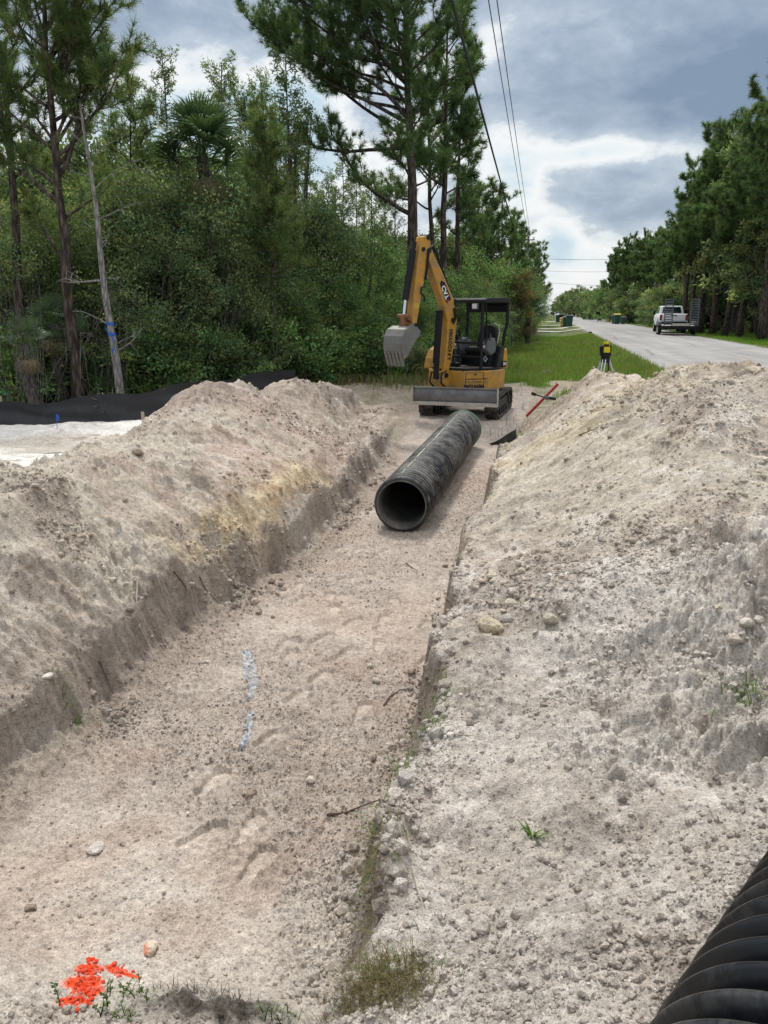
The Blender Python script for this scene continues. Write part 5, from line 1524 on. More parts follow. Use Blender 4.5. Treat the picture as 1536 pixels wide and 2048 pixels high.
def pine_meshes(seed, H, r0, limbs, needle=0.24, nw=0.016, kneedle=26, lean=(0, 0), mat=M_pine, bark=M_bark, top=True, dens=1.0, sub_len=1.0, trunk_wob=0.03, rt=0.35):
    """limbs: list of (height, azimuth deg (0=+x), length, rise). returns trunk mesh, crown mesh"""
    rng = np.random.default_rng(seed)
    tm = MB()
    n = 12
    tp = []
    off = np.zeros(2)
    for i in range(n + 1):
        t = i / n
        if i: off = off + rng.normal(0, trunk_wob, 2)
        tp.append(Vector((lean[0] * t + off[0], lean[1] * t + off[1], H * t)))
    tr = [r0 * (1 - (1 - rt * 0.15) * (i / n) ** 1.15) if i < n else 0.02 for i in range(n + 1)]
    tr[0] *= 1.25
    tm.tube(tp, tr, 12)
    def trunk_at(z):
        t = min(0.999, z / H) * n; i = int(t); return np.array(tp[i].lerp(tp[i + 1], t - i)), tr[i]
    tuftP, tuftD = [], []
    for (h, azd, L, rise) in limbs:
        base, rb = trunk_at(h)
        a = math.radians(azd)
        pts = curve(base, (math.cos(a), math.sin(a), rise), L, 9, rng, up=0.05, wob=0.10)
        rl = min(rb * 0.5, 0.014 + 0.016 * L)
        tm.tube([Vector(p) for p in pts], [rl * (1 - 0.85 * i / 9) + 0.004 for i in range(10)], 6)
        nsub = max(3, int(L * 4.2 * dens))
        for k in range(nsub):
            t = 0.28 + 0.72 * (k + rng.random()) / nsub
            i = min(8, int(t * 9)); p = pts[i] + (pts[i + 1] - pts[i]) * (t * 9 - i)
            dl = pts[i + 1] - pts[i]; dl /= np.linalg.norm(dl)
            sd_ = perp(dl[None], rng)[0]; sd_[2] = sd_[2] * 0.5 + 0.25
            d = dl * 0.65 + sd_ * 0.9
            sl = (0.35 + 0.75 * rng.random()) * sub_len * (1.1 - 0.4 * t) * min(1.3, 0.5 + L / 4)
            sp = curve(p, d, sl, 4, rng, up=0.14, wob=0.16)
            tm.tube([Vector(q) for q in sp], [0.014, 0.011, 0.009, 0.007, 0.005], 4, caps=False)
            for j in (2, 3, 4):
                dd = sp[j] - sp[j - 1]; dd /= np.linalg.norm(dd)
                tuftP.append(sp[j]); tuftD.append(dd)
                for _q in range(2 if rng.random() < 0.55 * dens else 1):
                    sd2 = perp(dd[None], rng)[0]; d2 = dd * 0.6 + sd2 * 0.8 + np.array([0, 0, 0.3]); d2 /= np.linalg.norm(d2)
                    q = sp[j] + d2 * (0.10 + 0.18 * rng.random()); tuftP.append(q); tuftD.append(d2)
    if top:
        for z in np.linspace(H * 0.9, H, 6): b, _ = trunk_at(z); tuftP.append(b); tuftD.append(np.array([0, 0, 1.0]))
    TP_, TD = np.array(tuftP), np.array(tuftD)
    nt = len(TP_)
    P = np.repeat(TP_, kneedle, axis=0); D = np.repeat(TD, kneedle, axis=0)
    dirs = D * 0.75 + rnd_unit(rng, nt * kneedle) * 0.85 + np.array([0, 0, 0.06])
    dirs /= np.linalg.norm(dirs, axis=1)[:, None]
    P = P - D * rng.random((nt * kneedle, 1)) * 0.12
    c = np.repeat(tints(rng, nt, 0.22, 0.10), kneedle, axis=0) * np.exp(rng.normal(0, 0.12, (nt * kneedle, 1)))
    V, Ft, C = needle_tris(P, dirs, needle * (0.7 + 0.5 * rng.random(nt * kneedle)), nw, rng, c)
    me = np_mesh('crown', V, Ft, mat, C, smooth=False)
    tme = bpy.data.meshes.new('trunk'); tme.from_pydata(tm.v, [], tm.f); tme.update(); tme.materials.append(bark)
    tme.polygons.foreach_set('use_smooth', np.ones(len(tme.polygons), dtype=bool))
    return tme, me


def leafy_meshes(seed, H, W, z0=0.3, n=14000, leaf=0.085, mat=M_leaf, bark=M_barkg, stems=4, lobes=16, r0=0.09, shape='round', spread=0.28, droop=0.0, gaps=0.25):
    """broad-leaved shrub or tree: stems reaching into lobes of leaf clusters"""
    rng = np.random.default_rng(seed)
    tm = MB()
    cs, rs_ = [], []
    for i in range(lobes):
        t = (i + 0.5) / lobes
        z = z0 * H + (1 - z0) * H * (0.12 + 0.80 * rng.random() ** 0.85)
        k = (z - z0 * H) / (H * (1 - z0))
        if shape == 'round': env = math.sqrt(max(0.05, 1 - (2 * k - 0.85) ** 2 * 0.72))
        elif shape == 'cone': env = 1.05 - 0.85 * k
        else: env = 0.55 + 0.45 * math.sin(PI * min(1, k * 0.9 + 0.1))
        a = 2 * PI * (i * 0.618 + 0.1 * rng.random()); r = W * env * (0.35 + 0.6 * rng.random())
        cs.append((r * math.cos(a), r * math.sin(a), z)); rs_.append(W * (0.24 + 0.26 * rng.random()) * (1.0 if shape != 'cone' else (1.1 - 0.6 * k)))
    cs = np.array(cs); rs_ = np.array(rs_)
    for s in range(stems):
        a = rng.random() * 2 * PI; b = np.array([0.12 * W * math.cos(a), 0.12 * W * math.sin(a), 0])
        mine = [i for i in range(lobes) if i % stems == s]
        for i in mine:
            e = cs[i]; mid = b * 0.5 + e * 0.5 + rng.normal(0, 0.08 * W, 3); mid[2] = e[2] * 0.55
            tm.tube([Vector(b), Vector(b * 0.7 + mid * 0.3 + np.array([0, 0, 0.1 * H])), Vector(mid), Vector(e)], [r0, r0 * 0.75, r0 * 0.45, 0.008], 6)
            for j in range(4):
                q = cs[i] + rng.normal(0, 0.55, 3) * rs_[i]; tm.tube([Vector(mid * 0.4 + e * 0.6), Vector((e + q) / 2 + rng.normal(0, .05, 3)), Vector(q)], [0.012, 0.008, 0.003], 4, caps=False)
    pick = rng.choice(lobes, size=n, p=rs_ ** 2 / (rs_ ** 2).sum())
    # leaves sit on twig clusters spread through each lobe
    ncl = max(20, n // 22)
    cp = rng.choice(lobes, size=ncl, p=rs_ ** 2 / (rs_ ** 2).sum())
    u = rnd_unit(rng, ncl); u[:, 2] *= 0.85
    rad_ = rs_[cp] * (0.45 + 0.65 * rng.random(ncl) ** 0.6)
    CP = cs[cp] + u * rad_[:, None]
    CP[:, 2] = np.maximum(CP[:, 2], 0.05)
    keep = fbm(CP[:, 0] * 1.7 / max(W, .5) * 2 + seed, CP[:, 2] * 1.9 + CP[:, 1] * 1.1, 3, seed) > -gaps - 0.15
    CP = CP[keep]; u = u[keep]; ncl = len(CP)
    ci = rng.integers(0, ncl, n)
    ax = u[ci] * 0.6 + rnd_unit(rng, n) * 0.5
    P = CP[ci] + rng.normal(0, 1, (n, 3)) * (0.05 + 0.055 * W) * np.array([1, 1, 0.7])
    D = ax + rnd_unit(rng, n) * 0.8 + np.array([0, 0, 0.10 - droop]); D /= np.linalg.norm(D, axis=1)[:, None]
    c = tints(rng, ncl, spread, 0.14)[ci] * np.exp(rng.normal(0, 0.18, (n, 1)))
    V, Fq, C = leaf_quads(P, D, leaf * (0.65 + 0.7 * rng.random(n)), leaf * 0.48, rng, c)
    me = np_mesh('crown', V, Fq, mat, C, smooth=False)
    tme = bpy.data.meshes.new('trunk'); tme.from_pydata(tm.v, [], tm.f); tme.update(); tme.materials.append(bark)
    return tme, me


def feathery_meshes(seed, H, r0=0.05, n=2600, W=0.9, start=0.35, leaf=0.10, mat=M_cyp, bark=M_barkg, lean=(0.0, 0.0), sparse=1.0):
    """thin young cypress: straight stem, airy side twigs with small sprays"""
    rng = np.random.default_rng(seed)
    tm = MB(); nseg = 10
    tp = [Vector((lean[0] * (i / nseg) + rng.normal(0, 0.02), lean[1] * (i / nseg) + rng.normal(0, .02), H * i / nseg)) for i in range(nseg + 1)]
    tm.tube(tp, [r0 * (1 - 0.9 * i / nseg) + 0.006 for i in range(nseg + 1)], 7)
    P, D = [], []
    nb = int(30 * sparse * H / 7)
    for b in range(nb):
        t = start + (1 - start) * (b + rng.random()) / nb
        i = min(nseg - 1, int(t * nseg)); base = np.array(tp[i].lerp(tp[i + 1], t * nseg - i))
        a = rng.random() * 2 * PI; L = W * (1.25 - t) * (0.6 + 0.6 * rng.random()) + 0.18
        pts = curve(base, (math.cos(a), math.sin(a), 0.45 + 0.4 * rng.random()), L, 5, rng, up=0.02, wob=0.15)
        tm.tube([Vector(p) for p in pts], [0.013, 0.011, 0.009, 0.006, 0.004, 0.002], 4, caps=False)
        for p0, p1 in zip(pts[1:-1], pts[2:]):
            for _ in range(3):
                d = (p1 - p0) / np.linalg.norm(p1 - p0) + rnd_unit(rng, 1)[0] * 0.9; d /= np.linalg.norm(d)
                q = p0 + (p1 - p0) * rng.random(); P.append((q, d, 0.12 + 0.2 * rng.random() * L))
    k = max(2, n // max(1, len(P)))
    PP = np.repeat(np.array([p[0] for p in P]), k, axis=0); DD = np.repeat(np.array([p[1] for p in P]), k, axis=0); LL_ = np.repeat(np.array([p[2] for p in P]), k)
    s = rng.random(len(PP)); PP = PP + DD * (LL_ * s)[:, None] + rng.normal(0, 0.025, PP.shape)
    d2 = DD * 0.5 + rnd_unit(rng, len(PP)); d2 /= np.linalg.norm(d2, axis=1)[:, None]
    V, Fq, C = leaf_quads(PP, d2, leaf * (0.6 + 0.7 * rng.random(len(PP))), leaf * 0.28, rng, tints(rng, len(PP), 0.25, 0.15))
    me = np_mesh('crown', V, Fq, mat, C, smooth=False)
    tme = bpy.data.meshes.new('trunk'); tme.from_pydata(tm.v, [], tm.f); tme.update(); tme.materials.append(bark)
    return tme, me


def frond_mesh(seed, R=0.75, seg=34, span=250, mat=M_palm, petiole=0.7, fold=0.35, droop=0.25, w_=0.045, name='frond'):
    """fan leaf: petiole along +x then radiating blades"""
    rng = np.random.default_rng(seed)
    V, Fq, C = [], [], []
    def quad(a, b, c, d, col):
        i = len(V); V.extend([a, b, c, d]); Fq.append((i, i + 1, i + 2, i + 3)); C.extend([col] * 4)
    pc = (1.1, 1.1, 0.7)
    for (x0, x1) in ((0, petiole * .5), (petiole * .5, petiole)):
        z0, z1 = 0.10 * math.sin(x0 * 1.5), 0.10 * math.sin(x1 * 1.5)
        quad((x0, -0.018, z0), (x0, 0.018, z0), (x1, 0.012, z1), (x1, -0.012, z1), pc)
        quad((x0, 0, z0 - .018), (x0, 0, z0 + .018), (x1, 0, z1 + .012), (x1, 0, z1 - .012), pc)
    hub = np.array([petiole, 0, 0.10 * math.sin(petiole * 1.5)])
    for i in range(seg):
        a = math.radians(-span / 2 + span * i / (seg - 1)) + rng.normal(0, 0.02)
        Lb = R * (0.78 + 0.22 * math.cos(a * 0.55)) * (0.88 + 0.2 * rng.random())
        d = np.array([math.cos(a), math.sin(a), fold * abs(math.sin(a)) + rng.normal(0, 0.05)])
        s = np.array([-math.sin(a), math.cos(a), 0.25 * (1 if i % 2 else -1)])
        k = 0.8 + 0.4 * rng.random(); col = (k, k, k)
        p1 = hub + d * Lb * 0.55; p2 = hub + d * Lb * 0.85 + np.array([0, 0, -droop * 0.35 * Lb]); p3 = hub + d * Lb + np.array([0, 0, -droop * Lb])
        quad(hub - s * .006, hub + s * .006, p1 + s * w_ / 2, p1 - s * w_ / 2, col)
        quad(p1 - s * w_ / 2, p1 + s * w_ / 2, p2 + s * w_ * .25, p2 - s * w_ * .25, col)
        quad(p2 - s * w_ * .25, p2 + s * w_ * .25, p3 + s * .002, p3 - s * .002, col)
    return np_mesh(name, np.array(V), np.array(Fq), mat, np.array(C), smooth=False)


def put(name, label, cat, group, loc, rotz, scale, tme, cme):
    r = thing(name, label, cat, loc, rotz, group)
    r.scale = (scale, scale, scale)
    link_mesh('trunk', tme, r); link_mesh('crown', cme, r)
    return r


def gz(x, y):
    return float(terrain(np.array([float(x)]), np.array([float(y)]), False)[0][0])


def base_at(px, d, dz=-0.05):
    q = at_d(px, 640, d); return (q.x, q.y, gz(q.x, q.y) + dz)


def top_h(px, py, d):
    q = at_d(px, py, d); return q.z - gz(q.x, q.y)


def lean_to(px0, px1, py1, d):
    """lateral lean so that the stem standing under px0 passes px1 at row py1"""
    a, b = at_d(px0, 640, d), at_d(px1, py1, d); return (b.x - a.x, b.y - a.y)


rng0 = np.random.default_rng(11)

# ---- the big pine behind the excavator
d = 27.7
b = base_at(831, d)
H = 14.2
l0 = lean_to(831, 812, 0, d); fz0 = H / top_h(812, 0, d)
limbs = [(5.1, 165, 4.6, 0.42), (5.6, 120, 2.2, 0.3), (6.0, 20, 2.4, 0.35), (6.2, 250, 2.2, 0.3)]
limbs += [(7.2, 172, 6.8, 0.22), (7.6, 158, 6.2, 0.38), (7.9, 188, 6.4, 0.50), (8.3, 178, 6.0, 0.30), (8.9, 166, 5.6, 0.25), (9.4, 190, 5.6, 0.3), (9.9, 175, 5.2, 0.25), (8.0, 190, 5.2, 0.95), (8.1, 60, 2.6, 0.8), (8.2, 20, 2.6, 1.1), (8.4, 300, 2.6, 0.7)]
for i in range(24):
    h = 8.2 + 5.6 * i / 24
    limbs.append((h, 137.5 * i + 30 * rng0.random(), (2.0 + 3.0 * rng0.random()) * (1.1 - 0.45 * (h - 8.2) / 5.6), 0.45 + 0.5 * rng0.random()))
for i in range(10): limbs.append((8.6 + 4.6 * i / 10, 150 + 60 * rng0.random(), 3.8 + 1.6 * rng0.random(), 0.25 + 0.3 * rng0.random()))
for i in range(9): limbs.append((5.7 + 2.4 * rng0.random(), 360 * rng0.random(), 0.9 + 0.9 * rng0.random(), 0.3 + 0.4 * rng0.random()))
limbs = [(h_, a_, L_ * (0.62 if math.cos(math.radians(a_)) > 0.25 else 1.0), q_) for (h_, a_, L_, q_) in limbs]
t_, c_ = pine_meshes(101, H, 0.235, limbs, needle=0.24, nw=0.017, kneedle=31, lean=(l0[0] * fz0, l0[1] * fz0), dens=1.15, sub_len=1.15)
put('pine_tree', 'tallest pine with wide dark spreading limbs, standing right behind the excavator arm', 'tree', None, b, 0, 1, t_, c_)

# ---- two slimmer pines to its right
def slim_pine(seed, px0, px1, py1, d, H, r, z0, Lmax, label, bias=None, n=20, mat=M_pine, kn=26, nw=0.022, needle=0.24, group=None, dens=1.0):
    rng = np.random.default_rng(seed)
    l = lean_to(px0, px1, py1, d); k = H / max(1.0, top_h(px1, py1, d))
    lm = []
    for i in range(n):
        t = (i + 0.3 * rng.random()) / n
        az_ = 137.5 * i + 40 * rng.random()
        if bias is not None and rng.random() < 0.5: az_ = bias + 70 * (rng.random() - 0.5)
        lm.append((z0 + (H - z0) * 0.97 * t, az_, Lmax * (1.05 - 0.65 * t) * (0.6 + 0.5 * rng.random()), 0.35 + 0.5 * rng.random() + 0.3 * t))
    tm_, cm_ = pine_meshes(seed, H, r, lm, needle=needle, nw=nw, kneedle=kn, lean=(l[0] * k, l[1] * k), mat=mat, dens=dens)
    return put('pine_tree', label, 'tree', group, base_at(px0, d), 0, 1, tm_, cm_)


slim_pine(102, 883, 893, 60, 31, 13.2, 0.17, 6.2, 1.9, 'slender pine just right of the tallest pine, its crown leaning to the right', bias=10, n=26)
slim_pine(103, 905, 930, 160, 34, 12.4, 0.14, 4.6, 1.35, 'thin pine with tufted right side, third from the left in the central pine clump', bias=0, n=22)
slim_pine(113, 862, 850, 60, 37, 13.6, 0.15, 6.0, 2.4, 'pine half hidden behind the trunk of the tallest pine', n=20)

# ---- left pine near the frame edge
d = 20.0
l0 = lean_to(142, 70, 30, d); H = 11.5; k = H / top_h(70, 30, d)
limbs = [(3.4, 170, 1.6, 0.5), (4.3, 20, 1.3, 0.4), (4.6, 185, 2.2, 0.55), (5.0, 165, 2.2, 0.7), (5.15, 10, 2.7, 0.95), (5.4, 30, 2.0, 0.8), (5.9, 340, 2.2, 1.0), (5.7, 200, 2.0, 0.6)]
for i in range(24):
    h = 5.6 + 5.6 * i / 24
    limbs.append((h, 137.5 * i + 20 * rng0.random(), (1.4 + 1.3 * rng0.random()) * (1.1 - 0.4 * (h - 5.6) / 5.6), 0.4 + 0.6 * rng0.random()))
for i in range(8): limbs.append((5.5 + 2.6 * rng0.random(), 20 * (rng0.random() - .5), 2.0 + 0.9 * rng0.random(), 0.7 + 0.4 * rng0.random()))
t_, c_ = pine_meshes(104, H, 0.135, limbs, needle=0.25, nw=0.014, kneedle=34, lean=(l0[0] * k, l0[1] * k), mat=M_pine2, dens=0.8, sub_len=0.9, trunk_wob=0.05)
put('pine_tree', 'leaning pine with long-needled tufts at the left edge, next to the blue-taped dead stem', 'tree', None, base_at(142, d), 0, 1, t_, c_)
slim_pine(105, 26, 0, 200, 21.5, 10.5, 0.14, 5.2, 1.8, 'dark-trunked pine cut by the left edge of the view', n=16, kn=26, nw=0.016)
slim_pine(106, 236, 262, 150, 25, 8.6, 0.08, 4.6, 1.2, 'small pine whose tufted top rises right of the leaning pine', n=16, mat=M_pine2, kn=24, nw=0.016)

# ---- pale dead stem with blue tape
d = 19.0
b = base_at(228, d)
H = 9.0; l0 = lean_to(228, 175, 300, d); k = 1.0 / top_h(175, 300, d)
rng = np.random.default_rng(31)
SL = lambda z: np.array([l0[0] * k * z + 0.03 * math.sin(z * 1.7), l0[1] * k * z, z])
m = MB(); zs = np.linspace(0, 6.5, 15)
m.tube([Vector(SL(z)) for z in zs], [0.105 - 0.0125 * z for z in zs], 9)
tr_ = thing('dead_tree', 'thin pale dead stem with blue tape and bare crooked side branches', 'tree', b)
m.build('trunk', M_barkp, tr_, smooth=True)
def twig(z, azd, L, rise, r=0.018, up=0.0, sub=3):
    a = math.radians(azd)
    m = MB(); pts = curve(SL(z), (math.cos(a), math.sin(a), rise), L, 7, rng, up=up, wob=0.14)
    m.tube([Vector(p) for p in pts], [r * (1 - 0.8 * i / 7) for i in range(8)], 5)
    for j in range(sub):
        i = 3 + j % 4; sp = curve(pts[i], (pts[i + 1] - pts[i]) + rng.normal(0, .12, 3), L * 0.4, 4, rng, up=0.02, wob=0.2)
        m.tube([Vector(p) for p in sp], [r * .5, r * .4, r * .3, r * .2, r * .1], 4)
    m.build('branch', M_barkp, tr_)
twig(1.36, 5, 0.95, 0.28, 0.022, 0.02); twig(1.95, 180, 1.3, 0.45, 0.02, -0.09, 4); twig(1.5, 10, 0.7, 0.8, 0.012, -0.02); twig(2.9, 185, 1.2, 0.12, 0.026, -0.02, 5); twig(2.95, 0, 0.5, 0.05, 0.014)
for z_, a_, l_ in ((3.6, 0, 0.5), (4.0, 190, 0.4), (4.2, 5, 1.1), (4.8, 0, 1.4), (5.1, 170, 0.7), (5.4, 20, 1.0), (5.7, 190, 0.6), (5.9, 0, 0.8), (6.2, 160, 0.5), (6.4, 30, 0.4)): twig(z_, a_, l_, 0.2 + .3 * rng.random(), 0.014, 0.0, 4)
m = MB()
for z_, dz_ in ((1.95, 0.0), (1.72, 0.0)): m.lathe([(0.091, z_), (0.095, z_ + 0.03), (0.091, z_ + 0.055)], 14, lambda x, y, h: tuple(Vector(SL(h)) + Vector((x, y, 0))))
pts_ = [Vector(SL(1.72 - 0.12 * t)) + Vector((0.10 * math.sin(t * 2.0) , -0.097, -0.14 * t)) for t in np.linspace(-0.6, 1.6, 10)]
m.add([tuple(p + Vector((0, 0, s))) for p in pts_ for s in (0, 0.055)], [(2 * i, 2 * i + 1, 2 * i + 3, 2 * i + 2) for i in range(9)])
m.build('blue_tape', M_blue, tr_)
P_ = []; 
for i in range(26):
    z = 4.4 + 2.4 * rng.random(); P_.append(SL(z) + rng.normal(0, 0.45, 3) * np.array([1.2, 1, .5]))
TPn = np.repeat(np.array(P_), 26, axis=0); dd = rnd_unit(rng, len(TPn)); V, Ft, C_ = needle_tris(TPn, dd, 0.17, 0.012, rng, tints(rng, len(TPn), .25)); link_mesh('crown', np_mesh('crown', V, Ft, M_pine2, C_, False), tr_)

# ---- young drooping pine with pale lower stem, centre left
slim_pine(107, 551, 533, 300, 21.0, 6.6, 0.055, 3.0, 0.85, 'young pine with fuzzy yellow-green needles and a bare pale lower stem', n=24, mat=M_pine2, kn=30, nw=0.014, needle=0.20, dens=1.3)
slim_pine(108, 655, 640, 420, 25.5, 4.6, 0.045, 2.2, 0.8, 'short fuzzy young pine left of the bucket', n=18, mat=M_pine2, kn=28, nw=0.016, needle=0.2, dens=1.2)

# ---- thin airy cypresses rising behind the shrubs
CY = [(360, 100, 26, 3, 'airy thin cypress whose bare-looking tip stands alone against the sky'), (467, 125, 27, 5, 'thin cypress right of the cabbage palm'), (430, 200, 29, 7, None), (586, 110, 28, 9, None), (505, 190, 30, 11, None), (540, 160, 31, 13, None), (300, 170, 27, 15, None),
      (620, 320, 33, 3, None), (660, 345, 35, 5, None), (690, 330, 34, 7, None), (715, 360, 38, 9, None), (745, 350, 36, 11, None), (770, 375, 40, 13, None), (790, 350, 36, 3, None), (640, 370, 38, 15, None), (675, 380, 42, 7, None), (730, 390, 44, 5, None), (250, 230, 30, 9, None), (200, 180, 31, 13, None), (600, 260, 36, 11, None), (15, 250, 28, 5, None), (100, 260, 30, 9, None)]
vari = {s: feathery_meshes(200 + s, 8.0, r0=0.055, n=4400, W=0.95, start=0.28 + 0.02 * s, leaf=0.10, sparse=1.5) for s in (3, 5, 7, 9, 11, 13, 15)}
for px, py, d, s, lab in CY:
    H = top_h(px, py, d)
    put('cypress_tree', lab or 'slender airy cypress rising among its likes behind the left shrubs', 'tree', None if lab else 'thin cypresses behind the shrubs', base_at(px, d), rng0.random() * 6.28, H / 8.0, *vari[s])

# dark crooked bare-limbed trunk left of the tallest pine
d = 29; t_, c_ = leafy_meshes(141, 9.3, 1.5, z0=0.55, n=2600, leaf=0.11, lobes=16, stems=1, r0=0.11, gaps=0.0, mat=M_cyp)
put('tall_thin_tree', 'thin forked tree with sparse leaves and dark limbs left of the tallest pine', 'tree', None, base_at(588, d), 0.6, 1, t_, c_)

# ---- broad-leaved shrubs and trees of the wood edge
V_oak = [leafy_meshes(300 + i, 5.0, 1.9, z0=0.08, n=17000, leaf=0.085, lobes=26, stems=5, mat=M_leaf, shape='round') for i in range(4)]
V_wax = [leafy_meshes(320 + i, 4.0, 1.25, z0=0.04, n=11000, leaf=0.085, lobes=20, stems=5, r0=0.05, mat=M_leaf2, shape='col', spread=0.34) for i in range(3)]
V_low = [leafy_meshes(340 + i, 1.7, 1.1, z0=0.03, n=5200, leaf=0.105, lobes=12, stems=5, r0=0.03, mat=M_leaf2, spread=0.36) for i in range(3)]
V_back = [leafy_meshes(360 + i, 6.5, 2.4, z0=0.05, n=13000, leaf=0.16, lobes=24, stems=4, mat=M_leaf, shape='col', gaps=0.1) for i in range(3)]
def shrub(px, py, d, kind, lab=None, group=None, name='shrub', cat='shrub'):
    H0 = {'oak': 5.0, 'wax': 4.0, 'low': 1.7, 'back': 6.5}[kind]
    L_ = {'oak': V_oak, 'wax': V_wax, 'low': V_low, 'back': V_back}[kind]
    v = L_[int(rng0.integers(len(L_)))]
    s = top_h(px, py, d) / H0
    return put(name, lab or group[0], cat, None if lab else group[1], base_at(px, d), rng0.random() * 6.28, s, *v)


G_OAK = ('dense dark green oak-like shrub in the unbroken left wood edge', 'broad shrubs of the left wood edge')
G_WAX = ('bright green bushy shrub at the foot of the left wood edge', 'bright shrubs of the left wood edge')
G_BACK = ('shaded tree deep in the wood behind the left shrubs', 'shaded trees deep in the left wood')
G_LOW = ('low leafy bush at the bottom of the left wood edge', 'low bushes of the left wood edge')
for px, py, d in [(20, 400, 23), (95, 440, 24), (170, 400, 25), (265, 345, 22.5), (330, 330, 23.5), (395, 345, 22), (455, 400, 22.5), (500, 450, 22.5), (600, 390, 25), (330, 470, 21), (440, 480, 21), (250, 460, 22.5)]:
    shrub(px, py, d, 'oak', group=G_OAK)
for px, py, d in [(590, 540, 23), (640, 530, 24), (690, 550, 24.5), (735, 455, 26.5), (760, 560, 24.5), (700, 470, 29), (660, 480, 28), (800, 540, 26.5), (850, 560, 27.5), (880, 520, 30), (500, 560, 22), (560, 470, 25), (790, 480, 31), (930, 560, 31), (965, 590, 33), (990, 600, 36)]:
    shrub(px, py, d, 'wax', group=G_WAX)
for px, py, d in [(0, 350, 31), (60, 380, 30), (130, 320, 32), (200, 310, 31), (280, 290, 30), (350, 330, 31), (430, 380, 30), (490, 320, 32), (540, 370, 31), (600, 450, 34), (650, 470, 37), (700, 480, 40), (740, 470, 37), (780, 480, 42), (820, 480, 40), (860, 470, 38), (560, 460, 29), (30, 480, 27), (150, 480, 28)]:
    shrub(px, py, d, 'back', group=G_BACK, name='broadleaf_tree', cat='tree')
for px, py, d in [(600, 640, 22.5), (640, 650, 23), (680, 640, 23), (720, 645, 23.3), (755, 640, 23), (560, 640, 22), (480, 650, 21), (400, 660, 20.6), (330, 650, 20.5), (270, 660, 20.5), (85, 640, 21.5), (850, 650, 24), (50, 600, 22.5)]:
    shrub(px, py, d, 'low', group=G_LOW)

# ---- left treeline receding along the verge (from the excavator to the vanishing point)
V_pm = []
for i in range(4):
    rngp = np.random.default_rng(400 + i)
    lm = [(2.4 + 7.2 * k / 26, 137.5 * k + 40 * rngp.random(), (1.9 - 1.1 * k / 26) * (0.6 + 0.6 * rngp.random()), 0.3 + 0.5 * rngp.random()) for k in range(26)]
    V_pm.append(pine_meshes(400 + i, 9.6, 0.13, lm, needle=0.30, nw=0.035, kneedle=16, dens=0.9))
G_LP = ('pine in the receding left treeline beyond the excavator', 'pines of the receding left treeline')
for px, py, d in [(925, 372, 42), (952, 380, 46), (975, 372, 44), (998, 400, 50), (1015, 425, 55), (1030, 455, 62), (1044, 470, 70), (940, 430, 50), (965, 440, 54), (1056, 492, 84), (1064, 505, 100), (1072, 490, 96)]:
    s = top_h(px, py, d) / 9.6
    put('pine_tree', G_LP[0], 'tree', G_LP[1], base_at(px, d), rng0.random() * 6.28, s, *V_pm[int(rng0.integers(4))])
G_LS = ('leafy shrub in the receding left treeline beyond the excavator', 'shrubs of the receding left treeline')
for px, py, d in [(905, 520, 36), (940, 500, 38), (975, 520, 40), (960, 560, 36), (1000, 540, 44), (1015, 570, 46), (985, 580, 38), (1022, 510, 52), (1037, 545, 56), (1030, 590, 50), (1046, 560, 64), (1050, 600, 60), (1058, 565, 78), (1062, 605, 72), (1068, 570, 98), (1073, 590, 100), (1078, 592, 130)]:
    shrub(px, py, d, 'wax' if rng0.random() < .6 else 'oak', group=G_LS)
t_, c_ = leafy_meshes(371, 4.4, 0.8, z0=0.1, n=6500, leaf=0.10, lobes=18, stems=3, r0=0.05, mat=M_rustv, shape='col')
put('shrub', 'rusty brown withered tall shrub in the receding left treeline', 'shrub', None, base_at(1022, 41), 0, top_h(1022, 500, 41) / 4.4, t_, c_)
V_far = [leafy_meshes(380 + i, 9.0, 3.6, z0=0.05, n=5200, leaf=0.42, lobes=22, stems=3, r0=0.15, mat=M_leaf, shape='round', gaps=0.1) for i in range(3)]
G_FL = ('distant tree on the left side of the road near the vanishing point', 'distant trees left of the road')
for i in range(9):
    y = 105 + i * 24; x = -6.5 - 1.2 * rng0.random()
    put('distant_tree', G_FL[0], 'tree', G_FL[1], (x, y, -0.3), rng0.random() * 6, 0.62 + 0.15 * rng0.random(), *V_far[i % 3])

# ---- right-hand pines
V_pr = []
for i in range(4):
    rngp = np.random.default_rng(420 + i)
    lm = []
    for k in range(24):
        t = k / 24; lm.append((5.6 + i * 0.5 + (10.0 - i * 0.5) * t, 137.5 * k + 50 * rngp.random(), (3.9 - 2.1 * t) * (0.5 + 0.7 * rngp.random()), 0.25 + 0.5 * rngp.random() + 0.3 * t))
    V_pr.append(pine_meshes(420 + i, 16.0, 0.26, lm, needle=0.40, nw=0.036, kneedle=24, dens=1.05, sub_len=1.25, trunk_wob=0.06))
RP = [(1528, 130, 53, 'tallest pine at the right edge of the view'), (1482, 205, 57, 'tall pine second from the right edge, behind the trailer'), (1452, 300, 60, None), (1405, 330, 66, None), (1384, 350, 68, 'pine with a bare leaning trunk directly above the white pickup'), (1362, 395, 72, None), (1430, 300, 72, None), (1510, 260, 66, None), (1545, 170, 60, None), (1368, 338, 70, None), (1402, 285, 66, None), (1428, 255, 63, None), (1345, 440, 84, None), (1500, 330, 80, None), (1470, 360, 84, None)]
for i, (px, py, d, lab) in enumerate(RP):
    s = top_h(px, py, d) / 16.0
    put('pine_tree', lab or 'pine in the tall dark stand right of the road', 'tree', None if lab else 'pines of the stand right of the road', base_at(px, d), rng0.random() * 6.28, s, *V_pr[i % 4])
G_RP = ('slim pine in the farther open clump right of the road', 'pines of the far clump right of the road')
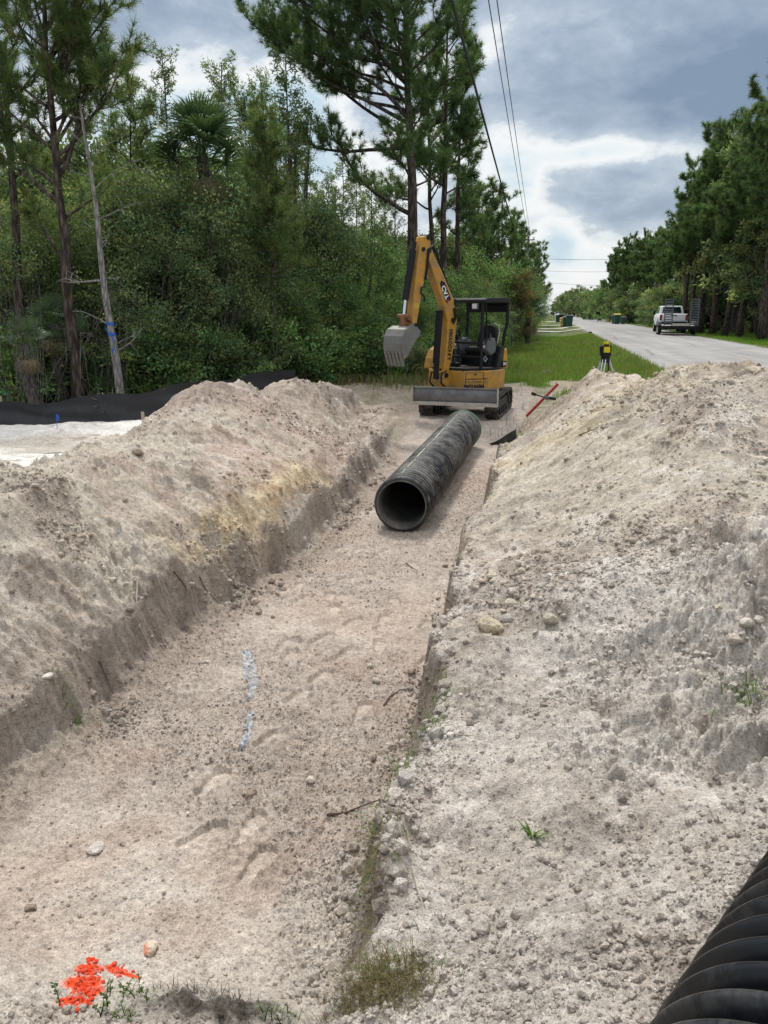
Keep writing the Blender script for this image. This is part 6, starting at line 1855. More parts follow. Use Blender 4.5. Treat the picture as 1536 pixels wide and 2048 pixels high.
for i, (px, py, d) in enumerate([(1318, 462, 100), (1300, 470, 104), (1283, 476, 108), (1266, 482, 110), (1250, 480, 114), (1234, 490, 116), (1220, 512, 120), (1333, 460, 100), (1290, 490, 116), (1246, 500, 122)]):
    s = top_h(px, py, d) / 16.0
    put('pine_tree', G_RP[0], 'tree', G_RP[1], base_at(px, d), rng0.random() * 6.28, s, *V_pr[(i + 1) % 4])
V_rt = [leafy_meshes(460 + i, 11.0, 3.4, z0=0.12, n=15000, leaf=0.27, lobes=30, stems=4, r0=0.2, mat=M_leaf, shape='col', gaps=0.12) for i in range(2)]
for i, (px, py, d, lab) in enumerate([(1528, 250, 60, 'broad dark tree filling the right edge of the view'), (1482, 330, 66, 'broad dark tree just left of the one at the right edge'), (1440, 400, 74, 'broad dark tree above the trailer ramps'), (1400, 450, 80, 'broad dark tree behind the white pickup'), (1550, 360, 55, 'dark leafy tree cut by the right edge of the view')]):
    put('broadleaf_tree', lab, 'tree', None, base_at(px, d), 1.7 * i, top_h(px, py, d) / 11.0, *V_rt[i % 2])
V_ru = [leafy_meshes(440 + i, 5.5, 2.8, z0=0.02, n=9000, leaf=0.22, lobes=22, stems=4, mat=M_leaf, gaps=0.15) for i in range(3)]
V_rb = [leafy_meshes(450 + i, 5.5, 2.8, z0=0.02, n=8000, leaf=0.25, lobes=20, stems=4, mat=M_leaf2, gaps=0.15) for i in range(2)]
G_RU = ('dark understory tree below the pines right of the road', 'understory trees right of the road')
for px, py, d in [(1345, 560, 82), (1325, 570, 90), (1365, 545, 84), (1395, 540, 86), (1420, 520, 84), (1450, 500, 80), (1480, 500, 84), (1510, 470, 76), (1530, 440, 72), (1310, 575, 96), (1440, 560, 92), (1500, 560, 92), (1390, 560, 100), (1545, 520, 84), (1470, 560, 100)]:
    put('understory_tree', G_RU[0], 'tree', G_RU[1], base_at(px, d), rng0.random() * 6.28, top_h(px, py, d) / 5.5, *V_ru[int(rng0.integers(3))])
G_RB = ('bright green bushy tree by the far road bend on the right', 'bright bushy trees on the right of the far road')
for px, py, d in [(1290, 560, 106), (1268, 565, 110), (1245, 568, 116), (1222, 572, 124), (1200, 578, 134), (1182, 584, 146), (1258, 590, 108), (1300, 590, 100)]:
    put('bushy_tree', G_RB[0], 'tree', G_RB[1], base_at(px, d), rng0.random() * 6.28, top_h(px, py, d) / 5.5, *(V_rb[int(rng0.integers(2))] if rng0.random() < .75 else V_ru[0]))
G_FR = ('distant grey-green tree on the right side of the far road', 'distant trees right of the road')
for px, py, d in [(1172, 573, 190), (1155, 574, 205), (1140, 577, 225), (1128, 583, 250), (1120, 592, 290), (1112, 602, 340), (1106, 609, 400), (1190, 580, 175), (1215, 578, 165), (1165, 590, 180), (1147, 594, 210)]:
    put('distant_tree', G_FR[0], 'tree', G_FR[1], base_at(px, d), rng0.random() * 6.28, top_h(px, py, d) / 9.0, *V_far[int(rng0.integers(3))])
# thin utility-like bare trunk rising behind the pickup
# ---- palms
def palm(label, px, py_c, d, scale, nf, seed, R=0.85, droopy=6, trunk_r=0.15):
    q = at_d(px, py_c, d); zb = gz(q.x, q.y); hh = q.z - zb
    r = thing('cabbage_palm', label, 'palm', (q.x, q.y, zb))
    m = MB(); n = 10; m.tube([Vector((0.05 * math.sin(i), 0.04 * math.cos(i * 1.3), hh * i / n)) for i in range(n + 1)], [trunk_r * (1.1 if i % 2 else 1.0) for i in range(n + 1)], 10); m.build('trunk', M_barkg, r)
    fr = [frond_mesh(seed + i, R=R * scale, seg=36, petiole=0.8 * scale, w_=0.055 * scale, droop=0.2 + 0.08 * i) for i in range(3)]
    rg = np.random.default_rng(seed)
    for i in range(nf):
        o = link_mesh('frond', fr[i % 3], r); o.location = (0, 0, hh)
        t = i / nf; o.rotation_euler = (rg.normal(0, .5), -rad(78 - 100 * t) + rg.normal(0, 0.12), 2.4 * i + rg.normal(0, .2))
    dm = frond_mesh(seed + 9, R=R * scale * .8, seg=22, petiole=0.7 * scale, mat=M_dead, w_=0.04 * scale, droop=0.8, span=160, fold=-0.5, name='dead_frond')
    for i in range(droopy):
        o = link_mesh('dead_frond', dm, r); o.location = (0, 0, hh - .1); o.rotation_euler = (rg.normal(0, .3), rad(50 + 25 * rg.random()), 2.4 * i + rg.normal(0, .3))
    return r


palm('cabbage palm with a big rounded fan-leaf crown against the bright cloud gap', 405, 312, 23.0, 0.95, 26, 501, droopy=3)
palm('small cabbage palm crown in the shade, left of the tallest pine', 637, 490, 26.5, 0.8, 16, 511, droopy=4)
palm('small shaded palm lower in the wood, right behind the other small palm', 668, 500, 28, 0.7, 14, 521, droopy=4)
palm('old palm at the far left with a skirt of withered tan fronds', 52, 690, 19.8, 0.42, 7, 531, droopy=8, trunk_r=0.13)
palm('short palm with drooping tan and green fronds beside the left pine trunk', 108, 650, 21.0, 0.5, 11, 541, droopy=5)
palm('small palm with pale drooping fronds at the verge edge beyond the canopy', 1056, 628, 46, 0.9, 14, 551, droopy=5)


def palmetto(label, p, scale, nf, seed, dead=0, mat=M_palm, strap=True):
    r = thing('palmetto', label, 'palmetto', p)
    rg = np.random.default_rng(seed)
    if strap:
        # long arching strap leaves
        for i in range(nf):
            a = 2.4 * i + rg.normal(0, .2); L = scale * (0.7 + 0.5 * rg.random()); e = 0.5 + 0.9 * rg.random()
            n = 7; V = []; w_ = 0.03 * scale
            for j in range(n + 1):
                t = j / n; x = L * t * math.cos(e) ; z = L * (math.sin(e) * t - 0.55 * t * t * (1.2 - e * 0.5)) + 0.02
                ww = w_ * (1 - t) ** 0.6 * (0.5 + min(1, t * 4) * .5)
                for s in (-1, 1): V.append((x * math.cos(a) - s * ww * math.sin(a), x * math.sin(a) + s * ww * math.cos(a), z))
            k = 0.9 + 0.9 * rg.random(); col = np.tile([[k, k, k * 0.9]], (len(V), 1))
            link_mesh('leaf', np_mesh('leaf', np.array(V), np.array([(2 * j, 2 * j + 1, 2 * j + 3, 2 * j + 2) for j in range(n)]), M_dead if i < dead else mat, col, False), r)
    else:
        fr = [frond_mesh(seed + i, R=0.5 * scale, seg=20, petiole=0.55 * scale, span=190, w_=0.035 * scale, mat=mat) for i in range(2)]
        fd = frond_mesh(seed + 7, R=0.5 * scale, seg=18, petiole=0.5 * scale, span=150, w_=0.035 * scale, mat=M_dead, droop=.5)
        for i in range(nf):
            o = link_mesh('frond', fd if i < dead else fr[i % 2], r); o.rotation_euler = (rg.normal(0, .3), -rad(25 + 50 * rg.random()), 2.4 * i + rg.normal(0, .3))
    return r


palmetto('spiky strap-leaved palmetto at the foot of the blue-taped dead stem', base_at(205, 17.6, 0), 1.05, 26, 601, dead=3, mat=M_palm)
palmetto('low strap-leaved plant on the bare ground below the bucket', ground_at(795, 765), 0.75, 14, 611, mat=M_gr)
palmetto('small palmetto with pale dry fan leaves right of the bucket teeth', base_at(848, 22.0, 0), 1.1, 12, 621, dead=6, strap=False)
palmetto('green fan-leaved palmetto left of the bucket', base_at(778, 22.5, 0), 1.2, 11, 631, strap=False)
palmetto('fan palmetto in the gloom right of the left pine trunk', base_at(180, 20.6, 0), 1.3, 10, 641, strap=False)

# ---- hanging moss and tangles of bare twigs at the left
def tangle(label, px, py, d, w_, h, n, seed):
    q = at_d(px, py, d); zb = gz(q.x, q.y)
    rg = np.random.default_rng(seed); m = MB()
    for i in range(n):
        p0 = np.array([rg.normal(0, w_ * .5), rg.normal(0, .3), 0]); e = np.array([p0[0] * 1.3 + rg.normal(0, w_ * .4), rg.normal(0, .4), (q.z - zb) * (0.6 + 0.6 * rg.random())])
        pts = [Vector(p0), Vector(p0 * .6 + e * .4 + rg.normal(0, .15, 3)), Vector(p0 * .2 + e * .8 + rg.normal(0, .12, 3)), Vector(e)]
        m.tube(pts, [0.010, 0.008, 0.005, 0.002], 4, caps=False)
        for j in range(3):
            sp = curve(np.array(pts[2]), rg.normal(0, 1, 3) + np.array([0, 0, -.2]), 0.5, 4, rg, up=-0.08); m.tube([Vector(x) for x in sp], [.005, .004, .003, .002, .001], 3, caps=False)
    o = m.build('bare_shrub', M_barkg); o.location = (q.x, q.y, zb); tag(o, label, 'shrub')


tangle('tangle of bare grey twigs at the left edge in front of the dark pine trunk', 35, 560, 19.0, 1.2, 2.5, 26, 701)
tangle('bare twiggy shrub between the left pine and the blue-taped stem', 180, 600, 19.6, 0.7, 2.2, 18, 702)
tangle('thin leafless saplings at the dark wood edge left of the young pine', 440, 690, 20.4, 1.5, 1.5, 16, 703)

# ---- grasses
def grass(name, label, xy, h, w_, mat, seed, spread=0.25, bend=0.5, kind='stuff', dz=0.0):
    rg = np.random.default_rng(seed); n = len(xy)
    z, _ = terrain(xy[:, 0], xy[:, 1], False)
    B = np.stack([xy[:, 0], xy[:, 1], z - 0.01 + dz], axis=1)
    a = rg.random(n) * 2 * PI
    H_ = (h * (0.5 + 0.9 * rg.random(n)))[:, None]
    dirn = np.stack([np.cos(a), np.sin(a), np.zeros(n)], axis=1); sd_ = np.stack([-np.sin(a), np.cos(a), np.zeros(n)], axis=1)
    bd = (bend * rg.random(n))[:, None]; up = np.array([0, 0, 1.0])
    M1 = B + H_ * (up * 0.6 + dirn * bd * 0.25); T = B + H_ * (up * 0.95 + dirn * bd * 0.8)
    V = np.stack([B - sd_ * w_ / 2, B + sd_ * w_ / 2, M1 + sd_ * w_ * .4, M1 - sd_ * w_ * .4, T], axis=1).reshape(-1, 3)
    i0 = np.arange(n)[:, None] * 5
    Q = np.concatenate([i0 + np.array([[0, 1, 2]]), i0 + np.array([[0, 2, 3]]), i0 + np.array([[3, 2, 4]])], axis=0)
    C = np.repeat(tints(rg, n, spread, 0.18), 5, axis=0)
    o = link_mesh(name, np_mesh(name, V, Q, mat, C, False))
    return tag(o, label, 'grass', kind=kind)


def scatter(n, x0, x1, y0, y1, seed, fn=None):
    rg = np.random.default_rng(seed)
    y = y0 * (y1 / y0) ** rg.random(n); x = x0 + (x1 - x0) * rg.random(n)
    if fn is not None:
        k = rg.random(n) < fn(x, y); x, y = x[k], y[k]
    return np.stack([x, y], axis=1)


def bare_fn(x, y):
    b = np.exp(-(((x - 0.95) / 0.95) ** 2 + ((y - 21.5) / 2.0) ** 2)) + 0.6 * np.exp(-(((x - 2.6) / 0.8) ** 2 + ((y - 19) / 1.2) ** 2))
    return sstep(0.62, 0.3, b + 0.28 * fbm(x * 2.4, y * 2.4, 4, 82))


def verge_fn(x, y):
    m_ = terrain(x, y, False)[1]
    left = sstep(-2.6, -1.6, x + 0.5 * fbm(x, y, 3, 3) + 0.045 * np.clip(y - 24, -5, 40) * 0)
    dug = 1 - np.clip(sstep(0.35, 0.7, m_['dig']) + m_['right'], 0, 1)
    return np.clip(left * dug * bare_fn(x, y) * sstep(ROAD_L - 0.02, ROAD_L - 0.35, x), 0.0, 1)


grass('verge_grass', 'bright green grass of the verge between excavator and road', scatter(90000, -3.0, 3.6, 14.5, 60, 801, verge_fn), 0.14, 0.014, M_gr, 802)
grass('verge_grass', 'sparse dry stems in the green verge', scatter(26000, -3.0, 3.6, 15, 55, 803, lambda x, y: verge_fn(x, y) * 0.7 + 0.04 * (x > -1)), 0.22, 0.010, M_grd, 804)
grass('forest_edge_grass', 'tan and olive weeds in front of the left wood edge', scatter(42000, -14, -2.0, 16.3, 27, 805, lambda x, y: sstep(-0.5, 0.3, fbm(x * .7, y * .7, 3, 6)) * sstep(-2.2, -3.2, x + 0.03 * (y - 17)) * sstep(19.6, 21.6, y + 0.25 * (x + 4))), 0.30, 0.012, M_grd, 806, bend=0.8)
grass('forest_edge_grass', 'green weeds mixed into the tan ones by the left wood edge', scatter(30000, -14, -2.4, 16.5, 27, 807, lambda x, y: sstep(-0.2, 0.5, fbm(x * .8 + 4, y * .8, 3, 8)) * sstep(20.0, 22.0, y + 0.25 * (x + 4))), 0.26, 0.016, M_leaf2, 808, bend=0.8)
grass('lawn_grass', 'mown lawn grass right of the road', scatter(60000, ROAD_R, 26, 40, 110, 809, lambda x, y: sstep(ROAD_R + 0.05, ROAD_R + 0.6, x + .2 * fbm(x, y, 2, 4))), 0.12, 0.03, M_gr, 810)
# ------------------------------------------------------------------ loose clods and stones
def ico(sub):
    import bmesh
    bm = bmesh.new(); bmesh.ops.create_icosphere(bm, subdivisions=sub, radius=1.0)
    V = np.array([v.co[:] for v in bm.verts]); Fc = np.array([[v.index for v in f.verts] for f in bm.faces]); bm.free()
    return V, Fc


def lump(sub, seed, ang=0.28):
    V, Fc = ico(sub); rg = np.random.default_rng(seed)
    # cut by a few random planes for facets, then perturb
    for _ in range(7):
        nrm = rnd_unit(rg, 1)[0]; h = 0.62 + 0.25 * rg.random(); d = V @ nrm
        V = V - np.outer(np.maximum(d - h, 0), nrm) * 0.9
    V = V * (1 + rg.normal(0, ang * 0.35, (len(V), 1)))
    return V * np.array([1.0, 0.85 + 0.2 * rg.random(), 0.72 + 0.15 * rg.random()]), Fc


LUMPS1 = [lump(1, 900 + i) for i in range(10)]
LUMPS2 = [lump(2, 920 + i, 0.16) for i in range(8)]


def clod_field(name, label, mat, xy, r, seed, lumps, colfn, sink=0.35):
    rg = np.random.default_rng(seed); n = len(xy)
    z, _ = terrain(xy[:, 0], xy[:, 1])
    Vs, Fs, Cs = [], [], []; off = 0
    which = rg.integers(0, len(lumps), n)
    base = colfn(xy, rg)
    for k, (LV, LF) in enumerate(lumps):
        ids = np.nonzero(which == k)[0]
        if not len(ids): continue
        m_ = len(ids); nv = len(LV)
        a = rg.random(m_) * 2 * PI; t = rg.normal(0, 0.6, m_)
        ca, sa, ct, st = np.cos(a), np.sin(a), np.cos(t), np.sin(t)
        x, y, zz = LV[:, 0], LV[:, 1], LV[:, 2]
        y2 = ct[:, None] * y - st[:, None] * zz; z2 = st[:, None] * y + ct[:, None] * zz
        X = (ca[:, None] * x - sa[:, None] * y2) * r[ids][:, None] + xy[ids, 0][:, None]
        Y = (sa[:, None] * x + ca[:, None] * y2) * r[ids][:, None] + xy[ids, 1][:, None]
        Z = z2 * r[ids][:, None] + (z[ids] + r[ids] * (0.62 - sink))[:, None]
        Vs.append(np.stack([X, Y, Z], axis=-1).reshape(-1, 3))
        Fs.append((LF[None] + (off + np.arange(m_) * nv)[:, None, None]).reshape(-1, 3)); off += m_ * nv
        Cs.append(np.repeat(base[ids], nv, axis=0))
    o = link_mesh(name, np_mesh(name, np.concatenate(Vs), np.concatenate(Fs), mat, np.clip(np.concatenate(Cs), 0.02, .85), smooth=False))
    return tag(o, label, 'clods', kind='stuff')


def rsize(rg, n, rmin, rmax, pw=1.9):
    return np.minimum(rmin * rg.random(n) ** (-1 / pw), rmax)


def greycol(spread=0.14, light=0.15):
    def f(xy, rg):
        n = len(xy); c = ground_colour(xy[:, 0], xy[:, 1]) * 1.02 * np.exp(rg.normal(0, spread, (n, 1)))
        k = (rg.random(n) < light)[:, None]
        return np.where(k, c * 0.55 + np.array([0.62, 0.59, 0.54]) * 0.45, c)
    return f


def region(n, seed, x0, x1, y0, y1, keyfn):
    rg = np.random.default_rng(seed)
    y = y0 * (y1 / y0) ** rg.random(n); x = x0 + (x1 - x0) * rg.random(n)
    _, m_ = terrain(x, y, False)
    k = rg.random(n) < keyfn(x, y, m_)
    return np.stack([x[k], y[k]], axis=1), np.random.default_rng(seed + 1)


def patch(x, y, s, a=0.15): return np.clip(a + sstep(-0.05, 0.6, fbm(x * 1.3, y * 1.3, 3, s)), 0, 1)


xy, rg = region(75000, 940, -1.0, 3.4, 1.2, 7.0, lambda x, y, m: m['right'] * patch(x, y, 3, 0.16) * sstep(7.0, 4.5, y))
clod_field('dirt_clods', 'loose pale grey clods strewn over the near right bank', M_dirt, xy, rsize(rg, len(xy), 0.0042, 0.024, 2.1), 941, LUMPS1, greycol())
xy, rg = region(40000, 942, -1.0, 3.5, 4.5, 14, lambda x, y, m: m['right'] * patch(x, y, 4, 0.03) * 0.8)
clod_field('dirt_clods', 'beige clods over the large right spoil mound', M_dirt, xy, rsize(rg, len(xy), 0.006, 0.032, 2.2), 943, LUMPS1, greycol())
xy, rg = region(60000, 944, -6.0, -2.5, 2.4, 17, lambda x, y, m: m['left'] * patch(x, y, 5, 0.05))
clod_field('dirt_clods', 'grey and brown clods over the left spoil bank', M_dirt, xy, rsize(rg, len(xy), 0.006, 0.032, 2.1), 945, LUMPS1, greycol())


def feet_mask(x, y):
    k = np.ones_like(x)
    for p, hd, ln in FEET:
        k = np.minimum(k, sstep(0.5, 0.62, np.hypot(x - p.x, y - p.y) / ln))
    return k


xy, rg = region(70000, 946, -3.0, -0.6, 2.3, 15, lambda x, y, m: m['floor'] * feet_mask(x, y) * (0.12 + 0.88 * sstep(0.15, -0.3, fbm(x * 0.7 + 9, y * 0.7, 3, 66))))
clod_field('dirt_crumbs', 'small brown crumbs of soil on the trench floor', M_floor, xy, rsize(rg, len(xy), 0.0032, 0.013, 2.6), 947, LUMPS1, greycol(0.16, 0.06), sink=0.45)
xy, rg = region(30000, 948, -3.2, 1.0, 1.2, 2.6, lambda x, y, m: (1 - m['floor']) * patch(x, y, 7, 0.1))
clod_field('dirt_clods', 'crumbly grey clods along the bottom edge of the view', M_dirt, xy, rsize(rg, len(xy), 0.0036, 0.018, 2.0), 949, LUMPS1, greycol())
def edge_fn(x, y, m):
    return np.clip(np.exp(-((x - m['xl'] - 0.04) / 0.16) ** 2) + 0.7 * np.exp(-((x - m['xl'] + 0.16) / 0.10) ** 2) + 0.7 * np.exp(-((x - m['xr'] + 0.04) / 0.10) ** 2) + 0.6 * np.exp(-((x - m['xrl'] - 0.03) / 0.07) ** 2), 0, 1) * sstep(0.0, 0.5, fbm(x * 1.5, y * 1.5, 3, 92) + 0.25)
xy, rg = region(42000, 950, -3.4, -0.4, 2.2, 15, edge_fn)
clod_field('dirt_clods', 'crumbled clods heaped along the foot of the trench walls', M_dirt, xy, rsize(rg, len(xy), 0.006, 0.045, 1.9), 951, LUMPS1, greycol(0.16, 0.2))
# stones that stand out one by one
M_stone = dirt_mat('pale_limestone', 0.5, 0.85)
def stone(px, py, wpx, label, col=(0.50, 0.45, 0.36), k=0, group=None, sq=0.8, name='stone', dark=None):
    p = ground_at(px, py + wpx * 0.15); dist = (p - Vector((0, 0, CAM_Z))).length
    r = wpx * dist / F / 2
    V, Fc = LUMPS2[k % len(LUMPS2)]
    V = V * np.array([1, 1, sq]) * r
    C = np.tile(np.array(col), (len(V), 1)) * (1 + 0.10 * vnoise(V[:, 0] / r * 2 + k, V[:, 1] / r * 2 + V[:, 2] / r, 5))[:, None]
    if dark is not None:
        kk = (V[:, 1] < -0.35 * r) & (V[:, 0] > -0.3 * r); C[kk] = C[kk] * 0.4 + np.array(dark) * 0.6
    o = link_mesh(name, np_mesh(name, V, Fc, M_stone, C, smooth=False)); o.location = (p.x, p.y, p.z + r * sq * 0.35); o.rotation_euler = (0, 0, k * 1.3)
    return tag(o, label, 'stone', group)


stone(980, 1250, 54, 'largest pale limestone lump, low on the right mound by the trench lip', (0.52, 0.46, 0.34), 0)
stone(1013, 1236, 30, 'grey stone touching the right side of the largest limestone lump', (0.40, 0.37, 0.33), 1)
stone(1100, 1238, 36, 'rounded dirt-coated stone alone on the lower face of the right mound', (0.40, 0.36, 0.29), 2)
stone(1022, 1206, 30, 'cream stone just above the largest limestone lump', (0.52, 0.48, 0.40), 3)
stone(1024, 1182, 22, 'small white stone above the cream stone on the right mound', (0.56, 0.53, 0.47), 4)
stone(984, 1150, 24, 'tan stone at the trench lip, beside the yellow clay spot', (0.48, 0.42, 0.33), 5)
stone(1100, 1148, 22, 'flat pale stone sunk in the middle of the right mound', (0.52, 0.49, 0.45), 6, sq=0.4)
stone(1432, 1216, 24, 'yellowish stone high among the pebbles at the right side', (0.54, 0.48, 0.35), 7)
stone(1492, 1244, 28, 'left one of two white stones near the right edge of the view', (0.56, 0.52, 0.45), 1)
stone(1518, 1240, 22, 'right one of two white stones near the right edge of the view', (0.57, 0.54, 0.48), 2)
stone(1470, 1278, 32, 'tan stone below the two white stones at the right edge', (0.50, 0.44, 0.37), 3)
stone(302, 1896, 32, 'beige stone with a spot of orange paint near the painted clods', (0.55, 0.47, 0.37), 4, dark=(0.70, 0.12, 0.05))
stone(192, 1694, 32, 'flat pale stone on the near left trench floor', (0.50, 0.46, 0.42), 5, sq=0.5)
stone(503, 1586, 26, 'brown stone above the pair of near footprints', (0.30, 0.24, 0.19), 6)
stone(62, 1816, 22, 'dark brown stone at the left edge of the near trench floor', (0.24, 0.19, 0.15), 7)
stone(752, 1360, 18, 'small cream stone right of the clear footprint', (0.54, 0.50, 0.43), 0)
stone(740, 1331, 14, 'smaller cream stone just above its neighbour by the clear footprint', (0.54, 0.50, 0.43), 1)
stone(622, 1560, 20, 'small pale stone on the floor below the near blue streak', (0.50, 0.46, 0.41), 2)
stone(846, 1790, 22, 'pale clod on the near right bank above the dry grass clump', (0.50, 0.47, 0.42), 3, name='clod')
stone(1190, 1812, 44, 'large rounded clod in the middle of the near right bank', (0.46, 0.42, 0.37), 4, name='clod')
stone(962, 1850, 38, 'large grey clod right of the dry grass clump', (0.44, 0.40, 0.36), 5, name='clod')
stone(96, 1350, 24, 'white stone low on the left bank', (0.57, 0.54, 0.49), 6, sq=0.5)
stone(410, 1324, 16, 'small white stone on the floor at the foot of the left wall', (0.52, 0.49, 0.44), 7)
stone(276, 905, 26, 'brown clod on top of the left spoil bank', (0.33, 0.26, 0.2), 2, name='clod')
rgs = np.random.default_rng(77)
for i in range(26):
    px = 945 + 130 * rgs.random(); py = 1120 + 120 * rgs.random() - 0.15 * (px - 945)
    stone(px, py, 8 + 11 * rgs.random(), 'small pale pebble in the scatter of pebbles above the largest limestone lump', (0.50 + 0.06 * rgs.random(), 0.47, 0.40), i, 'pebbles on the lower right mound')

# ---- orange marking paint: a heap of painted clods
M_or = pmat('orange_marking_paint', (0.60, 0.062, 0.022), 0.95, var=0.25, scale=30, spec=0.1, dirt=(0.42, 0.35, 0.30), dirt_amt=0.38, dirt_scale=28, bump=0.5, bscale=90)
rgo = np.random.default_rng(78)
Vs, Fs = [], []; off = 0
pts = [(180, 1938, 14, 40), (168, 1962, 16, 50), (176, 1980, 10, 34), (152, 2002, 16, 46), (140, 2012, 12, 20), (232, 1938, 12, 14), (246, 1944, 14, 12), (185, 1920, 8, 12), (262, 1950, 8, 5)]
for (px, py, sp, n_) in pts:
    for j in range(n_):
        p = ground_at(px + rgo.normal(0, sp * 0.9), py + rgo.normal(0, sp * 0.55)); V, Fc = LUMPS1[rgo.integers(10)]
        r = 0.0035 + 0.009 * rgo.random() ** 2
        Vs.append(V * r + np.array([p.x, p.y, p.z + r * 0.25])); Fs.append(Fc + off); off += len(V)
o = link_mesh('painted_clods', np_mesh('painted_clods', np.concatenate(Vs), np.concatenate(Fs), M_or, None, False)); tag(o, 'patch of clods sprayed with bright orange marking paint in the lower left corner', 'paint mark', kind='stuff')

# ---- torn pale blue streaks on the floor
M_bluep = pmat('pale_blue_film', (0.33, 0.385, 0.43), 0.6, var=0.35, scale=25, dirt=(0.36, 0.30, 0.25), dirt_amt=0.6, dirt_scale=26)
def streak(label, rows, seed):
    """crumpled, ragged film partly pressed into the soil"""
    rg = np.random.default_rng(seed); m = MB(); vs = []; fs = []
    fine = []
    for (a, b) in zip(rows[:-1], rows[1:]):
        for k in range(4): fine.append(tuple(a[i] + (b[i] - a[i]) * k / 4 for i in range(3)))
    fine.append(rows[-1])
    for (py, xa, xb) in fine:
        xa += rg.normal(0, 1.8); xb += rg.normal(0, 1.8)
        for k in range(7):
            px = xa + (xb - xa) * k / 6; p = ground_at(px, py); vs.append((p.x, p.y, p.z + 0.004 + 0.007 * rg.normal()))
    for i in range(len(fine) - 1):
        for k in range(6): fs.append((i * 7 + k, i * 7 + k + 1, (i + 1) * 7 + k + 1, (i + 1) * 7 + k))
    m.add(vs, fs); tag(m.build('plastic_strip', M_bluep), label, 'plastic strip')
streak('torn pale blue plastic strip lying on the trench floor, the far longer piece', [(1300, 488, 500), (1308, 484, 504), (1320, 486, 509), (1332, 484, 512), (1345, 486, 514), (1358, 490, 516), (1368, 495, 516), (1378, 491, 512), (1390, 494, 508), (1403, 492, 502)], 1)
streak('torn pale blue plastic strip lying on the trench floor, the near shorter piece', [(1425, 498, 508), (1437, 492, 506), (1450, 488, 504), (1463, 486, 502), (1478, 484, 500), (1490, 480, 496), (1502, 480, 490)], 2)

# ---- roots, twigs and plants on the dig
def root(label, pix, r, mat, lift=0.012):
    m = MB(); pts = []
    for (px, py) in pix:
        p = ground_at(px, py); pts.append(p + Vector((0, -0.3, 0.6)).normalized() * lift)
    q = []
    for a, b in zip(pts[:-1], pts[1:]):
        for k in range(4): q.append(a.lerp(b, k / 4))
    q.append(pts[-1]); n_ = len(q)
    m.tube(q, [r * (1 - 0.7 * i / (n_ - 1)) for i in range(n_)], 5); tag(m.build('root', mat), label, 'root')
M_rt = pmat('dark_root', (0.10, 0.065, 0.045), 0.85, var=0.3, scale=30)
M_rt2 = pmat('pale_root', (0.42, 0.37, 0.29), 0.85, var=0.25, scale=30)
root('thin pale root hanging straight down the left wall', [(276, 1160), (274, 1200), (280, 1255), (296, 1285), (318, 1325)], 0.006, M_rt2)
root('dark curled root on the left wall right of the pale hanging root', [(348, 1145), (365, 1165), (374, 1180), (370, 1195)], 0.006, M_rt)
root('dark root arching over the yellow clay band', [(400, 1155), (412, 1180), (428, 1198), (436, 1205)], 0.005, M_rt)
root('thin dark root low on the near left wall', [(200, 1325), (215, 1360), (228, 1390)], 0.005, M_rt)
root('dark twig on the upper slope of the right mound', [(1158, 872), (1185, 862), (1216, 849)], 0.007, M_rt)
root('brown twig on the trench floor near the lip', [(812, 1128), (822, 1135), (836, 1144)], 0.008, M_rt)
root('pale stick lying on the near right bank', [(862, 1467), (900, 1470), (940, 1473), (972, 1478)], 0.006, M_rt2)
root('dark root sticking out of the near right lip', [(655, 1632), (690, 1628), (720, 1616), (760, 1602)], 0.008, M_rt)
root('curved dark root at the lip above the hanging grass', [(768, 1412), (780, 1395), (800, 1382), (820, 1378)], 0.007, M_rt)
root('straight pale stalk on the ground left of the dry grass clump', [(826, 1740), (834, 1775), (846, 1812), (848, 1838)], 0.004, M_rt2)
root('dark root on the far left bank slope', [(562, 830), (580, 846), (598, 862), (604, 872)], 0.008, M_rt)
root('dark twig on the far left bank near the excavator', [(724, 842), (740, 840), (752, 832)], 0.008, M_rt)
def tuft(label, px, py, n_, h, w_, mat, seed, sx=0.05, sy=0.03, name='grass_clump', down=0.0, at=None, cat='grass clump'):
    """clump of blades rooted round one spot"""
    c = ground_at(px, py) if at is None else Vector((at[0], at[1], hz(*at))); rg = np.random.default_rng(seed)
    V, Q, Cc = [], [], []
    for i in range(n_):
        x, y = c.x + rg.normal(0, sx), c.y + rg.normal(0, sy); z = hz(x, y)
        a = rg.random() * 2 * PI; L = h * (0.45 + 0.8 * rg.random()); e = 0.35 + 0.9 * rg.random()
        d = np.array([math.cos(a) * e, math.sin(a) * e, 1.0 - down * (0.6 + rg.random())]); d /= np.linalg.norm(d)
        s = np.array([-math.sin(a), math.cos(a), 0.0]); p = np.array([x, y, z - 0.005]); i0 = len(V)
        g = 0.25 + 0.5 * rg.random()
        for j, t in enumerate((0, 0.35, 0.7, 1.0)):
            q = p + d * L * t + np.array([0, 0, -g * L * t * t * 0.8]); ww = w_ * (1 - 0.9 * t)
            V += [q - s * ww / 2, q + s * ww / 2]
            k = 0.7 + 0.6 * rg.random() * 0.5; Cc += [(k, k, k)] * 2
        for j in range(3): Q.append((i0 + 2 * j, i0 + 2 * j + 1, i0 + 2 * j + 3, i0 + 2 * j + 2))
    V = np.array(V); o = link_mesh(name, np_mesh(name, V - np.array(c), np.array(Q), mat, np.array(Cc), False)); o.location = c
    return tag(o, label, cat)
M_brg = leafmat('brownish_grass', (0.20, 0.165, 0.075), 0.4, hue=0.05)
tuft('dense dry brown grass clump growing at the bottom centre of the view', 762, 1972, 1000, 0.115, 0.0030, M_brg, 1, 0.085, 0.055)
tuft('green blades growing out of the dry brown clump', 775, 1945, 70, 0.10, 0.0034, M_gr, 2, 0.07, 0.03)
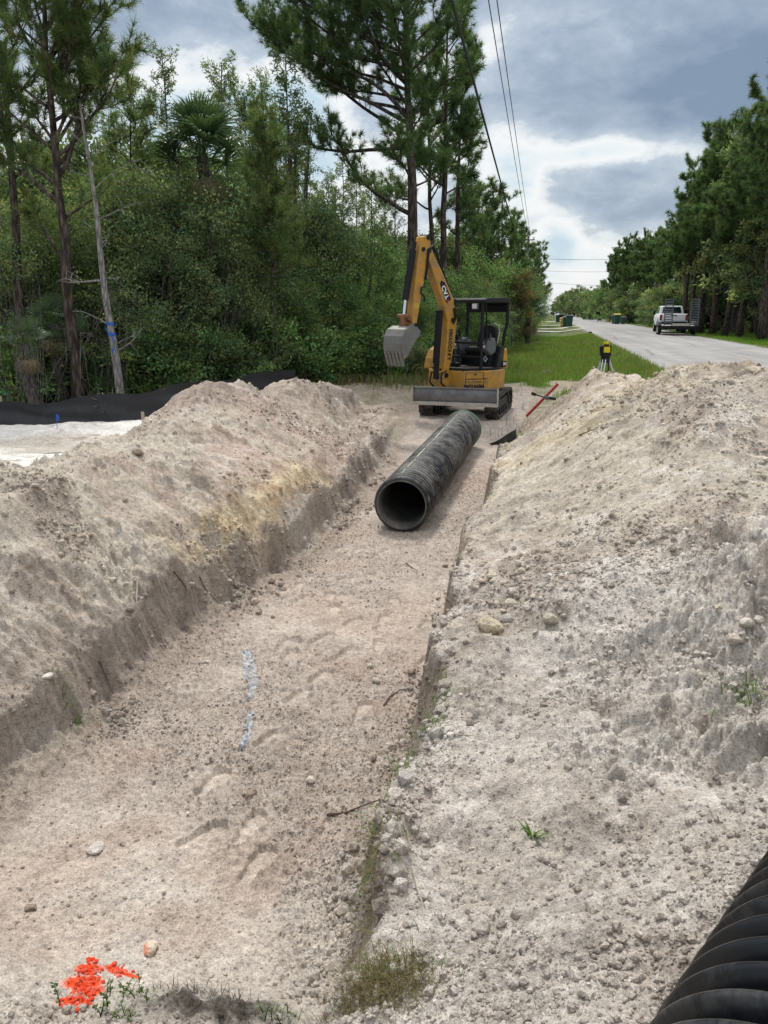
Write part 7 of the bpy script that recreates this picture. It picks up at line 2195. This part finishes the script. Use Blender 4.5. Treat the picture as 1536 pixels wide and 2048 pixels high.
def lip(Y, dx=0.0):
    _, m_ = terrain(np.array([-0.5]), np.array([float(Y)]), False)
    return (float(m_['xrl'][0]) + dx, Y)
tuft('grass hanging over the lip above the dry brown clump', 0, 0, 150, 0.17, 0.0045, M_brg, 3, 0.03, 0.14, down=0.8, at=lip(2.42, 0.0))
tuft('green grass strands hanging at the near lip', 0, 0, 60, 0.15, 0.0045, M_gr, 4, 0.025, 0.10, down=0.7, at=lip(2.55, -0.01))
tuft('small green grass sprouts on the lip, middle of its length', 0, 0, 40, 0.14, 0.005, M_gr, 5, 0.03, 0.10, down=0.4, at=lip(3.42))
tuft('green grass sprouts at the lip beside the curved dark root', 0, 0, 46, 0.15, 0.006, M_gr, 6, 0.04, 0.08, at=lip(3.72))
tuft('green sprouts at the lip between the hanging grass and the dark root', 0, 0, 34, 0.13, 0.005, M_gr, 7, 0.03, 0.07, down=0.3, at=lip(2.95))
tuft('dry strands at the lip just behind the hanging grass', 0, 0, 50, 0.13, 0.004, M_brg, 27, 0.03, 0.12, down=0.6, at=lip(3.1))
tuft('tuft of green grass at the right edge of the view', 1515, 1400, 60, 0.20, 0.006, M_gr, 8, 0.09, 0.05)
tuft('little grass tuft at the foot of the near left wall', 140, 1425, 46, 0.17, 0.006, M_gr, 9, 0.04, 0.03)
tuft('grass tuft beside the dark fabric flap', 1022, 880, 70, 0.24, 0.010, M_gr, 10, 0.08, 0.10)
tuft('dry grass strands on the bank right of the dark fabric flap', 1035, 868, 60, 0.22, 0.010, M_brg, 11, 0.12, 0.12)
tuft('few green blades at the bottom edge left of the dry clump', 550, 2020, 30, 0.06, 0.004, M_gr, 12, 0.05, 0.02)
tuft('bent green leaf sticking out of the clods on the near right bank', 1062, 1672, 12, 0.10, 0.012, M_gr, 13, 0.01, 0.01)
tuft('clump of rotten dark grass on the burnt hump', 410, 1985, 160, 0.07, 0.003, leafmat('dark_rotten_grass', (0.07, 0.06, 0.045), 0.3), 14, 0.10, 0.04)
tuft('weeds and wire-like stems on top of the far left bank by the fence end', 585, 752, 60, 0.38, 0.012, M_brg, 15, 0.18, 0.15)
def weed(label, px, py, h, nst, seed, leafs=18, spread=0.05):
    c = ground_at(px, py); rg = np.random.default_rng(seed); m = MB(); P, D = [], []
    r = thing('weed', label, 'weed', c)
    for s in range(nst):
        b = np.array([rg.normal(0, spread), rg.normal(0, spread * .5), 0]); pts = curve(b, (rg.normal(0, .2), rg.normal(0, .2), 1), h * (0.6 + 0.5 * rg.random()), 6, rng=rg, wob=0.1)
        m = MB(); m.tube([Vector(p) for p in pts], [.0022, .002, .0018, .0016, .0013, .001, .0006], 5); m.build('stem', M_gr, r)
        for k in range(leafs):
            t = 0.12 + 0.86 * rg.random(); i = min(5, int(t * 6)); p = pts[i] + (pts[i + 1] - pts[i]) * (t * 6 - i); a = rg.random() * 2 * PI
            P.append(p); D.append(np.array([math.cos(a), math.sin(a), 0.45]))
    D = np.array(D); D /= np.linalg.norm(D, axis=1)[:, None]
    V, Fq, C = leaf_quads(np.array(P), D, 0.015, 0.007, rg, tints(rg, len(P), .2)); link_mesh('foliage', np_mesh('foliage', V, Fq, M_leaf2, C, False), r)
weed('tall single weed stalk with small leaves left of the orange paint', 120, 2010, 0.20, 1, 1, 30, 0.004)
weed('low leafy green weeds at the bottom edge right of the orange paint', 240, 2035, 0.085, 12, 2, 16, 0.06)
weed('small green weeds behind the orange paint patch', 262, 1985, 0.055, 7, 3, 10, 0.04)
weed('few green weeds at the bottom edge left of the dry grass clump', 545, 2040, 0.06, 5, 4, 10, 0.04)
